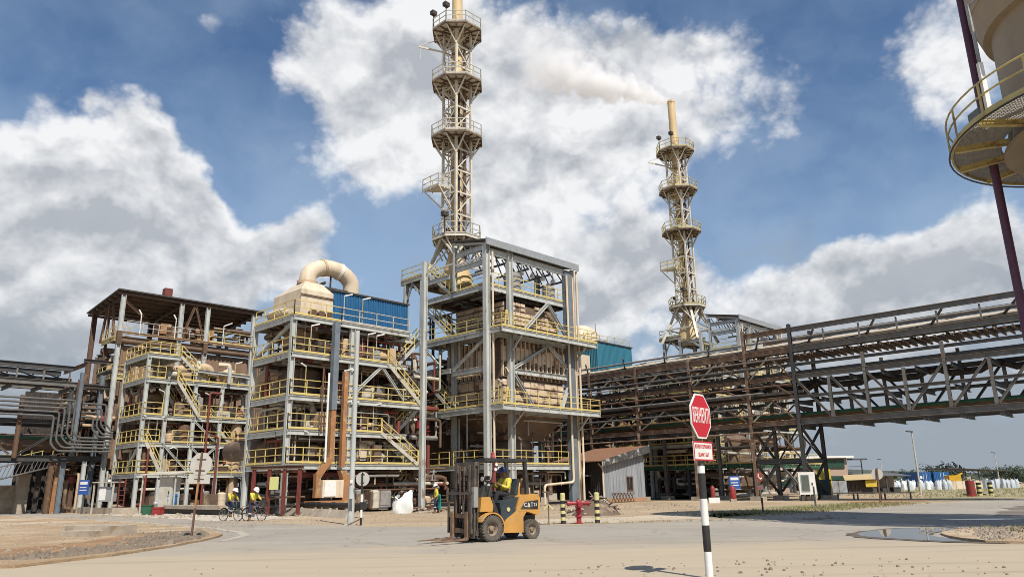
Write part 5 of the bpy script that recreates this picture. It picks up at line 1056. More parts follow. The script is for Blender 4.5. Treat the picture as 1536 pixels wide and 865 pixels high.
part(S, 'pillar', MB().lathe([(.17, 0), (.17, .04), (.10, .05), (.10, .25), (.15, .27), (.15, .31), (.09, .33), (.09, .42), (.13, .46), (.15, .50), (.13, .55), (.09, .6), (.16, .64), (.16, .68), (.11, .70), (.12, .86), (.08, .92), (.03, .93)], (0, 0, 0), 18), RED, True)
for s_ in (-1, 1):
    a = part(S, 'outlet_arm', MB().tube([(0, 0, .79), (s_ * .36, -.03, .79)], .075, 12), RED, True); part(a, 'outlet_cap', MB().tube([(s_ * .36, -.03, .79), (s_ * .46, -.04, .79)], .11, 12), RED, True); part(a, 'cap_nut', MB().tube([(s_ * .46, -.04, .79), (s_ * .51, -.04, .79)], .035, 6), RUST)
part(S, 'outlet_arm', MB().tube([(0, 0, .8), (.05, -.26, .74)], .07, 12).tube([(.05, -.26, .74), (.06, -.33, .73)], .1, 12), RED, True); part(S, 'top_nut', MB().tube([(0, 0, .93), (0, 0, 1.0)], .04, 6), RUST)
S = thing('scrap_pile', 'heap of tangled pale scrap wire and offcuts behind the red hydrant', 'scrap heap', (4.15, 40, 0))
q = random.Random(8)
for i in range(80):
    a, rr_ = q.uniform(0, 6.28), q.uniform(.1, 1.3); z = (1.35 - rr_) * .75 * q.uniform(.3, 1); c = Vector((rr_ * math.cos(a), rr_ * .6 * math.sin(a), z + .1)); d = Vector((q.uniform(-1, 1), q.uniform(-1, 1), q.uniform(-.4, .5))) * q.uniform(.2, .55)
    part(S, 'offcut', MB().tube([c - d, c + Vector((q.uniform(-.1, .1), 0, q.uniform(0, .12))), c + d], q.uniform(.02, .04), 5), q.choice((CONC, PALE, BROWN, SILVER, RUST)))
part(S, 'heap_core', MB().lathe([(1.3, 0), (1.0, .3), (.55, .62), (.1, .75)], (0, 0, 0), 11), BROWN)
S = thing('arrow_stand', 'thin brown post with small box and pale arrow piece right of the forklift', 'post', (1.3, 30.7, 0)); part(S, 'post', MB().bar((0, 0, 0), (0, 0, 1.28), .045, .045), RUST); part(S, 'top_bar', MB().bar((-.25, 0, 1.26), (.2, 0, 1.26), .04, .05), RUST); part(S, 'box', MB().box(-.02, .36, .05, .3, .95, 1.2), CONC); part(S, 'arrow_piece', MB().bar((0, -.04, .78), (-.2, -.04, .6), .04, .05).bar((0, -.04, .78), (.2, -.04, .6), .04, .05), YB)
S = thing('marker_post', 'short rusty marker post in the shaded turf right of the stop sign', 'post', (12.1, 37.9, 0)); part(S, 'post', MB().bar((0, 0, 0), (.02, 0, .75), .07, .07), RUST); part(S, 'foot', MB().box(-.09, .09, -.09, .09, 0, .06), CONC)
S = thing('marker_post', 'short dark marker post in front of the white cabinet', 'post', (17.9, 46.1, 0)); part(S, 'post', MB().bar((0, 0, 0), (0, 0, 1.2), .08, .08), RACKD); part(S, 'foot', MB().box(-.1, .1, -.1, .1, 0, .06), CONC)
S = thing('round_sign', 'dark rusty post with a round sign back by the low bench rail', 'road sign', (25.2, 53.3, 0), R(-10)); part(S, 'post', MB().bar((0, 0, 0), (.05, 0, 2.3), .1, .1), RUST); part(S, 'disc', MB().tube([(.05, .07, 1.9), (.05, .09, 1.9)], .38, 24), BACK)
S = thing('barrier_rail', 'long low grey rail on short legs along the grass under the long rack', 'barrier', (27.3, 58.9, 0), math.atan2(-3.5, 3.7)); part(S, 'top_plank', MB().box(-3.0, 2.9, -.22, .22, .52, .6), PIPEG)
for x in (-2.6, -1.4, -1.1, .6, .9, 2.7): part(S, 'leg', MB().bar((x, 0, 0), (x, 0, .519), .1, .1), RACKD)
S = thing('t_post', 'leaning grey post on a dark base at the far right road edge', 'post', (42, 70.5, 0)); part(S, 'post', MB().bar((0, 0, .1), (-.2, 0, 1.6), .16, .16), CONC); part(S, 'base', MB().box(-.8, .8, -.4, .4, 0, .12), BLACK); part(S, 'arm', MB().bar((-.45, 0, 1.5), (-.1, 0, 1.62), .14, .14), CONC)
S = thing('banded_post', 'fat red post with dark bands beside the far yellow and black posts', 'post', (39.2, 66.2, 0)); 
for i in range(5): part(S, 'band', MB().tube([(0, 0, i * .26), (0, 0, i * .26 + .259)], .36, 14), (REDX, REDP)[i % 2], True)
for x, lb in ((41.0, 'yellow and black banded post just right of the fat red post'), (42.0, 'yellow and black banded post farthest right of the fat red post')):
    S = thing('banded_post', lb, 'post', (x, 68, 0), 0, 'far banded posts')
    for i in range(6): part(S, 'band', MB().tube([(0, 0, i * .19), (0, 0, i * .19 + .189)], .2, 12), (YB, BLACK)[i % 2], True)
for i in range(8): 
    tag(mesh_obj('bollard', MB().tube([(0, 0, 0), (0, 0, 1.0)], .14, 10).lathe([(.16, .45), (.16, .65)], (0, 0, 0), 10), YB, True), 'small yellow bollard in the distant row beyond the open canopy', 'bollard', 'distant row of yellow bollards').location = (70.5 + i * 1.25, 106 + i * .8, 0)

# ================================================================== things standing under the racks
S = thing('gauge_cabinet', 'white upright cabinet with a dark glass window by the right legs of the long rack', 'cabinet', (23.0, 60.5, 0), R(-14)); part(S, 'casing', MB().box(-.62, .62, -.25, .3, .5, 2.2), WHITE); part(S, 'window', MB().box(-.42, .12, -.262, -.2505, .75, 1.95), mat('greenish_glass', (.13, .15, .13), (.09, .11, .1), .15)); part(S, 'door_frame', MB().box(-.47, -.421, -.275, -.2505, .7, 2.0).box(.121, .17, -.275, -.2505, .7, 2.0).box(-.42, .12, -.275, -.2505, 1.951, 2.0).box(-.42, .12, -.275, -.2505, .7, .749), GALV); part(S, 'handle', MB().box(.32, .4, -.28, -.2505, 1.2, 1.4), BLACK); part(S, 'dark_legs', MB().box(-.5, -.3, -.2, .2, 0, .499).box(.25, .45, -.2, .2, 0, .499), RACKD)
S = thing('wheelie_bin', 'dark blue-green wheeled bin beside the yellow panel', 'bin', (25.9, 64.5, 0)); part(S, 'body', MB().prism([(-.38, -.4, .08), (.38, -.4, .08), (.46, -.45, 1.5), (-.46, -.45, 1.5)], (0, 0, 0), (0, .85, 0)), mat('bin_plastic', (.02, .05, .06))); part(S, 'lid', MB().box(-.5, .5, -.5, .45, 1.501, 1.62), MATS['bin_plastic']); 
for s_ in (-.34, .34): part(S, 'wheel', MB().tube([(s_ - .05, .42, .12), (s_ + .05, .42, .12)], .12, 12), BLACK)
S = thing('yellow_board', 'upright plain yellow panel behind the dark bin', 'panel', (27.2, 67.5, 0), R(-10)); part(S, 'board', MB().box(-.62, .62, -.04, .04, .2, 2.5), mat('flat_yellow', (.62, .5, .05), (.55, .45, .06), .5)); part(S, 'stand', MB().box(-.5, -.4, .05, .15, 0, 2.3).box(.4, .5, .05, .15, 0, 2.3), RACKD)
S = thing('round_sign', 'round red and white hose sign on a post in front of the rack leg', 'sign', (18.2, 57.0, 0), R(20)); S.scale = (.9, .9, .9); part(S, 'post', MB().bar((0, .06, 0), (0, .06, 2.5), .07, .07), PIPEG); part(S, 'disc', MB().tube([(0, 0, 2.1), (0, .03, 2.1)], .4, 24), REDP); part(S, 'white_mark', MB().tube([(-.1, -.004, 2.35), (-.15, -.004, 2.1), (.05, -.004, 1.9), (.2, -.004, 2.0)], .05, 6), SWH); part(S, 'plate', MB().box(-.3, .3, 0, .03, 1.05, 1.4), PIPEG); part(S, 'plate_text_bars', MB().box(-.2, .2, -.004, -.001, 1.27, 1.31).box(-.2, .15, -.004, -.001, 1.15, 1.19), SRED)
SBL = mat('sign_blue', (.03, .10, .36), (.03, .085, .3), .45)
for x, y, h, rz, lb in ((18.6, 65.0, 1.5, 15, 'blue notice board under the long rack right of the stop sign'), (-33.6, 59.5, 2.0, -20, 'blue and white notice board on a post at the left frame')):
    S = thing('notice_board', lb, 'notice board', (x, y, 0), R(rz)); part(S, 'board', MB().box(-.5, .5, -.03, .03, h - .55, h + .55), SBL); part(S, 'print_bars', MB().box(-.38, .38, -.036, -.0305, h + .2, h + .42).box(-.38, .3, -.036, -.0305, h - .05, h + .02).box(-.38, .34, -.036, -.0305, h - .25, h - .18), SWH); part(S, 'post', MB().box(-.06, .06, .031, .13, 0, h), PIPEG)
S = thing('extinguisher', 'red extinguisher cylinder standing under the long rack by the rusty leg', 'extinguisher', (17.4, 61.6, 0)); S.scale = (.75, .75, .8); part(S, 'cylinder', MB().lathe([(.28, 0), (.3, .05), (.3, 1.0), (.2, 1.2), (.08, 1.25)], (0, 0, .3), 14), REDX, True); part(S, 'valve', MB().tube([(0, 0, 1.55), (0, 0, 1.7)], .07, 8), BLACK); part(S, 'stand', MB().box(-.3, .3, -.25, .25, 0, .3), CONC)
S = thing('extinguisher', 'red extinguisher cylinder under the rack directly right of the banded stop post', 'extinguisher', (15.3, 59.6, 0)); S.scale = (.75, .75, .8); part(S, 'cylinder', MB().lathe([(.2, 0), (.22, .05), (.22, .9), (.15, 1.05), (.06, 1.1)], (0, 0, .5), 14), REDX, True); part(S, 'valve', MB().tube([(0, 0, 1.6), (0, 0, 1.7)], .05, 8), BLACK); part(S, 'stand', MB().box(-.5, .6, -.25, .25, 0, .5), WHITE)
S = thing('steel_cabinet', 'tall grey steel cabinet under a small lean-to roof at the left frame', 'cabinet', (-26.0, 57.0, 0), R(-18)); part(S, 'casing', MB().box(-.3, .9, -.4, .4, .35, 2.6), GREY); part(S, 'door', MB().box(-.2, .8, -.43, -.401, .5, 2.5), PALE); part(S, 'handle', MB().box(.6, .66, -.46, -.431, 1.4, 1.6), BLACK); part(S, 'lean_to_roof', MB().prism([(-1.8, -.9, 2.75), (1.6, -.9, 2.75), (1.6, .9, 3.0), (-1.8, .9, 3.0)], (0, 0, 0), (0, 0, .05)), PALE); part(S, 'post', MB().bar((-1.6, -.7, 0), (-1.6, -.7, 2.75), .08, .08), PALE); part(S, 'post', MB().bar((1.4, -.7, 0), (1.4, -.7, 2.75), .08, .08), PALE)
S = thing('electric_box', 'pale box with a little roof and a ladder beside it at the far left frame', 'box', (-31.6, 59.5, 0), R(-15)); part(S, 'casing', MB().box(-.7, .5, -.3, .3, .9, 2.0), GALV); part(S, 'door', MB().box(-.6, .0, -.33, -.301, 1.0, 1.9), WHITE); part(S, 'hood', MB().box(-1.1, .9, -.6, .5, 2.3, 2.38), PALE)
for x in (-1.0, .8): part(S, 'post', MB().box(x - .05, x + .05, -.5, -.4, 0, 2.299), PALE)
b = MB().bar((1.2, -.3, 0), (1.2, -.3, 2.6), .07, .07).bar((1.75, -.3, 0), (1.75, -.3, 2.6), .07, .07)
for i in range(7): b.bar((1.2, -.3, .3 + i * .35), (1.75, -.3, .3 + i * .35), .05, .05)
part(S, 'ladder', b, REDP)
o = solo('red_box', 'red plastic box on the bleached gravel at the left frame', 'box', MB().box(-.42, .42, -.3, .3, 0, .55).box(-.46, .46, -.34, .34, .551, .66), REDX, (-24.6, 53.0, 0), R(-12)); o.scale = (.75, .75, .8); solo('green_box', 'dark green box beside the red box on the bleached gravel', 'box', MB().box(-.3, .3, -.25, .25, 0, .6).box(-.33, .33, -.28, .28, .601, .68), GREEN, (-25.8, 54.0, 0), R(5))
solo('blue_drum', 'bright blue plastic drum on the ledge left of the cyclists', 'drum', MB().lathe([(.35, 0), (.38, .06), (.38, .3), (.4, .32), (.38, .34), (.38, .62), (.4, .64), (.36, .78), (.2, .84)], (0, 0, 0), 16), mat('blue_plastic', (.02, .17, .5)), (*Wp(-16.1, 17.0), .6), 0, None, True)
solo('green_skip', 'low dark green box lying beside a leaning pillar at the far left', 'box', MB().box(-1.7, 1.7, -.5, .5, .05, .75).box(-1.75, 1.75, -.55, .55, .751, .82), mat('green_skip_paint', (.06, .17, .06), (.05, .13, .05)), (-38.6, 68.6, 0), R(10))
solo('red_drum', 'dull red drum with a white patch standing among the far left pillars', 'drum', MB().lathe([(.5, 0), (.5, .45), (.53, .47), (.5, .5), (.5, 1.0), (.45, 1.05)], (0, 0, 0), 16), REDP, (-42.6, 72.5, 0), 0, None, True)
for i, (u, v, rz, lb) in enumerate(((-20.6, 29.6, 0, 'orange-stained leaning pillar at the far left under the dark beam'), (-17.9, 30.6, 0, 'grey leaning steel pillar beside the low dark green box'))):
    solo('pillar', lb, 'pillar', MB().bar((0, 0, 0), (.15, 0, 4.0), .38 if i == 0 else .34, .4), (ORRUST, GREY)[i], (*Wp(u, v), 0), ANG)
S = thing('bulk_bag', 'white bulk bag slumped open on the sand in front of the five-floor frame', 'bulk bag', (-7.1, 48.4, 0), R(10)); S.scale = (.82, .82, .82)
q = random.Random(3)
def bag_mesh(w_, h, seed, n=20, rows=9, slump=.25):
    q = random.Random(seed); b = MB(); vs = []
    ph = [q.uniform(0, 6.28) for _ in range(4)]
    for j in range(rows):
        t = j / (rows - 1)
        for i in range(n):
            a = 2 * math.pi * i / n; e = .55; c, s_ = math.cos(a), math.sin(a); sq = (abs(c) ** 4 + abs(s_) ** 4) ** -.25
            r_ = w_ / 2 * sq * (.95 + .10 * math.sin(t * 3.1)) * (1 + .05 * math.sin(3 * a + ph[0] + 5 * t) + .04 * math.sin(7 * a + ph[1] - 4 * t)) * (1 if t < .9 else .8)
            z = h * t * (1 + (slump * math.sin(a + ph[2]) + .1 * math.sin(4 * a + ph[3])) * t)
            vs.append((r_ * c, r_ * s_, z))
    fs = [(j * n + i, j * n + (i + 1) % n, (j + 1) * n + (i + 1) % n, (j + 1) * n + i) for j in range(rows - 1) for i in range(n)] + [tuple(range(n - 1, -1, -1)), tuple((rows - 1) * n + i for i in range(n))]
    b.add(vs, fs); return b
BAGB = mat('bluish_woven_bag', (.52, .56, .60), (.42, .46, .50), .7)
BAG = mat('white_woven_bag', (.74, .76, .74), (.66, .69, .67), .7, bump=.3)
part(S, 'sack', bag_mesh(1.45, 1.0, 4), BAG, True)
part(S, 'lifting_loop', MB().tube([(-.5, -.4, .95), (-.6, -.5, 1.2), (-.3, -.5, .95)], .04, 6), BAG, True); part(S, 'sack_flap', bag_mesh(.75, .55, 9, slump=.5), mat('green_tinged_bag', (.55, .72, .62), (.74, .76, .73), .7, scale=3), True).location = (.35, .1, .85)
S = thing('rubble_bundle', 'low bundle of broken planks and hoses on the sand right of the white bulk bag', 'scrap', (-5.6, 49.6, 0)); q = random.Random(12)
for i in range(26): c = Vector((q.uniform(-1.3, 1.4), q.uniform(-.5, .5), q.uniform(.05, .3))); d = Vector((q.uniform(-1, 1), q.uniform(-.5, .5), q.uniform(-.08, .08))); part(S, 'plank', MB().bar(c - d * .7, c + d * .7, .14, .06), q.choice((CONC, PALE, BROWN, REDP)))

# ================================================================== people
SKIN = mat('brown_skin', (.26, .14, .085), (.23, .12, .075), .55); HIV = mat('yellow_work_shirt', (.62, .53, .07), (.5, .42, .06), .8, scale=6, bump=.3, bscale=8); NAVY = mat('navy_trousers', (.022, .03, .065), (.016, .022, .048), .85, scale=6, bump=.3, bscale=8); HELM = mat('white_helmet', (.8, .8, .78), (.74, .74, .72), .3); BOOT = mat('brown_boot', (.16, .085, .03), (.12, .065, .025), .7); BLK = mat('black_cloth', (.018, .018, .02), (.025, .025, .027), .85); NHELM = mat('navy_helmet', (.015, .025, .09), None, .35); HAIR = mat('black_hair', (.012, .01, .009), None, .7)
REFL = mat('silver_reflective_tape', (.55, .56, .55), (.5, .5, .5), .4)
def skin(name, chains, m_, root, sub=1):
    vs, rs, es, idx = [], [], [], {}
    for ch in chains:
        prev = None
        for (p, r_) in ch:
            k = tuple(round(c, 4) for c in p)
            if k not in idx: idx[k] = len(vs); vs.append(k); rs.append(r_)
            if prev is not None and prev != idx[k]: es.append((prev, idx[k]))
            prev = idx[k]
    me = bpy.data.meshes.new(name); me.from_pydata(vs, es, []); o = bpy.data.objects.new(name, me); COL.objects.link(o)
    md = o.modifiers.new('Skin', 'SKIN'); md.use_smooth_shade = True
    for i, d in enumerate(me.skin_vertices[0].data): q_ = rs[i] if isinstance(rs[i], tuple) else (rs[i], rs[i]); d.radius = q_; d.use_root = (i == 0)
    if sub: s_ = o.modifiers.new('Sub', 'SUBSURF'); s_.levels = s_.render_levels = sub
    dg = bpy.context.evaluated_depsgraph_get(); dg.update()
    nm = bpy.data.meshes.new_from_object(o.evaluated_get(dg)); o.modifiers.clear(); o.data = nm; nm.name = name
    nm.materials.clear(); nm.materials.append(m_); nm.shade_smooth(); o.parent = root; return o
def person(label, loc, rz, J, shirt=HIV, trousers=NAVY, boots=BOOT, helm=HELM, tape=True, glove=None):
    # J: joints in local metres, figure faces +x: pelvis, chest, neck, head, and per side s: sho, elb, wri, hip, kne, ank, toe
    P = thing('person', label, 'person', loc, rz); V = {k: Vector(v) for k, v in J.items()}
    pel, che, nec, hea = V['pelvis'], V['chest'], V['neck'], V['head']; up = (hea - nec).normalized(); f = V['face'].normalized()
    body = [[(pel, .14), (pel.lerp(che, .5), .125), (che, .14), (nec, .062), (hea - up * .07, .068), (hea, .098), (hea + up * .07, .085)], [(hea - up * .07, .068), (hea - up * .06 + f * .06, .045)]]
    sh, tr, bo = [[(pel + (che - pel) * .1, .165), (pel.lerp(che, .5), .155), (che, .17), (nec - (nec - che) * .25, .085)]], [[(pel + (che - pel) * .12, .15), (pel, .155)]], []
    for s in 'lr':
        S_, E_, W_, Hh, K_, A_, T_ = (V[k + s] for k in ('sho', 'elb', 'wri', 'hip', 'kne', 'ank', 'toe'))
        body.append([(che, .14), (S_, .062), (E_, .045), (W_, .032)])
        hd = V.get('hand' + s, W_ + (W_ - E_).normalized() * .1); d = (hd - W_).normalized(); side = d.cross(up)
        side = side.normalized() if side.length > .1 else Vector((0, 1, 0)); nrm = side.cross(d); palm = W_ + d * .055
        body.append([(W_, .032), (palm, (.038, .02))])
        for i in range(4):
            o_ = side * ((i - 1.5) * .02); ln = (.062, .075, .07, .055)[i]; b0 = palm + d * .035 + o_
            body.append([(palm, (.038, .02)), (b0, .0105), (b0 + d * ln * .55 - nrm * .012, .0095), (b0 + d * ln * .75 - nrm * .04, .008)])
        body.append([(palm, (.038, .02)), (palm - d * .02 + side * .045, .011), (palm + d * .03 + side * .055 - nrm * .02, .009)])
        body.append([(pel, .14), (Hh, .09), (K_, .06), (A_, .042), (T_, .035)])
        sh.append([(che, .17), (S_, .085), (S_.lerp(E_, .5), .07), (E_, .062), (E_.lerp(W_, .8), .05)])
        tr.append([(pel, .155), (Hh, .11), (Hh.lerp(K_, .5), .1), (K_, .085), (K_.lerp(A_, .55), .078), (K_.lerp(A_, .86), .07)])
        hl = A_ + (A_ - T_).normalized() * .03
        part(P, 'boot', MB().tube([A_ + (K_ - A_).normalized() * .14, A_ + (K_ - A_).normalized() * .05, A_.lerp(T_, .25) - Vector((0, 0, .025)), A_.lerp(T_, .75) - Vector((0, 0, .005)), T_], .05, 10, [.058, .058, .06, .052, .034]), boots, True)
    skin('body', body, SKIN, P); skin('shirt', sh, shirt, P); skin('trousers', tr, trousers, P)
    # face
    sd_ = f.cross(up).normalized()
    for s_ in (-1, 1): part(P, 'eye', MB().lathe([(.001, -.011), (.011, 0), (.001, .011)], hea + f * .082 + sd_ * .034 * s_ - up * .005, 8), HAIR, True); part(P, 'ear', MB().tube([hea + sd_ * s_ * .088 - up * .03, hea + sd_ * s_ * .098 + up * .02], .016, 6), SKIN, True)
    part(P, 'nose', MB().tube([hea + f * .088 + up * .0, hea + f * .112 - up * .03], .014, 6, [.009, .017]), SKIN, True); part(P, 'mouth', MB().bar(hea + f * .088 - up * .062 - sd_ * .024, hea + f * .088 - up * .062 + sd_ * .024, .012, .01), mat('dark_lip', (.16, .06, .05)))
    part(P, 'hair', MB().tube([hea - f * .035 - up * .06, hea - f * .04 + up * .05], .088, 12, [.08, .09]), HAIR, True)
    hc = hea + up * .035; M_ = Matrix((f, -sd_, up)).transposed()
    hb = MB().lathe([(.150, 0), (.152, .012), (.134, .016), (.130, .06), (.112, .105), (.07, .135), (.02, .145)], (0, 0, 0), 18); hb.prism([(.10, -.09, 0), (.20, -.055, -.008), (.21, 0, -.01), (.20, .055, -.008), (.10, .09, 0)], (0, 0, 0), (0, 0, .012)); hb.tube([(-.11, 0, .085), (-.05, 0, .135), (.04, 0, .142), (.11, 0, .1)], .014, 6)
    hb.v = [tuple(hc + M_ @ Vector(v)) for v in hb.v]; part(P, 'helmet', hb, helm, True)
    if tape:
        for s in 'lr':
            K_, A_ = V['kne' + s], V['ank' + s]; a = K_.lerp(A_, .25); part(P, 'reflective_band', MB().tube([a, K_.lerp(A_, .38)], .092, 12), REFL, True)
    return P
JW = {}
# standing man in front of the tower
person('man in white helmet and yellow shirt walking with a teal sheet', (-4.85, 47.2, 0), R(190), dict(pelvis=(0, 0, .88), chest=(.03, 0, 1.26), neck=(.04, 0, 1.44), head=(.07, 0, 1.57), face=(.95, 0, -.3), shol=(.02, .19, 1.36), shor=(.02, -.19, 1.36), elbl=(-.02, .27, 1.08), elbr=(.03, -.26, 1.08), wril=(.16, .24, .9), wrir=(.2, -.2, .95), hipl=(0, .1, .86), hipr=(0, -.1, .86), knel=(.12, .11, .48), kner=(.02, -.11, .47), ankl=(.1, .11, .1), ankr=(-.14, -.11, .12), toel=(.26, .13, .04), toer=(.0, -.13, .04)))
S = thing('teal_sheet', 'bright teal plastic sheet hanging from the walking man\'s arm', 'plastic sheet', (-4.62, 46.98, 0), R(100)); sb = MB(); n_ = 7
for j in range(6): 
    for i in range(n_): a = i / (n_ - 1); sb.v.append((-.2 + .4 * a, .05 * math.sin(a * 9 + j * .4), 1.05 - .16 * j))
sb.f = [(j * n_ + i, j * n_ + i + 1, (j + 1) * n_ + i + 1, (j + 1) * n_ + i) for j in range(5) for i in range(n_ - 1)]; sb.v += [(x, y + .05, z) for x, y, z in sb.v]; sb.f += [tuple(reversed([q + 42 for q in f])) for f in sb.f[:30]]
part(S, 'sheet', sb, mat('teal_plastic', (.0, .30, .26), (0, .22, .2), .45), True); part(S, 'gathered_top', MB().tube([(-.12, .02, 1.06), (.12, .03, 1.08)], .06, 8), MATS['teal_plastic'], True)

# cyclists
CHROME = mat('bicycle_metal', (.4, .4, .38), (.3, .3, .29), .35, metal=.7); TYRE = mat('tyre_rubber', (.035, .032, .03), (.06, .055, .048), .85, scale=4); OLIVE = mat('dirty_green_frame', (.05, .12, .07), (.04, .08, .05), .5)
def torus(b, c, R_, r_, n=28, k=8, ax='y'):
    vs = []
    for i in range(n):
        a = 2 * math.pi * i / n
        for j in range(k):
            t = 2 * math.pi * j / k; rr_ = R_ + r_ * math.cos(t); vs.append((c[0] + rr_ * math.cos(a), c[1] + r_ * math.sin(t), c[2] + rr_ * math.sin(a)))
    b.add(vs, [(i * k + j, i * k + (j + 1) % k, ((i + 1) % n) * k + (j + 1) % k, ((i + 1) % n) * k + j) for i in range(n) for j in range(k)]); return b
def bicycle(label, loc, rz, fm, basket):
    B = thing('bicycle', label, 'bicycle', loc, rz)
    for x in (-.5, .5):
        wl = part(B, 'wheel', torus(MB(), (x, 0, .32), .285, .012), CHROME, True)
        part(wl, 'tyre', torus(MB(), (x, 0, .32), .308, .022), TYRE, True); sp = MB()
        for i in range(16): a = 2 * math.pi * i / 16; sp.bar((x, .02 * (-1) ** i, .32), (x + .28 * math.cos(a), 0, .32 + .28 * math.sin(a)), .005, .005)
        part(wl, 'spokes', sp, CHROME); part(wl, 'hub', MB().tube([(x, -.05, .32), (x, .05, .32)], .03, 8), CHROME)
        part(B, 'mudguard', MB().tube([(x + .345 * math.cos(R(a)), 0, .32 + .345 * math.sin(R(a))) for a in (range(40, 181, 20) if x < 0 else range(30, 151, 20))], .022, 5), BLK, True)
    for a, b in (((-.5, 0, .32), (-.05, 0, .3)), ((-.05, 0, .3), (-.2, 0, .78)), ((-.5, 0, .32), (-.17, 0, .7)), ((-.17, 0, .7), (.34, 0, .74)), ((-.05, 0, .3), (.37, 0, .66)), ((.32, 0, .84), (.5, 0, .32))): part(B, 'frame_tube', MB().tube([a, b], .018, 8), fm, True)
    part(B, 'saddle', MB().lathe([(.001, -.04), (.09, -.03), (.1, 0), (.06, .03), (.001, .035)], (-.22, 0, .84), 14), BLK, True)
    part(B, 'handlebar', MB().tube([(.18, -.28, .98), (.3, -.24, 1.0), (.33, 0, .97), (.3, .24, 1.0), (.18, .28, .98)], .015, 8).tube([(.33, 0, .97), (.32, 0, .82)], .017, 8), CHROME, True)
    part(B, 'rear_rack', MB().box(-.75, -.3, -.07, .07, .72, .74).bar((-.5, .07, .72), (-.5, .06, .34), .015, .015).bar((-.5, -.07, .72), (-.5, -.06, .34), .015, .015), CHROME)
    part(B, 'crank', MB().tube([(-.05, -.03, .3), (-.05, .03, .3)], .085, 14).bar((-.05, -.06, .3), (.1, -.08, .22), .025, .02).bar((-.05, .06, .3), (-.2, .08, .38), .025, .02), CHROME); part(B, 'pedal', MB().box(.05, .15, -.17, -.08, .205, .23), BLK); part(B, 'pedal', MB().box(-.25, -.15, .08, .17, .365, .39), BLK)
    part(B, 'reflector', MB().tube([(-.8, 0, .66), (-.82, 0, .66)], .05, 8), mat('orange_reflector', (.7, .2, .05)))
    if basket:
        part(B, 'basket', MB().box(.42, .74, -.2, .2, .72, .74).box(.42, .43, -.2, .2, .741, .98).box(.73, .74, -.2, .2, .741, .98).box(.431, .729, -.2, -.19, .741, .98).box(.431, .729, .19, .2, .741, .98), DARK); part(B, 'bundle', MB().lathe([(.1, 0), (.19, .08), (.17, .2), (.05, .27)], (.57, 0, .8), 10), BLK, True)
    return B
b1, b2 = (-14.9, 40.35), (-13.5, 39.8)
HD = math.atan2(-.40, .92)
bicycle('green framed bicycle under the left cyclist', (*b1, 0), HD, OLIVE, False); bicycle('pale framed bicycle with a black basket under the right cyclist', (*b2, 0), HD, SILVER, True)
person('man in white helmet and yellow shirt pedalling the left bicycle, bent over the bars', (*b1, 0), HD, dict(pelvis=(-.24, 0, .96), chest=(.0, 0, 1.25), neck=(.09, 0, 1.40), head=(.16, 0, 1.51), face=(.9, 0, -.4), shol=(.0, .19, 1.33), shor=(.0, -.19, 1.33), elbl=(.12, .27, 1.12), elbr=(.12, -.27, 1.12), wril=(.19, .27, 1.03), wrir=(.19, -.27, 1.03), handl=(.28, .25, 1.0), handr=(.28, -.25, 1.0), hipl=(-.2, .1, .93), hipr=(-.2, -.1, .93), knel=(.08, .13, .76), kner=(.14, -.12, .64), ankl=(-.22, .13, .48), ankr=(.05, -.13, .30), toel=(-.09, .13, .41), toer=(.2, -.13, .25)))
person('man in white helmet and yellow shirt stopped astride the right bicycle with one foot down', (*b2, 0), HD, dict(pelvis=(-.2, 0, .95), chest=(-.06, 0, 1.26), neck=(-.02, 0, 1.42), head=(.05, -.02, 1.52), face=(.75, -.35, -.55), shol=(-.06, .19, 1.34), shor=(-.06, -.19, 1.34), elbl=(.07, .27, 1.12), elbr=(.07, -.27, 1.12), wril=(.19, .27, 1.03), wrir=(.2, -.26, 1.03), handl=(.28, .25, 1.0), handr=(.29, -.24, 1.0), hipl=(-.17, .1, .92), hipr=(-.17, -.11, .92), knel=(.12, .13, .66), kner=(-.08, -.2, .50), ankl=(-.19, .13, .5), ankr=(-.1, -.24, .1), toel=(-.06, .13, .42), toer=(.06, -.26, .03)))
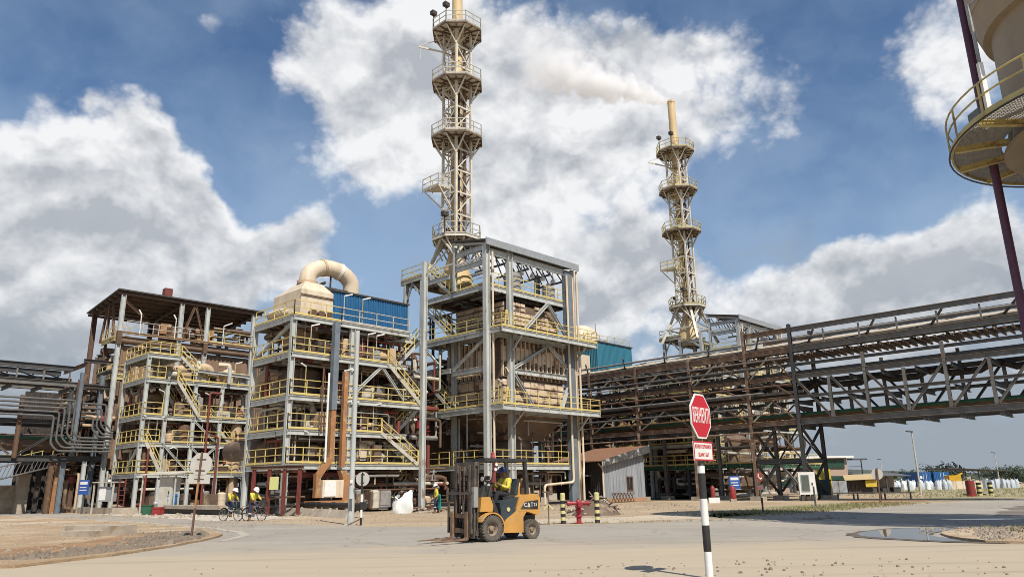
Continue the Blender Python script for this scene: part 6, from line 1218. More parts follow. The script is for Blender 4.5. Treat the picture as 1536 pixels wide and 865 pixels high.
# ================================================================== forklift
ORG = mat('forklift_orange_yellow', (.54, .285, .07), (.45, .235, .065), .45, rust=.40, scale=2.6, rustcol=(.40, .29, .16), bump=.08); FBLK = mat('forklift_black', (.022, .022, .022), (.06, .054, .046), .5, scale=3); MAST = mat('greasy_mast_steel', (.055, .045, .038), (.12, .10, .085), .6, rust=.4, scale=4, rustcol=(.20, .13, .08)); FORKM = mat('worn_fork_steel', (.22, .13, .075), (.12, .08, .06), .6, rust=.4, scale=3, rustcol=(.32, .2, .12)); CHAR = mat('charcoal_panel', (.045, .06, .07), (.03, .04, .045), .5)
FX, FY, FH = -1.05, 22.35, math.atan2(-.62, -.78)
K = thing('forklift', 'orange counterbalance forklift with a dark mast driving across the junction', 'forklift', (FX, FY, 0), FH)
def fwheel(x, y, r_, w_):
    s_ = 1 if y > 0 else -1
    wl = part(K, 'wheel', MB().lathe([(.02, y - w_ * .3), (r_ * .5, y - w_ * .32), (r_ * .55, y - w_ * .36), (r_ * .55, y + w_ * .36), (r_ * .5, y + w_ * .32), (r_ * .42, y + s_ * w_ * .12), (.02, y + s_ * w_ * .1)], (x, 0, r_), 24, 'y'), mat('dusty_wheel_rim', (.30, .24, .16), (.2, .155, .11), .7), True)
    part(wl, 'tyre', MB().lathe([(r_ * .54, y - w_ * .42), (r_ * .7, y - w_ * .5), (r_ * .9, y - w_ * .49), (r_ * .97, y - w_ * .38), (r_ * .975, y), (r_ * .97, y + w_ * .38), (r_ * .9, y + w_ * .49), (r_ * .7, y + w_ * .5), (r_ * .54, y + w_ * .42)], (x, 0, r_), 32, 'y', False), mat('dusty_tyre', (.075, .065, .055), (.13, .11, .09), .9, scale=5), True)
    td = MB()
    for i in range(26):
        a = 2 * math.pi * i / 26
        for q_ in (-1, 1):
            c, s2 = math.cos(a + q_ * .06), math.sin(a + q_ * .06); p0 = Vector((x + c * r_ * .985, y + q_ * w_ * .06, r_ + s2 * r_ * .985)); c, s2 = math.cos(a - q_ * .08), math.sin(a - q_ * .08); p1 = Vector((x + c * r_ * .965, y + q_ * w_ * .49, r_ + s2 * r_ * .965)); td.bar(p0, p1, .045, .03, (c, 0, s2))
    part(wl, 'tread_lugs', td, MATS['dusty_tyre']); part(wl, 'hub', MB().lathe([(r_ * .22, y + s_ * w_ * .1), (r_ * .2, y + s_ * w_ * .32), (r_ * .1, y + s_ * w_ * .36), (.01, y + s_ * w_ * .36)], (x, 0, r_), 14, 'y'), MATS['dusty_wheel_rim'], True)
    nb = MB()
    for i in range(6): a = math.pi * i / 3; nb.tube([(x + .33 * r_ * math.cos(a), y + s_ * w_ * .1, r_ + .33 * r_ * math.sin(a)), (x + .33 * r_ * math.cos(a), y + s_ * w_ * .2, r_ + .33 * r_ * math.sin(a))], .018, 6)
    part(wl, 'wheel_nuts', nb, RUST)
for y in (.5, -.5): fwheel(0, y, .365, .30); fwheel(-1.52, y * .92, .275, .2)
def side(poly, y0, y1, name, m_): return part(K, name, MB().prism([(x, y0, z) for x, z in poly], (0, 0, 0), (0, y1 - y0, 0)), m_)
side([(-.46, .22), (-1.22, .20), (-1.22, .62), (-1.30, .72), (-1.36, .78), (-.95, .80), (-.62, .62), (-.46, .52)], -.5, .5, 'chassis', ORG)
side([(-.95, .802), (-1.36, .782), (-1.80, .66), (-1.86, .75), (-1.88, 1.15), (-1.80, 1.28), (-1.25, 1.26), (-1.10, 1.20)], -.5, .5, 'counterweight', ORG)
side([(-1.28, .22), (-1.8, .32), (-1.84, .655), (-1.32, .70)], -.3, .3, 'rear_axle_housing', FBLK)
part(K, 'vent_recess', MB().prism([(-1.12, .5, .86), (-1.78, .5, .84), (-1.80, .5, 1.10), (-1.30, .5, 1.06)], (0, .002, 0), (0, .012, 0)), FBLK)
side([(-.44, .535), (-.62, .635), (-.94, .815), (-1.09, 1.19), (-.55, 1.10), (-.40, 1.06)], -.44, .44, 'engine_hood', CHAR)
part(K, 'step_panel', MB().prism([(-.40, .45, .42), (-.60, .45, .60), (-.94, .45, .82), (-.90, .45, 1.02), (-.5, .45, 1.02), (-.40, .45, .9)], (0, .0, 0), (0, .05, 0)), CHAR)
part(K, 'fuel_cap', MB().tube([(-.66, .5, .86), (-.66, .525, .86)], .06, 12), YB)
side([(.36, .52), (.30, 1.20), (.05, 1.23), (-.16, 1.0), (-.22, .80), (-.36, .70), (-.40, .42), (-.30, .42)] , -.34, .34, 'front_body', ORG)
for y in (.35, -.64): part(K, 'fender', MB().prism([(.42 * math.cos(R(a)) * 1.04, y, .365 + .42 * math.sin(R(a)) * 1.04) for a in range(25, 196, 15)] + [(.40 * math.cos(R(a)), y, .365 + .40 * math.sin(R(a))) for a in range(195, 24, -15)], (0, 0, 0), (0, .29, 0)), ORG)
part(K, 'cowl_side', MB().prism([(.34, .36, .82), (.29, .36, 1.22), (-.02, .36, 1.22), (-.12, .36, .98), (-.1, .36, .82)], (0, 0, 0), (0, .14, 0)), ORG)
part(K, 'dashboard', MB().prism([(.28, -.42, 1.235), (.10, -.42, 1.55), (-.16, -.42, 1.50), (-.14, -.42, 1.235)], (0, 0, 0), (0, .84, 0)), FBLK)
part(K, 'footwell', MB().prism([(-.145, -.42, .9), (-.14, -.42, 1.23), (-.42, -.42, .72), (-.40, -.42, .6)], (0, 0, 0), (0, .84, 0)), FBLK)
sb = MB(); torus(sb, (0, 0, 0), .17, .016, 24, 6); M_ = Matrix.Rotation(R(62), 4, 'Y') @ Matrix.Rotation(R(90), 4, 'X'); sb.v = [tuple(Vector((-.34, 0, 1.66)) + (Matrix.Rotation(R(-28), 3, 'Y') @ Vector((x, z, y)))) for x, y, z in sb.v]
sb.tube([(-.34, 0, 1.66), (-.14, 0, 1.44)], .02, 8).bar((-.34, -.16, 1.66), (-.34, .16, 1.66), .02, .02); part(K, 'steering_wheel', sb, FBLK, True)
part(K, 'seat', MB().prism([(-.68, -.25, 1.11), (-1.14, -.25, 1.21), (-1.14, -.25, 1.28), (-.66, -.25, 1.2)], (0, 0, 0), (0, .5, 0)), FBLK); part(K, 'seat_back', MB().prism([(-1.1, -.24, 1.29), (-1.24, -.24, 1.72), (-1.32, -.24, 1.70), (-1.22, -.24, 1.27)], (0, 0, 0), (0, .48, 0)), CHAR)
for y in (.45, -.45):
    part(K, 'guard_pillar', MB().tube([(.02, y, 1.2), (-.16, y, 1.75), (-.28, y, 2.22)], .04, 8).bar((-.26, y, 2.0), (-.3, y, 2.24), .06, .09), FBLK, True); part(K, 'guard_pillar', MB().bar((-1.42, y, 1.2), (-1.34, y, 2.22), .09, .10), FBLK)
part(K, 'guard_roof', MB().bar((.12, .47, 2.26), (-1.42, .47, 2.24), .07, .09).bar((.12, -.47, 2.26), (-1.42, -.47, 2.24), .07, .09).bar((.12, -.5, 2.262), (.12, .5, 2.262), .07, .085).bar((-1.42, -.5, 2.238), (-1.42, .5, 2.238), .07, .085), FBLK)
for i in range(8): part(K, 'guard_bar', MB().bar((-.05 - i * .17, -.44, 2.26), (-.05 - i * .17, .44, 2.26), .05, .04), FBLK)
bc = part(K, 'beacon', MB().lathe([(.07, 2.31), (.07, 2.34), (.055, 2.36), (.05, 2.46), (.02, 2.48)], (-.2, .40, 0), 12), RED, True)
lp = part(K, 'lamp_cluster', MB().bar((-.1, .5, 1.62), (-.24, .5, 2.2), .07, .08), REDP)
for z in (1.98, 2.12): part(lp, 'lamp_lens', MB().tube([(-.16 - (z - 1.9) * .25, .54, z), (-.16 - (z - 1.9) * .25, .56, z)], .045, 12), SWH, True)
for y in (.36, -.36): hl = part(K, 'headlight', MB().tube([(.16, y, 1.72), (.06, y, 1.72)], .075, 12, [.075, .05]), FBLK, True); part(hl, 'lens', MB().tube([(.172, y, 1.72), (.161, y, 1.72)], .068, 12), SWH, True)
part(K, 'side_mirror', MB().box(.1, .14, .48, .66, 1.68, 1.8).bar((.05, .45, 1.6), (.12, .55, 1.72), .02, .02), FBLK); part(K, 'gas_pipe', MB().tube(elbow([(-1.3, .2, 1.26), (-1.3, .2, 1.5), (-1.5, .1, 1.72)], .1), .04, 8), ORG, True); part(K, 'overflow_tank', MB().box(-1.62, -1.42, .1, .36, 1.281, 1.46), CONC); part(K, 'tow_pin', MB().tube([(-1.88, 0, .9), (-2.0, 0, .9)], .06, 10), ORG); part(K, 'tail_light', MB().box(-1.9, -1.86, .32, .46, 1.16, 1.26), RED)
for s_ in (1, -1):
    part(K, 'mast_rail', MB().ibeam((.50, s_ * .43, .12), (.46, s_ * .43, 2.18), .16, .15, (1, 0, 0)), MAST); part(K, 'mast_rail', MB().ibeam((.56, s_ * .31, .14), (.52, s_ * .31, 2.12), .09, .15, (1, 0, 0)), MAST)
    part(K, 'lift_cylinder', MB().tube([(.42, s_ * .2, .2), (.40, s_ * .2, 1.25), (.40, s_ * .2, 1.26), (.39, s_ * .2, 2.0)], .05, 10, [.055, .055, .035, .035]), MAST, True)
    ch = MB()
    for i in range(22): ch.box(.60, .63, s_ * .1 - .03, s_ * .1 + .03, .55 + i * .07, .605 + i * .07)
    part(K, 'lift_chain', ch, RUST); part(K, 'tilt_cylinder', MB().tube([(.42, s_ * .36, .85), (-.1, s_ * .36, .75)], .045, 10), MAST, True)
for z in (.25, 1.2, 2.14): part(K, 'mast_crossbar', MB().bar((.45, -.5, z), (.45, .5, z), .1, .12), MAST)
part(K, 'hose_reel', MB().tube([(.44, -.05, 1.9), (.44, .05, 1.9)], .11, 14), MAST, True); part(K, 'hydraulic_hose', MB().tube(elbow([(.58, .05, .5), (.60, .05, 1.9), (.48, .05, 2.05), (.44, .05, .6)], .1), .02, 6), FBLK, True)
for z in (.32, .72): part(K, 'carriage_bar', MB().box(.62, .68, -.52, .52, z - .06, z + .06), FORKM)
part(K, 'load_backrest', MB().bar((.70, -.55, .25), (.70, -.55, 1.36), .07, .05).bar((.70, .55, .25), (.70, .55, 1.36), .07, .05).bar((.70, -.585, 1.33), (.70, .585, 1.33), .06, .07), MAST)
for y in (-.18, .18): part(K, 'backrest_bar', MB().bar((.70, y, .78), (.70, y, 1.29), .05, .04), MAST)
part(K, 'junction_box', MB().box(.45, .6, .45, .56, .95, 1.5), SILVER)
for y in (-.40, .32):
    part(K, 'fork', MB().prism([(.69, y, .84), (.75, y, .84), (.76, y, .16), (.80, y, .13), (1.85, y, .10), (1.85, y, .085), (.75, y, .07), (.69, y, .10)], (0, 0, 0), (0, .12, 0)), FORKM)
text(K, 'CAT', .17, (-1.42, .514, .965), (R(90), 0, R(180)), SWH, 1.0); part(K, 'badge_triangle', MB().prism([(-1.38, .514, .90), (-1.48, .514, .90), (-1.43, .514, .95)], (0, 0, 0), (0, .003, 0)), YB)
text(K, '25', .13, (-1.68, .514, .965), (R(90), 0, R(180)), SWH, 1.0)
c, s_ = math.cos(FH), math.sin(FH)
person('forklift driver in dark blue helmet, yellow shirt and black trousers sitting at the wheel', (FX, FY, 0), FH, dict(pelvis=(-.98, 0, 1.30), chest=(-.96, 0, 1.62), neck=(-.93, 0, 1.77), head=(-.88, .01, 1.90), face=(.9, .35, -.15), shol=(-.96, .19, 1.69), shor=(-.96, -.19, 1.69), elbl=(-.84, .26, 1.45), elbr=(-.80, -.25, 1.48), wril=(-.60, .17, 1.56), wrir=(-.58, -.14, 1.6), handl=(-.50, .15, 1.62), handr=(-.48, -.13, 1.65), hipl=(-.94, .11, 1.27), hipr=(-.94, -.11, 1.27), knel=(-.52, .15, 1.30), kner=(-.52, -.13, 1.30), ankl=(-.40, .16, .90), ankr=(-.38, -.14, .9), toel=(-.24, .17, .86), toer=(-.22, -.14, .86)), HIV, BLK, BOOT, NHELM, False)

# ================================================================== silo at the right edge
SL = thing('hopper_silo', 'khaki hopper silo with a round yellow-railed gallery at the top right corner', 'silo', (20.1, 21.4, 0))
def ring(r0, r1, z0, z1, n=48, a0=0, a1=360):
    b = MB(); k = n + 1; vs = []
    for i in range(k):
        a = R(a0 + (a1 - a0) * i / n); c, s_ = math.cos(a), math.sin(a)
        vs += [(r0 * c, r0 * s_, z0), (r1 * c, r1 * s_, z0), (r1 * c, r1 * s_, z1), (r0 * c, r0 * s_, z1)]
    fs = []
    for i in range(n):
        o = i * 4
        for j in range(4): fs.append((o + j, o + (j + 1) % 4, o + 4 + (j + 1) % 4, o + 4 + j))
    b.add(vs, fs); return b
part(SL, 'shell', MB().lathe([(3.45, 13.6), (3.55, 13.6), (3.55, 13.9), (3.46, 13.92), (3.46, 16.4), (3.7, 16.42), (3.95, 17.3), (4.0, 17.32), (4.0, 26), (.4, 28.4)], (0, 0, 0), 64), SILO, True)
part(SL, 'cone', MB().lathe([(3.3, 13.5), (3.1, 12.9), (2.2, 10.6), (1.3, 8.6), (.9, 7.6), (.9, 6.8)], (0, 0, 0), 48), RUST, True)
for r0, r1, z in ((2.9, 3.75, 12.0), (2.3, 3.1, 10.6)): part(SL, 'flange', ring(r0, r1, z, z + .16), SILO)
for i in range(24):
    a = 2 * math.pi * i / 24; part(SL, 'stiffener', MB().prism([(2.95, -.03, 12.17), (3.65, -.03, 12.17), (3.4, -.03, 13.4), (3.1, -.03, 13.4)], (0, 0, 0), (0, .06, 0)), SILO).rotation_euler = (0, 0, a)
GRT = mat('pale_open_grating', (.33, .32, .29), (.26, .25, .23), .6)
for i in range(16):
    a0 = i * 22.5; 
    part(SL, 'radial_beam', MB().ibeam((3.6, 0, 12.36), (5.2, 0, 12.36), .13, .22), YELD).rotation_euler = (0, 0, R(a0))
    gb = MB()
    for j in range(21): a = R(a0 + .5 + j * 1.07); gb.bar((3.76 * math.cos(a), 3.76 * math.sin(a), 12.47), (5.21 * math.cos(a), 5.21 * math.sin(a), 12.47), .028, .05)
    for t_ in range(12):
        rr_ = 3.8 + t_ * .126
        for j in range(4): a, b = R(a0 + j * 5.55 + .2), R(a0 + j * 5.55 + 5.75); gb.bar((rr_ * math.cos(a), rr_ * math.sin(a), 12.475), (rr_ * math.cos(b), rr_ * math.sin(b), 12.475), .028, .035)
    part(SL, 'grating_panel', gb, GRT)
part(SL, 'rim_channel', ring(5.22, 5.28, 12.37, 12.58), YELD); part(SL, 'rim_hose', MB().tube([(5.34 * math.cos(R(a)), 5.34 * math.sin(R(a)), 12.33) for a in range(0, 361, 6)], .03, 6), BLACK)
b = MB()
for z in (13.55, 13.1): b.tube([(5.28 * math.cos(R(a)), 5.28 * math.sin(R(a)), z) for a in range(0, 361, 6)], .032, 6)
part(SL, 'gallery_handrail', b, YELD, True)
for i in range(20): a = R(i * 18 + 4); part(SL, 'rail_post', MB().bar((5.28 * math.cos(a), 5.28 * math.sin(a), 12.4), (5.28 * math.cos(a), 5.28 * math.sin(a), 13.55), .07, .05, (math.cos(a), math.sin(a), 0)), YELD)
px_, py_ = 17.32 - 20.1, 24.55 - 21.4
for s1, s2 in ((1, 1), (-1, -1)):
    for sw_ in (0, 1):
        x, y = (px_ * s1, py_ * s2) if not sw_ else (-py_ * s1, px_ * s2) ; x, y = (px_, py_) if (s1, sw_) == (1, 0) else (x, y)
        part(SL, 'leg', MB().tube([(x, y, 0), (x, y, 22.5)], .14, 14), PURPLE, True)
part(SL, 'upright_pipe', MB().tube([(px_ + .75, py_ - .5, 13), (px_ + .75, py_ - .5, 22)], .1, 10), BLACK, True); part(SL, 'top_beam', MB().ibeam((px_ - .2, py_ + .1, 22), (px_ + 3, py_ - 1.4, 22.2), .3, .4), RACKD)
lx, ly = 16.0 - 20.1, 21.6 - 21.4
lp = part(SL, 'lamp_pole', MB().tube([(-5.15, -.5, 12.5), (-5.15, -.5, 16.3)], .055, 8).tube([(-5.15, -.5, 16.3), (-4.7, -1.3, 16.6), (-4.2, -2.3, 16.75)], .04, 8), SILVER, True); part(lp, 'tube_lamp', MB().tube([(-4.75, -1.35, 16.35), (-4.1, -2.5, 16.6)], .1, 10), SWH, True); part(lp, 'pole_plate', MB().box(-5.22, -5.08, -.56, -.43, 12.6, 14.2), WHITE); part(SL, 'control_box', MB().box(-4.9, -4.2, .4, .9, 12.7, 13.1), SLATE)
P2 = part(SL, 'lower_gallery', ring(1.2, 3.15, 9.4, 9.46), GRATE); part(P2, 'gallery_rim', ring(3.15, 3.22, 9.25, 9.6), YELD); b = MB()
for z in (10.0, 10.45): b.tube([(3.2 * math.cos(R(a)), 3.2 * math.sin(R(a)), z) for a in range(0, 361, 8)], .03, 6)
for i in range(14): a = R(i * 25.7); b.bar((3.2 * math.cos(a), 3.2 * math.sin(a), 9.3), (3.2 * math.cos(a), 3.2 * math.sin(a), 10.45), .05, .05)
part(P2, 'gallery_handrail', b, YELD)

# ================================================================== far background
bd = thing('office_block', 'two-storey site office with green windows and a white roof edge beyond the right rack legs', 'building', (38, 97, 0), R(4))
BG = mat('dark_green_window', (.03, .075, .05), (.02, .05, .035), .2); PK = mat('dusty_pink_wall', (.42, .31, .24), (.36, .27, .21), .8)
part(bd, 'wall', MB().box(-8, 4.4, 0, 8, 0, 4.3), PK); part(bd, 'roof', MB().box(-8.4, 5.1, -.6, 8.4, 4.3, 4.55), WHITE); part(bd, 'roof_beam', MB().box(4.4, 7.0, -.3, -.1, 4.0, 4.2), RACKD)
for i in range(4): f_ = part(bd, 'window', MB().box(-7.6 + i * 3, -5.0 + i * 3, -.12, .05, 3.0, 4.15), RACKD); part(f_, 'pane', MB().box(-7.5 + i * 3, -6.35 + i * 3, -.14, -.121, 3.05, 4.1).box(-6.25 + i * 3, -5.1 + i * 3, -.14, -.121, 3.05, 4.1), BG)
for i in range(4): f_ = part(bd, 'window', MB().box(-7.6 + i * 3, -4.9 + i * 3, -.12, .05, .9, 2.1), RACKD); part(f_, 'pane', MB().box(-7.5 + i * 3, -5.0 + i * 3, -.14, -.121, 1.0, 2.0), BG)
for z in (1.0, 2.2, 3.2): part(bd, 'balcony_rail', MB().bar((4.5, -.2, z), (6.2, -.2, z), .08, .08).bar((6.2, -.2, 0), (6.2, -.2, 4), .1, .1), RACKD)
hs = thing('red_roof_house', 'low pale building with a red-brown roof glimpsed through the rack legs', 'building', (26, 92, 0), R(4)); part(hs, 'wall', MB().box(-7, 6, 0, 6, 0, 2.6), PK); part(hs, 'roof', MB().prism([(-7.5, -.5, 2.6), (-7.5, 6.5, 2.6), (-7.5, 3, 4.1)], (0, 0, 0), (14, 0, 0)), mat('red_brown_tile', (.18, .07, .045), (.14, .055, .04), .8)); 
for i in range(3): part(hs, 'window', MB().box(-5 + i * 4, -3.4 + i * 4, -.05, .02, 1, 2), BG)
cb = thing('cabin', 'small cabin with a tan canopy and a yellow side board by the office', 'cabin', (39.5, 88, 0), R(2)); part(cb, 'wall', MB().box(-1.9, 1.6, 0, 2.5, 0, 1.6), DARK); part(cb, 'canopy', MB().prism([(-2.1, -.9, 1.5), (1.7, -.9, 1.6), (2.1, 1.2, 2.15), (-1.3, 1.2, 2.05)], (0, 0, 0), (0, 0, .06)), mat('tan_canopy', (.48, .36, .18), (.42, .31, .16))); part(cb, 'side_board', MB().box(.4, 1.7, -.6, -.55, .75, 1.5), mat('board_yellow', (.6, .42, .05))); part(cb, 'water_tank', MB().lathe([(.55, .1), (.6, .2), (.6, 1.3), (.3, 1.5)], (-2.3, -.3, 0), 14), FBLK, True); 
for i in range(4): part(cb, 'bar', MB().box(-1.4 + i * .45, -1.34 + i * .45, -.06, -.01, 0, 1.2), RUST)
pn = thing('blue_grey_fence', 'plain pale blue-grey hoarding to the left of the cabin', 'fence', (34.6, 86, 0), R(0)); 
for i in range(4): part(pn, 'panel', MB().corr((-1.2 + i * .95, 0), (-.3 + i * .95, 0), 0, 1.5, .12, .02), GALV)
ls = thing('open_shed', 'long low open shed with a grey roof behind the cabin', 'shed', (45.5, 96, 0)); part(ls, 'roof', MB().prism([(-3, -1.5, 2.0), (3.4, -1.5, 1.9), (3.4, 2.5, 2.25), (-3, 2.5, 2.35)], (0, 0, 0), (0, 0, .08)), PIPEG); part(ls, 'back_wall', MB().box(-2.6, 3, 2.2, 2.3, 0, 2.0), CONC)
for x in (-2.4, .4, 3.0): part(ls, 'post', MB().box(x - .08, x + .08, -1.3, -1.14, 0, 1.95), RACKD)
for i in range(3): part(ls, 'bench_frame', MB().box(-1.5 + i * 1.5, -.6 + i * 1.5, -.5, .4, 0, .6), RACKD)
q = random.Random(17)
for i in range(15):
    x = 54.3 + i * .62 + q.uniform(-.06, .06); o = mesh_obj('bulk_bag', bag_mesh(.62 * q.uniform(.9, 1.05), 1.2 * q.uniform(.85, 1.12), 20 + i, 12, 6, .15), BAGB if i % 3 else BAG, True); o.location = (x, 111.5 + q.uniform(-.4, .4), 0); o.rotation_euler = (0, 0, q.uniform(-.3, .3)); tag(o, 'white bulk bag in the long upright row by the blue containers', 'bulk bag', 'row of white bulk bags')
for i in range(9):
    x = 71.5 + i * .55; o = mesh_obj('bulk_bag', bag_mesh(.6, 1.2 * q.uniform(.9, 1.1), 50 + i, 12, 6, .1), BAGB, True); o.location = (x, 116 + q.uniform(-.4, .4), 0); tag(o, 'white bulk bag stacked under the open dark canopy', 'bulk bag', 'bulk bags under the canopy')
wl = thing('low_wall', 'low cream block wall between the white bags and the canopy', 'wall', (66.0, 112.5, 0)); 
for i in range(5): part(wl, 'panel', MB().box(-2.4 + i * .97, -1.48 + i * .97, -.1, .1, 0, 1.15), CREAM)
for i in range(6): o = solo('grey_board', 'grey upright board leaning under the left end of the open canopy', 'board', MB().box(-.3, .3, -.05, .05, 0, 1.2 + .1 * (i % 2)), SLATE if i % 2 else GALV, (67.6 + i * .62, 114 + .2 * (i % 3), 0), 0, 'grey boards under the canopy')
CB = mat('container_blue', (.02, .11, .30), (.015, .085, .24), .5)
for i, (x, w_, lb) in enumerate(((80.2, 2.6, 'blue container with a pale patch, left of the two beyond the white bags'), (83.6, 3.0, 'blue container, right of the two beyond the white bags'))):
    g = thing('container', lb, 'container', (x, 150, 0), 0); part(g, 'wall_sheet', MB().corr((-w_ / 2, 0), (w_ / 2, 0), .1, 2.75, .3, .05), CB); part(g, 'wall_sheet', MB().corr((-w_ / 2, 6), (-w_ / 2, 0), .1, 2.75, .3, .05), CB); part(g, 'roof', MB().box(-w_ / 2, w_ / 2, 0, 6, 2.75, 2.85), CB); part(g, 'door_bars', MB().box(-.3, -.24, -.1, -.06, .2, 2.7).box(.3, .36, -.1, -.06, .2, 2.7), WHITE); part(g, 'patch', MB().box(-.9, -.5, -.09, -.06, 1.6, 2.1) if i == 0 else MB().box(.5, .9, -.09, -.06, 1.2, 2.2), WHITE)
g = thing('yellow_machine', 'small bright yellow machine body left of the open canopy', 'machine', (66.3, 116, 0)); part(g, 'body', MB().box(-.9, .9, -.6, .6, .8, 2.0), mat('machine_yellow', (.62, .36, .02))); part(g, 'base', MB().box(-.7, .7, -.5, .5, 0, .799), DARK); part(g, 'boom', MB().bar((.6, 0, 1.9), (1.5, 0, 2.3), .2, .2), MATS['machine_yellow'])
cp_ = thing('open_canopy', 'long dark open-sided canopy roof on posts at the far right', 'canopy', (72.3, 120, 0)); part(cp_, 'roof', MB().prism([(-4.8, -1, 3.05), (5.4, -1, 2.5), (5.4, 7, 2.55), (-4.8, 7, 3.1)], (0, 0, 0), (0, 0, .1)), RACKD)
for x in (-2.2, .4, 2.8, 4.6):
    part(cp_, 'post', MB().bar((x, 0, 0), (x, 0, 2.7), .14, .14), PIPEG); part(cp_, 'bracket', MB().bar((x, -.02, 1.9), (x - 1.1, -.02, 2.72), .08, .08), RACKD)
for x, y, h, lb in ((41.5, 78.8, 6.3, 'tall thin lamp post standing alone right of the low bench rail'), (94.7, 150, 6.3, 'distant lamp post above the open canopy'), (72, 150, 5.4, 'faint distant lamp post behind the round sign by the cabin')):
    S = thing('lamp_post', lb, 'lamp post', (x, y, 0)); part(S, 'shaft', MB().tube([(0, 0, 0), (0, 0, h)], .08, 8, [.11, .06]), PALE, True); part(S, 'lamp_head', MB().bar((.1, 0, h), (-.55, 0, h + .08), .25, .12), RACKD)
LEAF = [mat('leaf_a', (.034, .052, .026), (.024, .04, .02), .8, scale=.5), mat('leaf_b', (.044, .06, .028), (.032, .048, .022), .8, scale=.5), mat('leaf_c', (.03, .048, .028), (.04, .056, .026), .8, scale=.5)]; BARK = mat('grey_bark', (.13, .10, .075), (.09, .07, .05), .9)
def tree(label, x, y, h, wd, seed, mi, grp=None):
    q = random.Random(seed); T_ = thing('tree', label, 'tree', (x, y, 0), q.uniform(0, 6), grp); t = MB().tube([(0, 0, 0), (.05 * h * q.uniform(-1, 1), 0, h * .35), (.03 * h, .03 * h, h * .75)], .04 * h, 7, [.035 * h, .025 * h, .01 * h]); cl = []
    for i in range(9):
        a = q.uniform(0, 6.28); z = h * q.uniform(.3, .85); r_ = wd * q.uniform(.3, 1) * (1.1 - abs(z / h - .55)); p = Vector((r_ * math.cos(a), r_ * math.sin(a), z)); t.tube([(0, 0, z * .65), tuple(p * .55 + Vector((0, 0, z * .35))), tuple(p)], .01 * h, 5, [.014 * h, .009 * h, .004 * h]); cl.append((p, wd * q.uniform(.32, .55)))
    part(T_, 'trunk', t, BARK, True); b = MB()
    for p, r_ in cl:
        for k in range(95):
            d = Vector((q.gauss(0, 1), q.gauss(0, 1), q.gauss(0, .75))).normalized() * r_ * q.uniform(.25, 1) ** .6; c = p + d; s_ = wd * q.uniform(.045, .1); n1 = Vector((q.uniform(-1, 1), q.uniform(-1, 1), q.uniform(-.6, .6))).normalized(); n2 = n1.orthogonal().normalized()
            b.add([c - n1 * s_, c + n2 * s_ * .5, c + n1 * s_, c - n2 * s_ * .5], [(0, 1, 2, 3)])
    part(T_, 'crown', b, LEAF[mi])
tree('dark bushy tree rising behind the white bags and the lone lamp post', 90.6, 168, 5.0, 2.6, 1, 0)
q = random.Random(4)
for i in range(17): tree(('broad', 'low', 'ragged')[i % 3] + ' dark tree in the row beyond the open canopy', 112 + i * 6.5 + q.uniform(-2, 2), 205 + q.uniform(-8, 12), q.uniform(3.6, 5.6), q.uniform(3.0, 4.2), 100 + i, i % 3, 'trees beyond the canopy')
for i in range(12): tree('far dark tree on the skyline behind the open shed', 84 + i * 6 + q.uniform(-2, 2), 262 + q.uniform(-8, 8), q.uniform(3.4, 4.6), q.uniform(3.2, 4.4), 200 + i, i % 3, 'far skyline trees')
wd = MB(); q = random.Random(6)
for i in range(5200):
    x = q.uniform(-420, 700); y = 330 + q.uniform(0, 60); s_ = q.uniform(.5, 1.6); z = q.uniform(.2, 4.2) * q.uniform(.6, 1); n1 = Vector((q.uniform(-1, 1), q.uniform(-1, 1), q.uniform(-.6, .6))).normalized() * s_; n2 = n1.orthogonal().normalized() * s_ * .6; c = Vector((x, y, z)); wd.add([c - n1, c + n2, c + n1, c - n2], [(0, 1, 2, 3)])
o = mesh_obj('far_wood', wd, LEAF[2]); o['kind'] = 'stuff'
o = mesh_obj('hills', MB().prism([(-900, 2300, -5), (-500, 2300, 8), (0, 2300, 14), (420, 2300, 20), (640, 2300, 46), (760, 2300, 58), (900, 2300, 40), (1300, 2300, 18), (2300, 2300, 8), (2600, 2300, -5)], (0, 0, 0), (0, 300, 0)), mat('hazy_hill_scrub', (.10, .12, .11), (.085, .10, .095), .95, scale=.01)); o['kind'] = 'structure'

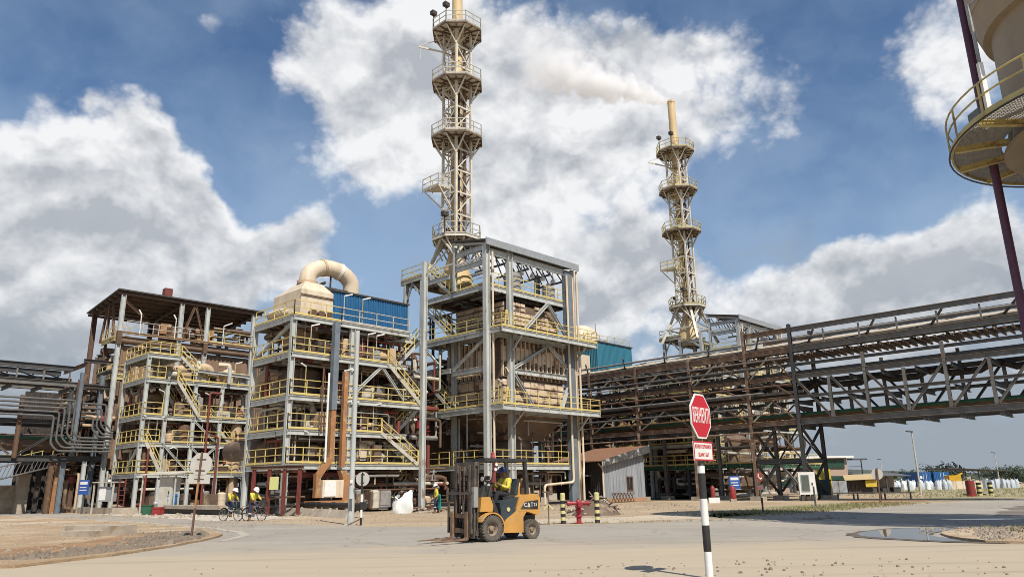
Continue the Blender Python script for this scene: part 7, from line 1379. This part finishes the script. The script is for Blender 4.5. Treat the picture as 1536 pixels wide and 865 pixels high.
# ================================================================== smoke from the farther chimney
SP0 = Vector((*Wp(42.45, 7.3), 52.2)); SP1 = SP0 + Vector((-21.5, 0, 7.2)); ax = (SP1 - SP0).normalized(); LN = (SP1 - SP0).length
b = MB().tube([(-.15, 0, 0), (3, 0, 0), (8, 0, 0), (15, 0, 0), (LN, 0, 0)], 1, 16, [.6, 1.5, 2.9, 4.4, 5.4])
SM = bpy.data.materials.new('white_smoke'); SM.use_nodes = True; t = SM.node_tree; t.nodes.clear()
def sn(ty, **k):
    n = t.nodes.new(ty)
    for a, v in k.items(): setattr(n, a, v)
    return n
def sm(op, a, b_=None, c=None, cl=False):
    n = sn('ShaderNodeMath', operation=op); n.use_clamp = cl
    for i, q_ in enumerate((a, b_, c)):
        if q_ is None: continue
        if isinstance(q_, (int, float)): n.inputs[i].default_value = q_
        else: t.links.new(q_, n.inputs[i])
    return n.outputs[0]
tcn = sn('ShaderNodeTexCoord'); sp = sn('ShaderNodeSeparateXYZ'); t.links.new(tcn.outputs['Object'], sp.inputs[0]); X_, Y_, Z_ = sp.outputs
rad = sm('MULTIPLY_ADD', sm('POWER', sm('MAXIMUM', X_, 0.01), .85), .30, .42); rr2 = sm('SQRT', sm('ADD', sm('MULTIPLY', Y_, Y_), sm('MULTIPLY', Z_, Z_))); fall = sm('SUBTRACT', 1.0, sm('DIVIDE', rr2, rad))
n1 = sn('ShaderNodeTexNoise'); n1.inputs['Scale'].default_value = .55; n1.inputs['Detail'].default_value = 5; n1.inputs['Roughness'].default_value = .6; t.links.new(tcn.outputs['Object'], n1.inputs['Vector'])
dn = sm('MULTIPLY_ADD', sm('SUBTRACT', n1.outputs['Fac'], .50), 3.6, fall); dn = sm('MULTIPLY', sm('MULTIPLY', dn, 1.6, None, True), sm('SUBTRACT', 1.0, sm('DIVIDE', X_, LN * .97), None, True), None, True)
vol = sn('ShaderNodeVolumePrincipled'); vol.inputs['Color'].default_value = (.995, .995, .995, 1); vol.inputs['Anisotropy'].default_value = 0; t.links.new(sm('MULTIPLY', dn, 1.7), vol.inputs['Density'])
om = sn('ShaderNodeOutputMaterial'); t.links.new(vol.outputs[0], om.inputs['Volume'])
import bmesh
o = mesh_obj('smoke_plume', b, SM); bm = bmesh.new(); bm.from_mesh(o.data); bmesh.ops.recalc_face_normals(bm, faces=bm.faces); bm.to_mesh(o.data); bm.free(); o.location = SP0; o.rotation_mode = 'QUATERNION'; o.rotation_quaternion = ax.to_track_quat('X', 'Z'); tag(o, 'white smoke plume drifting left from the farther chimney tip', 'smoke', None, 'stuff')
SM.cycles.volume_step_rate = 1.0
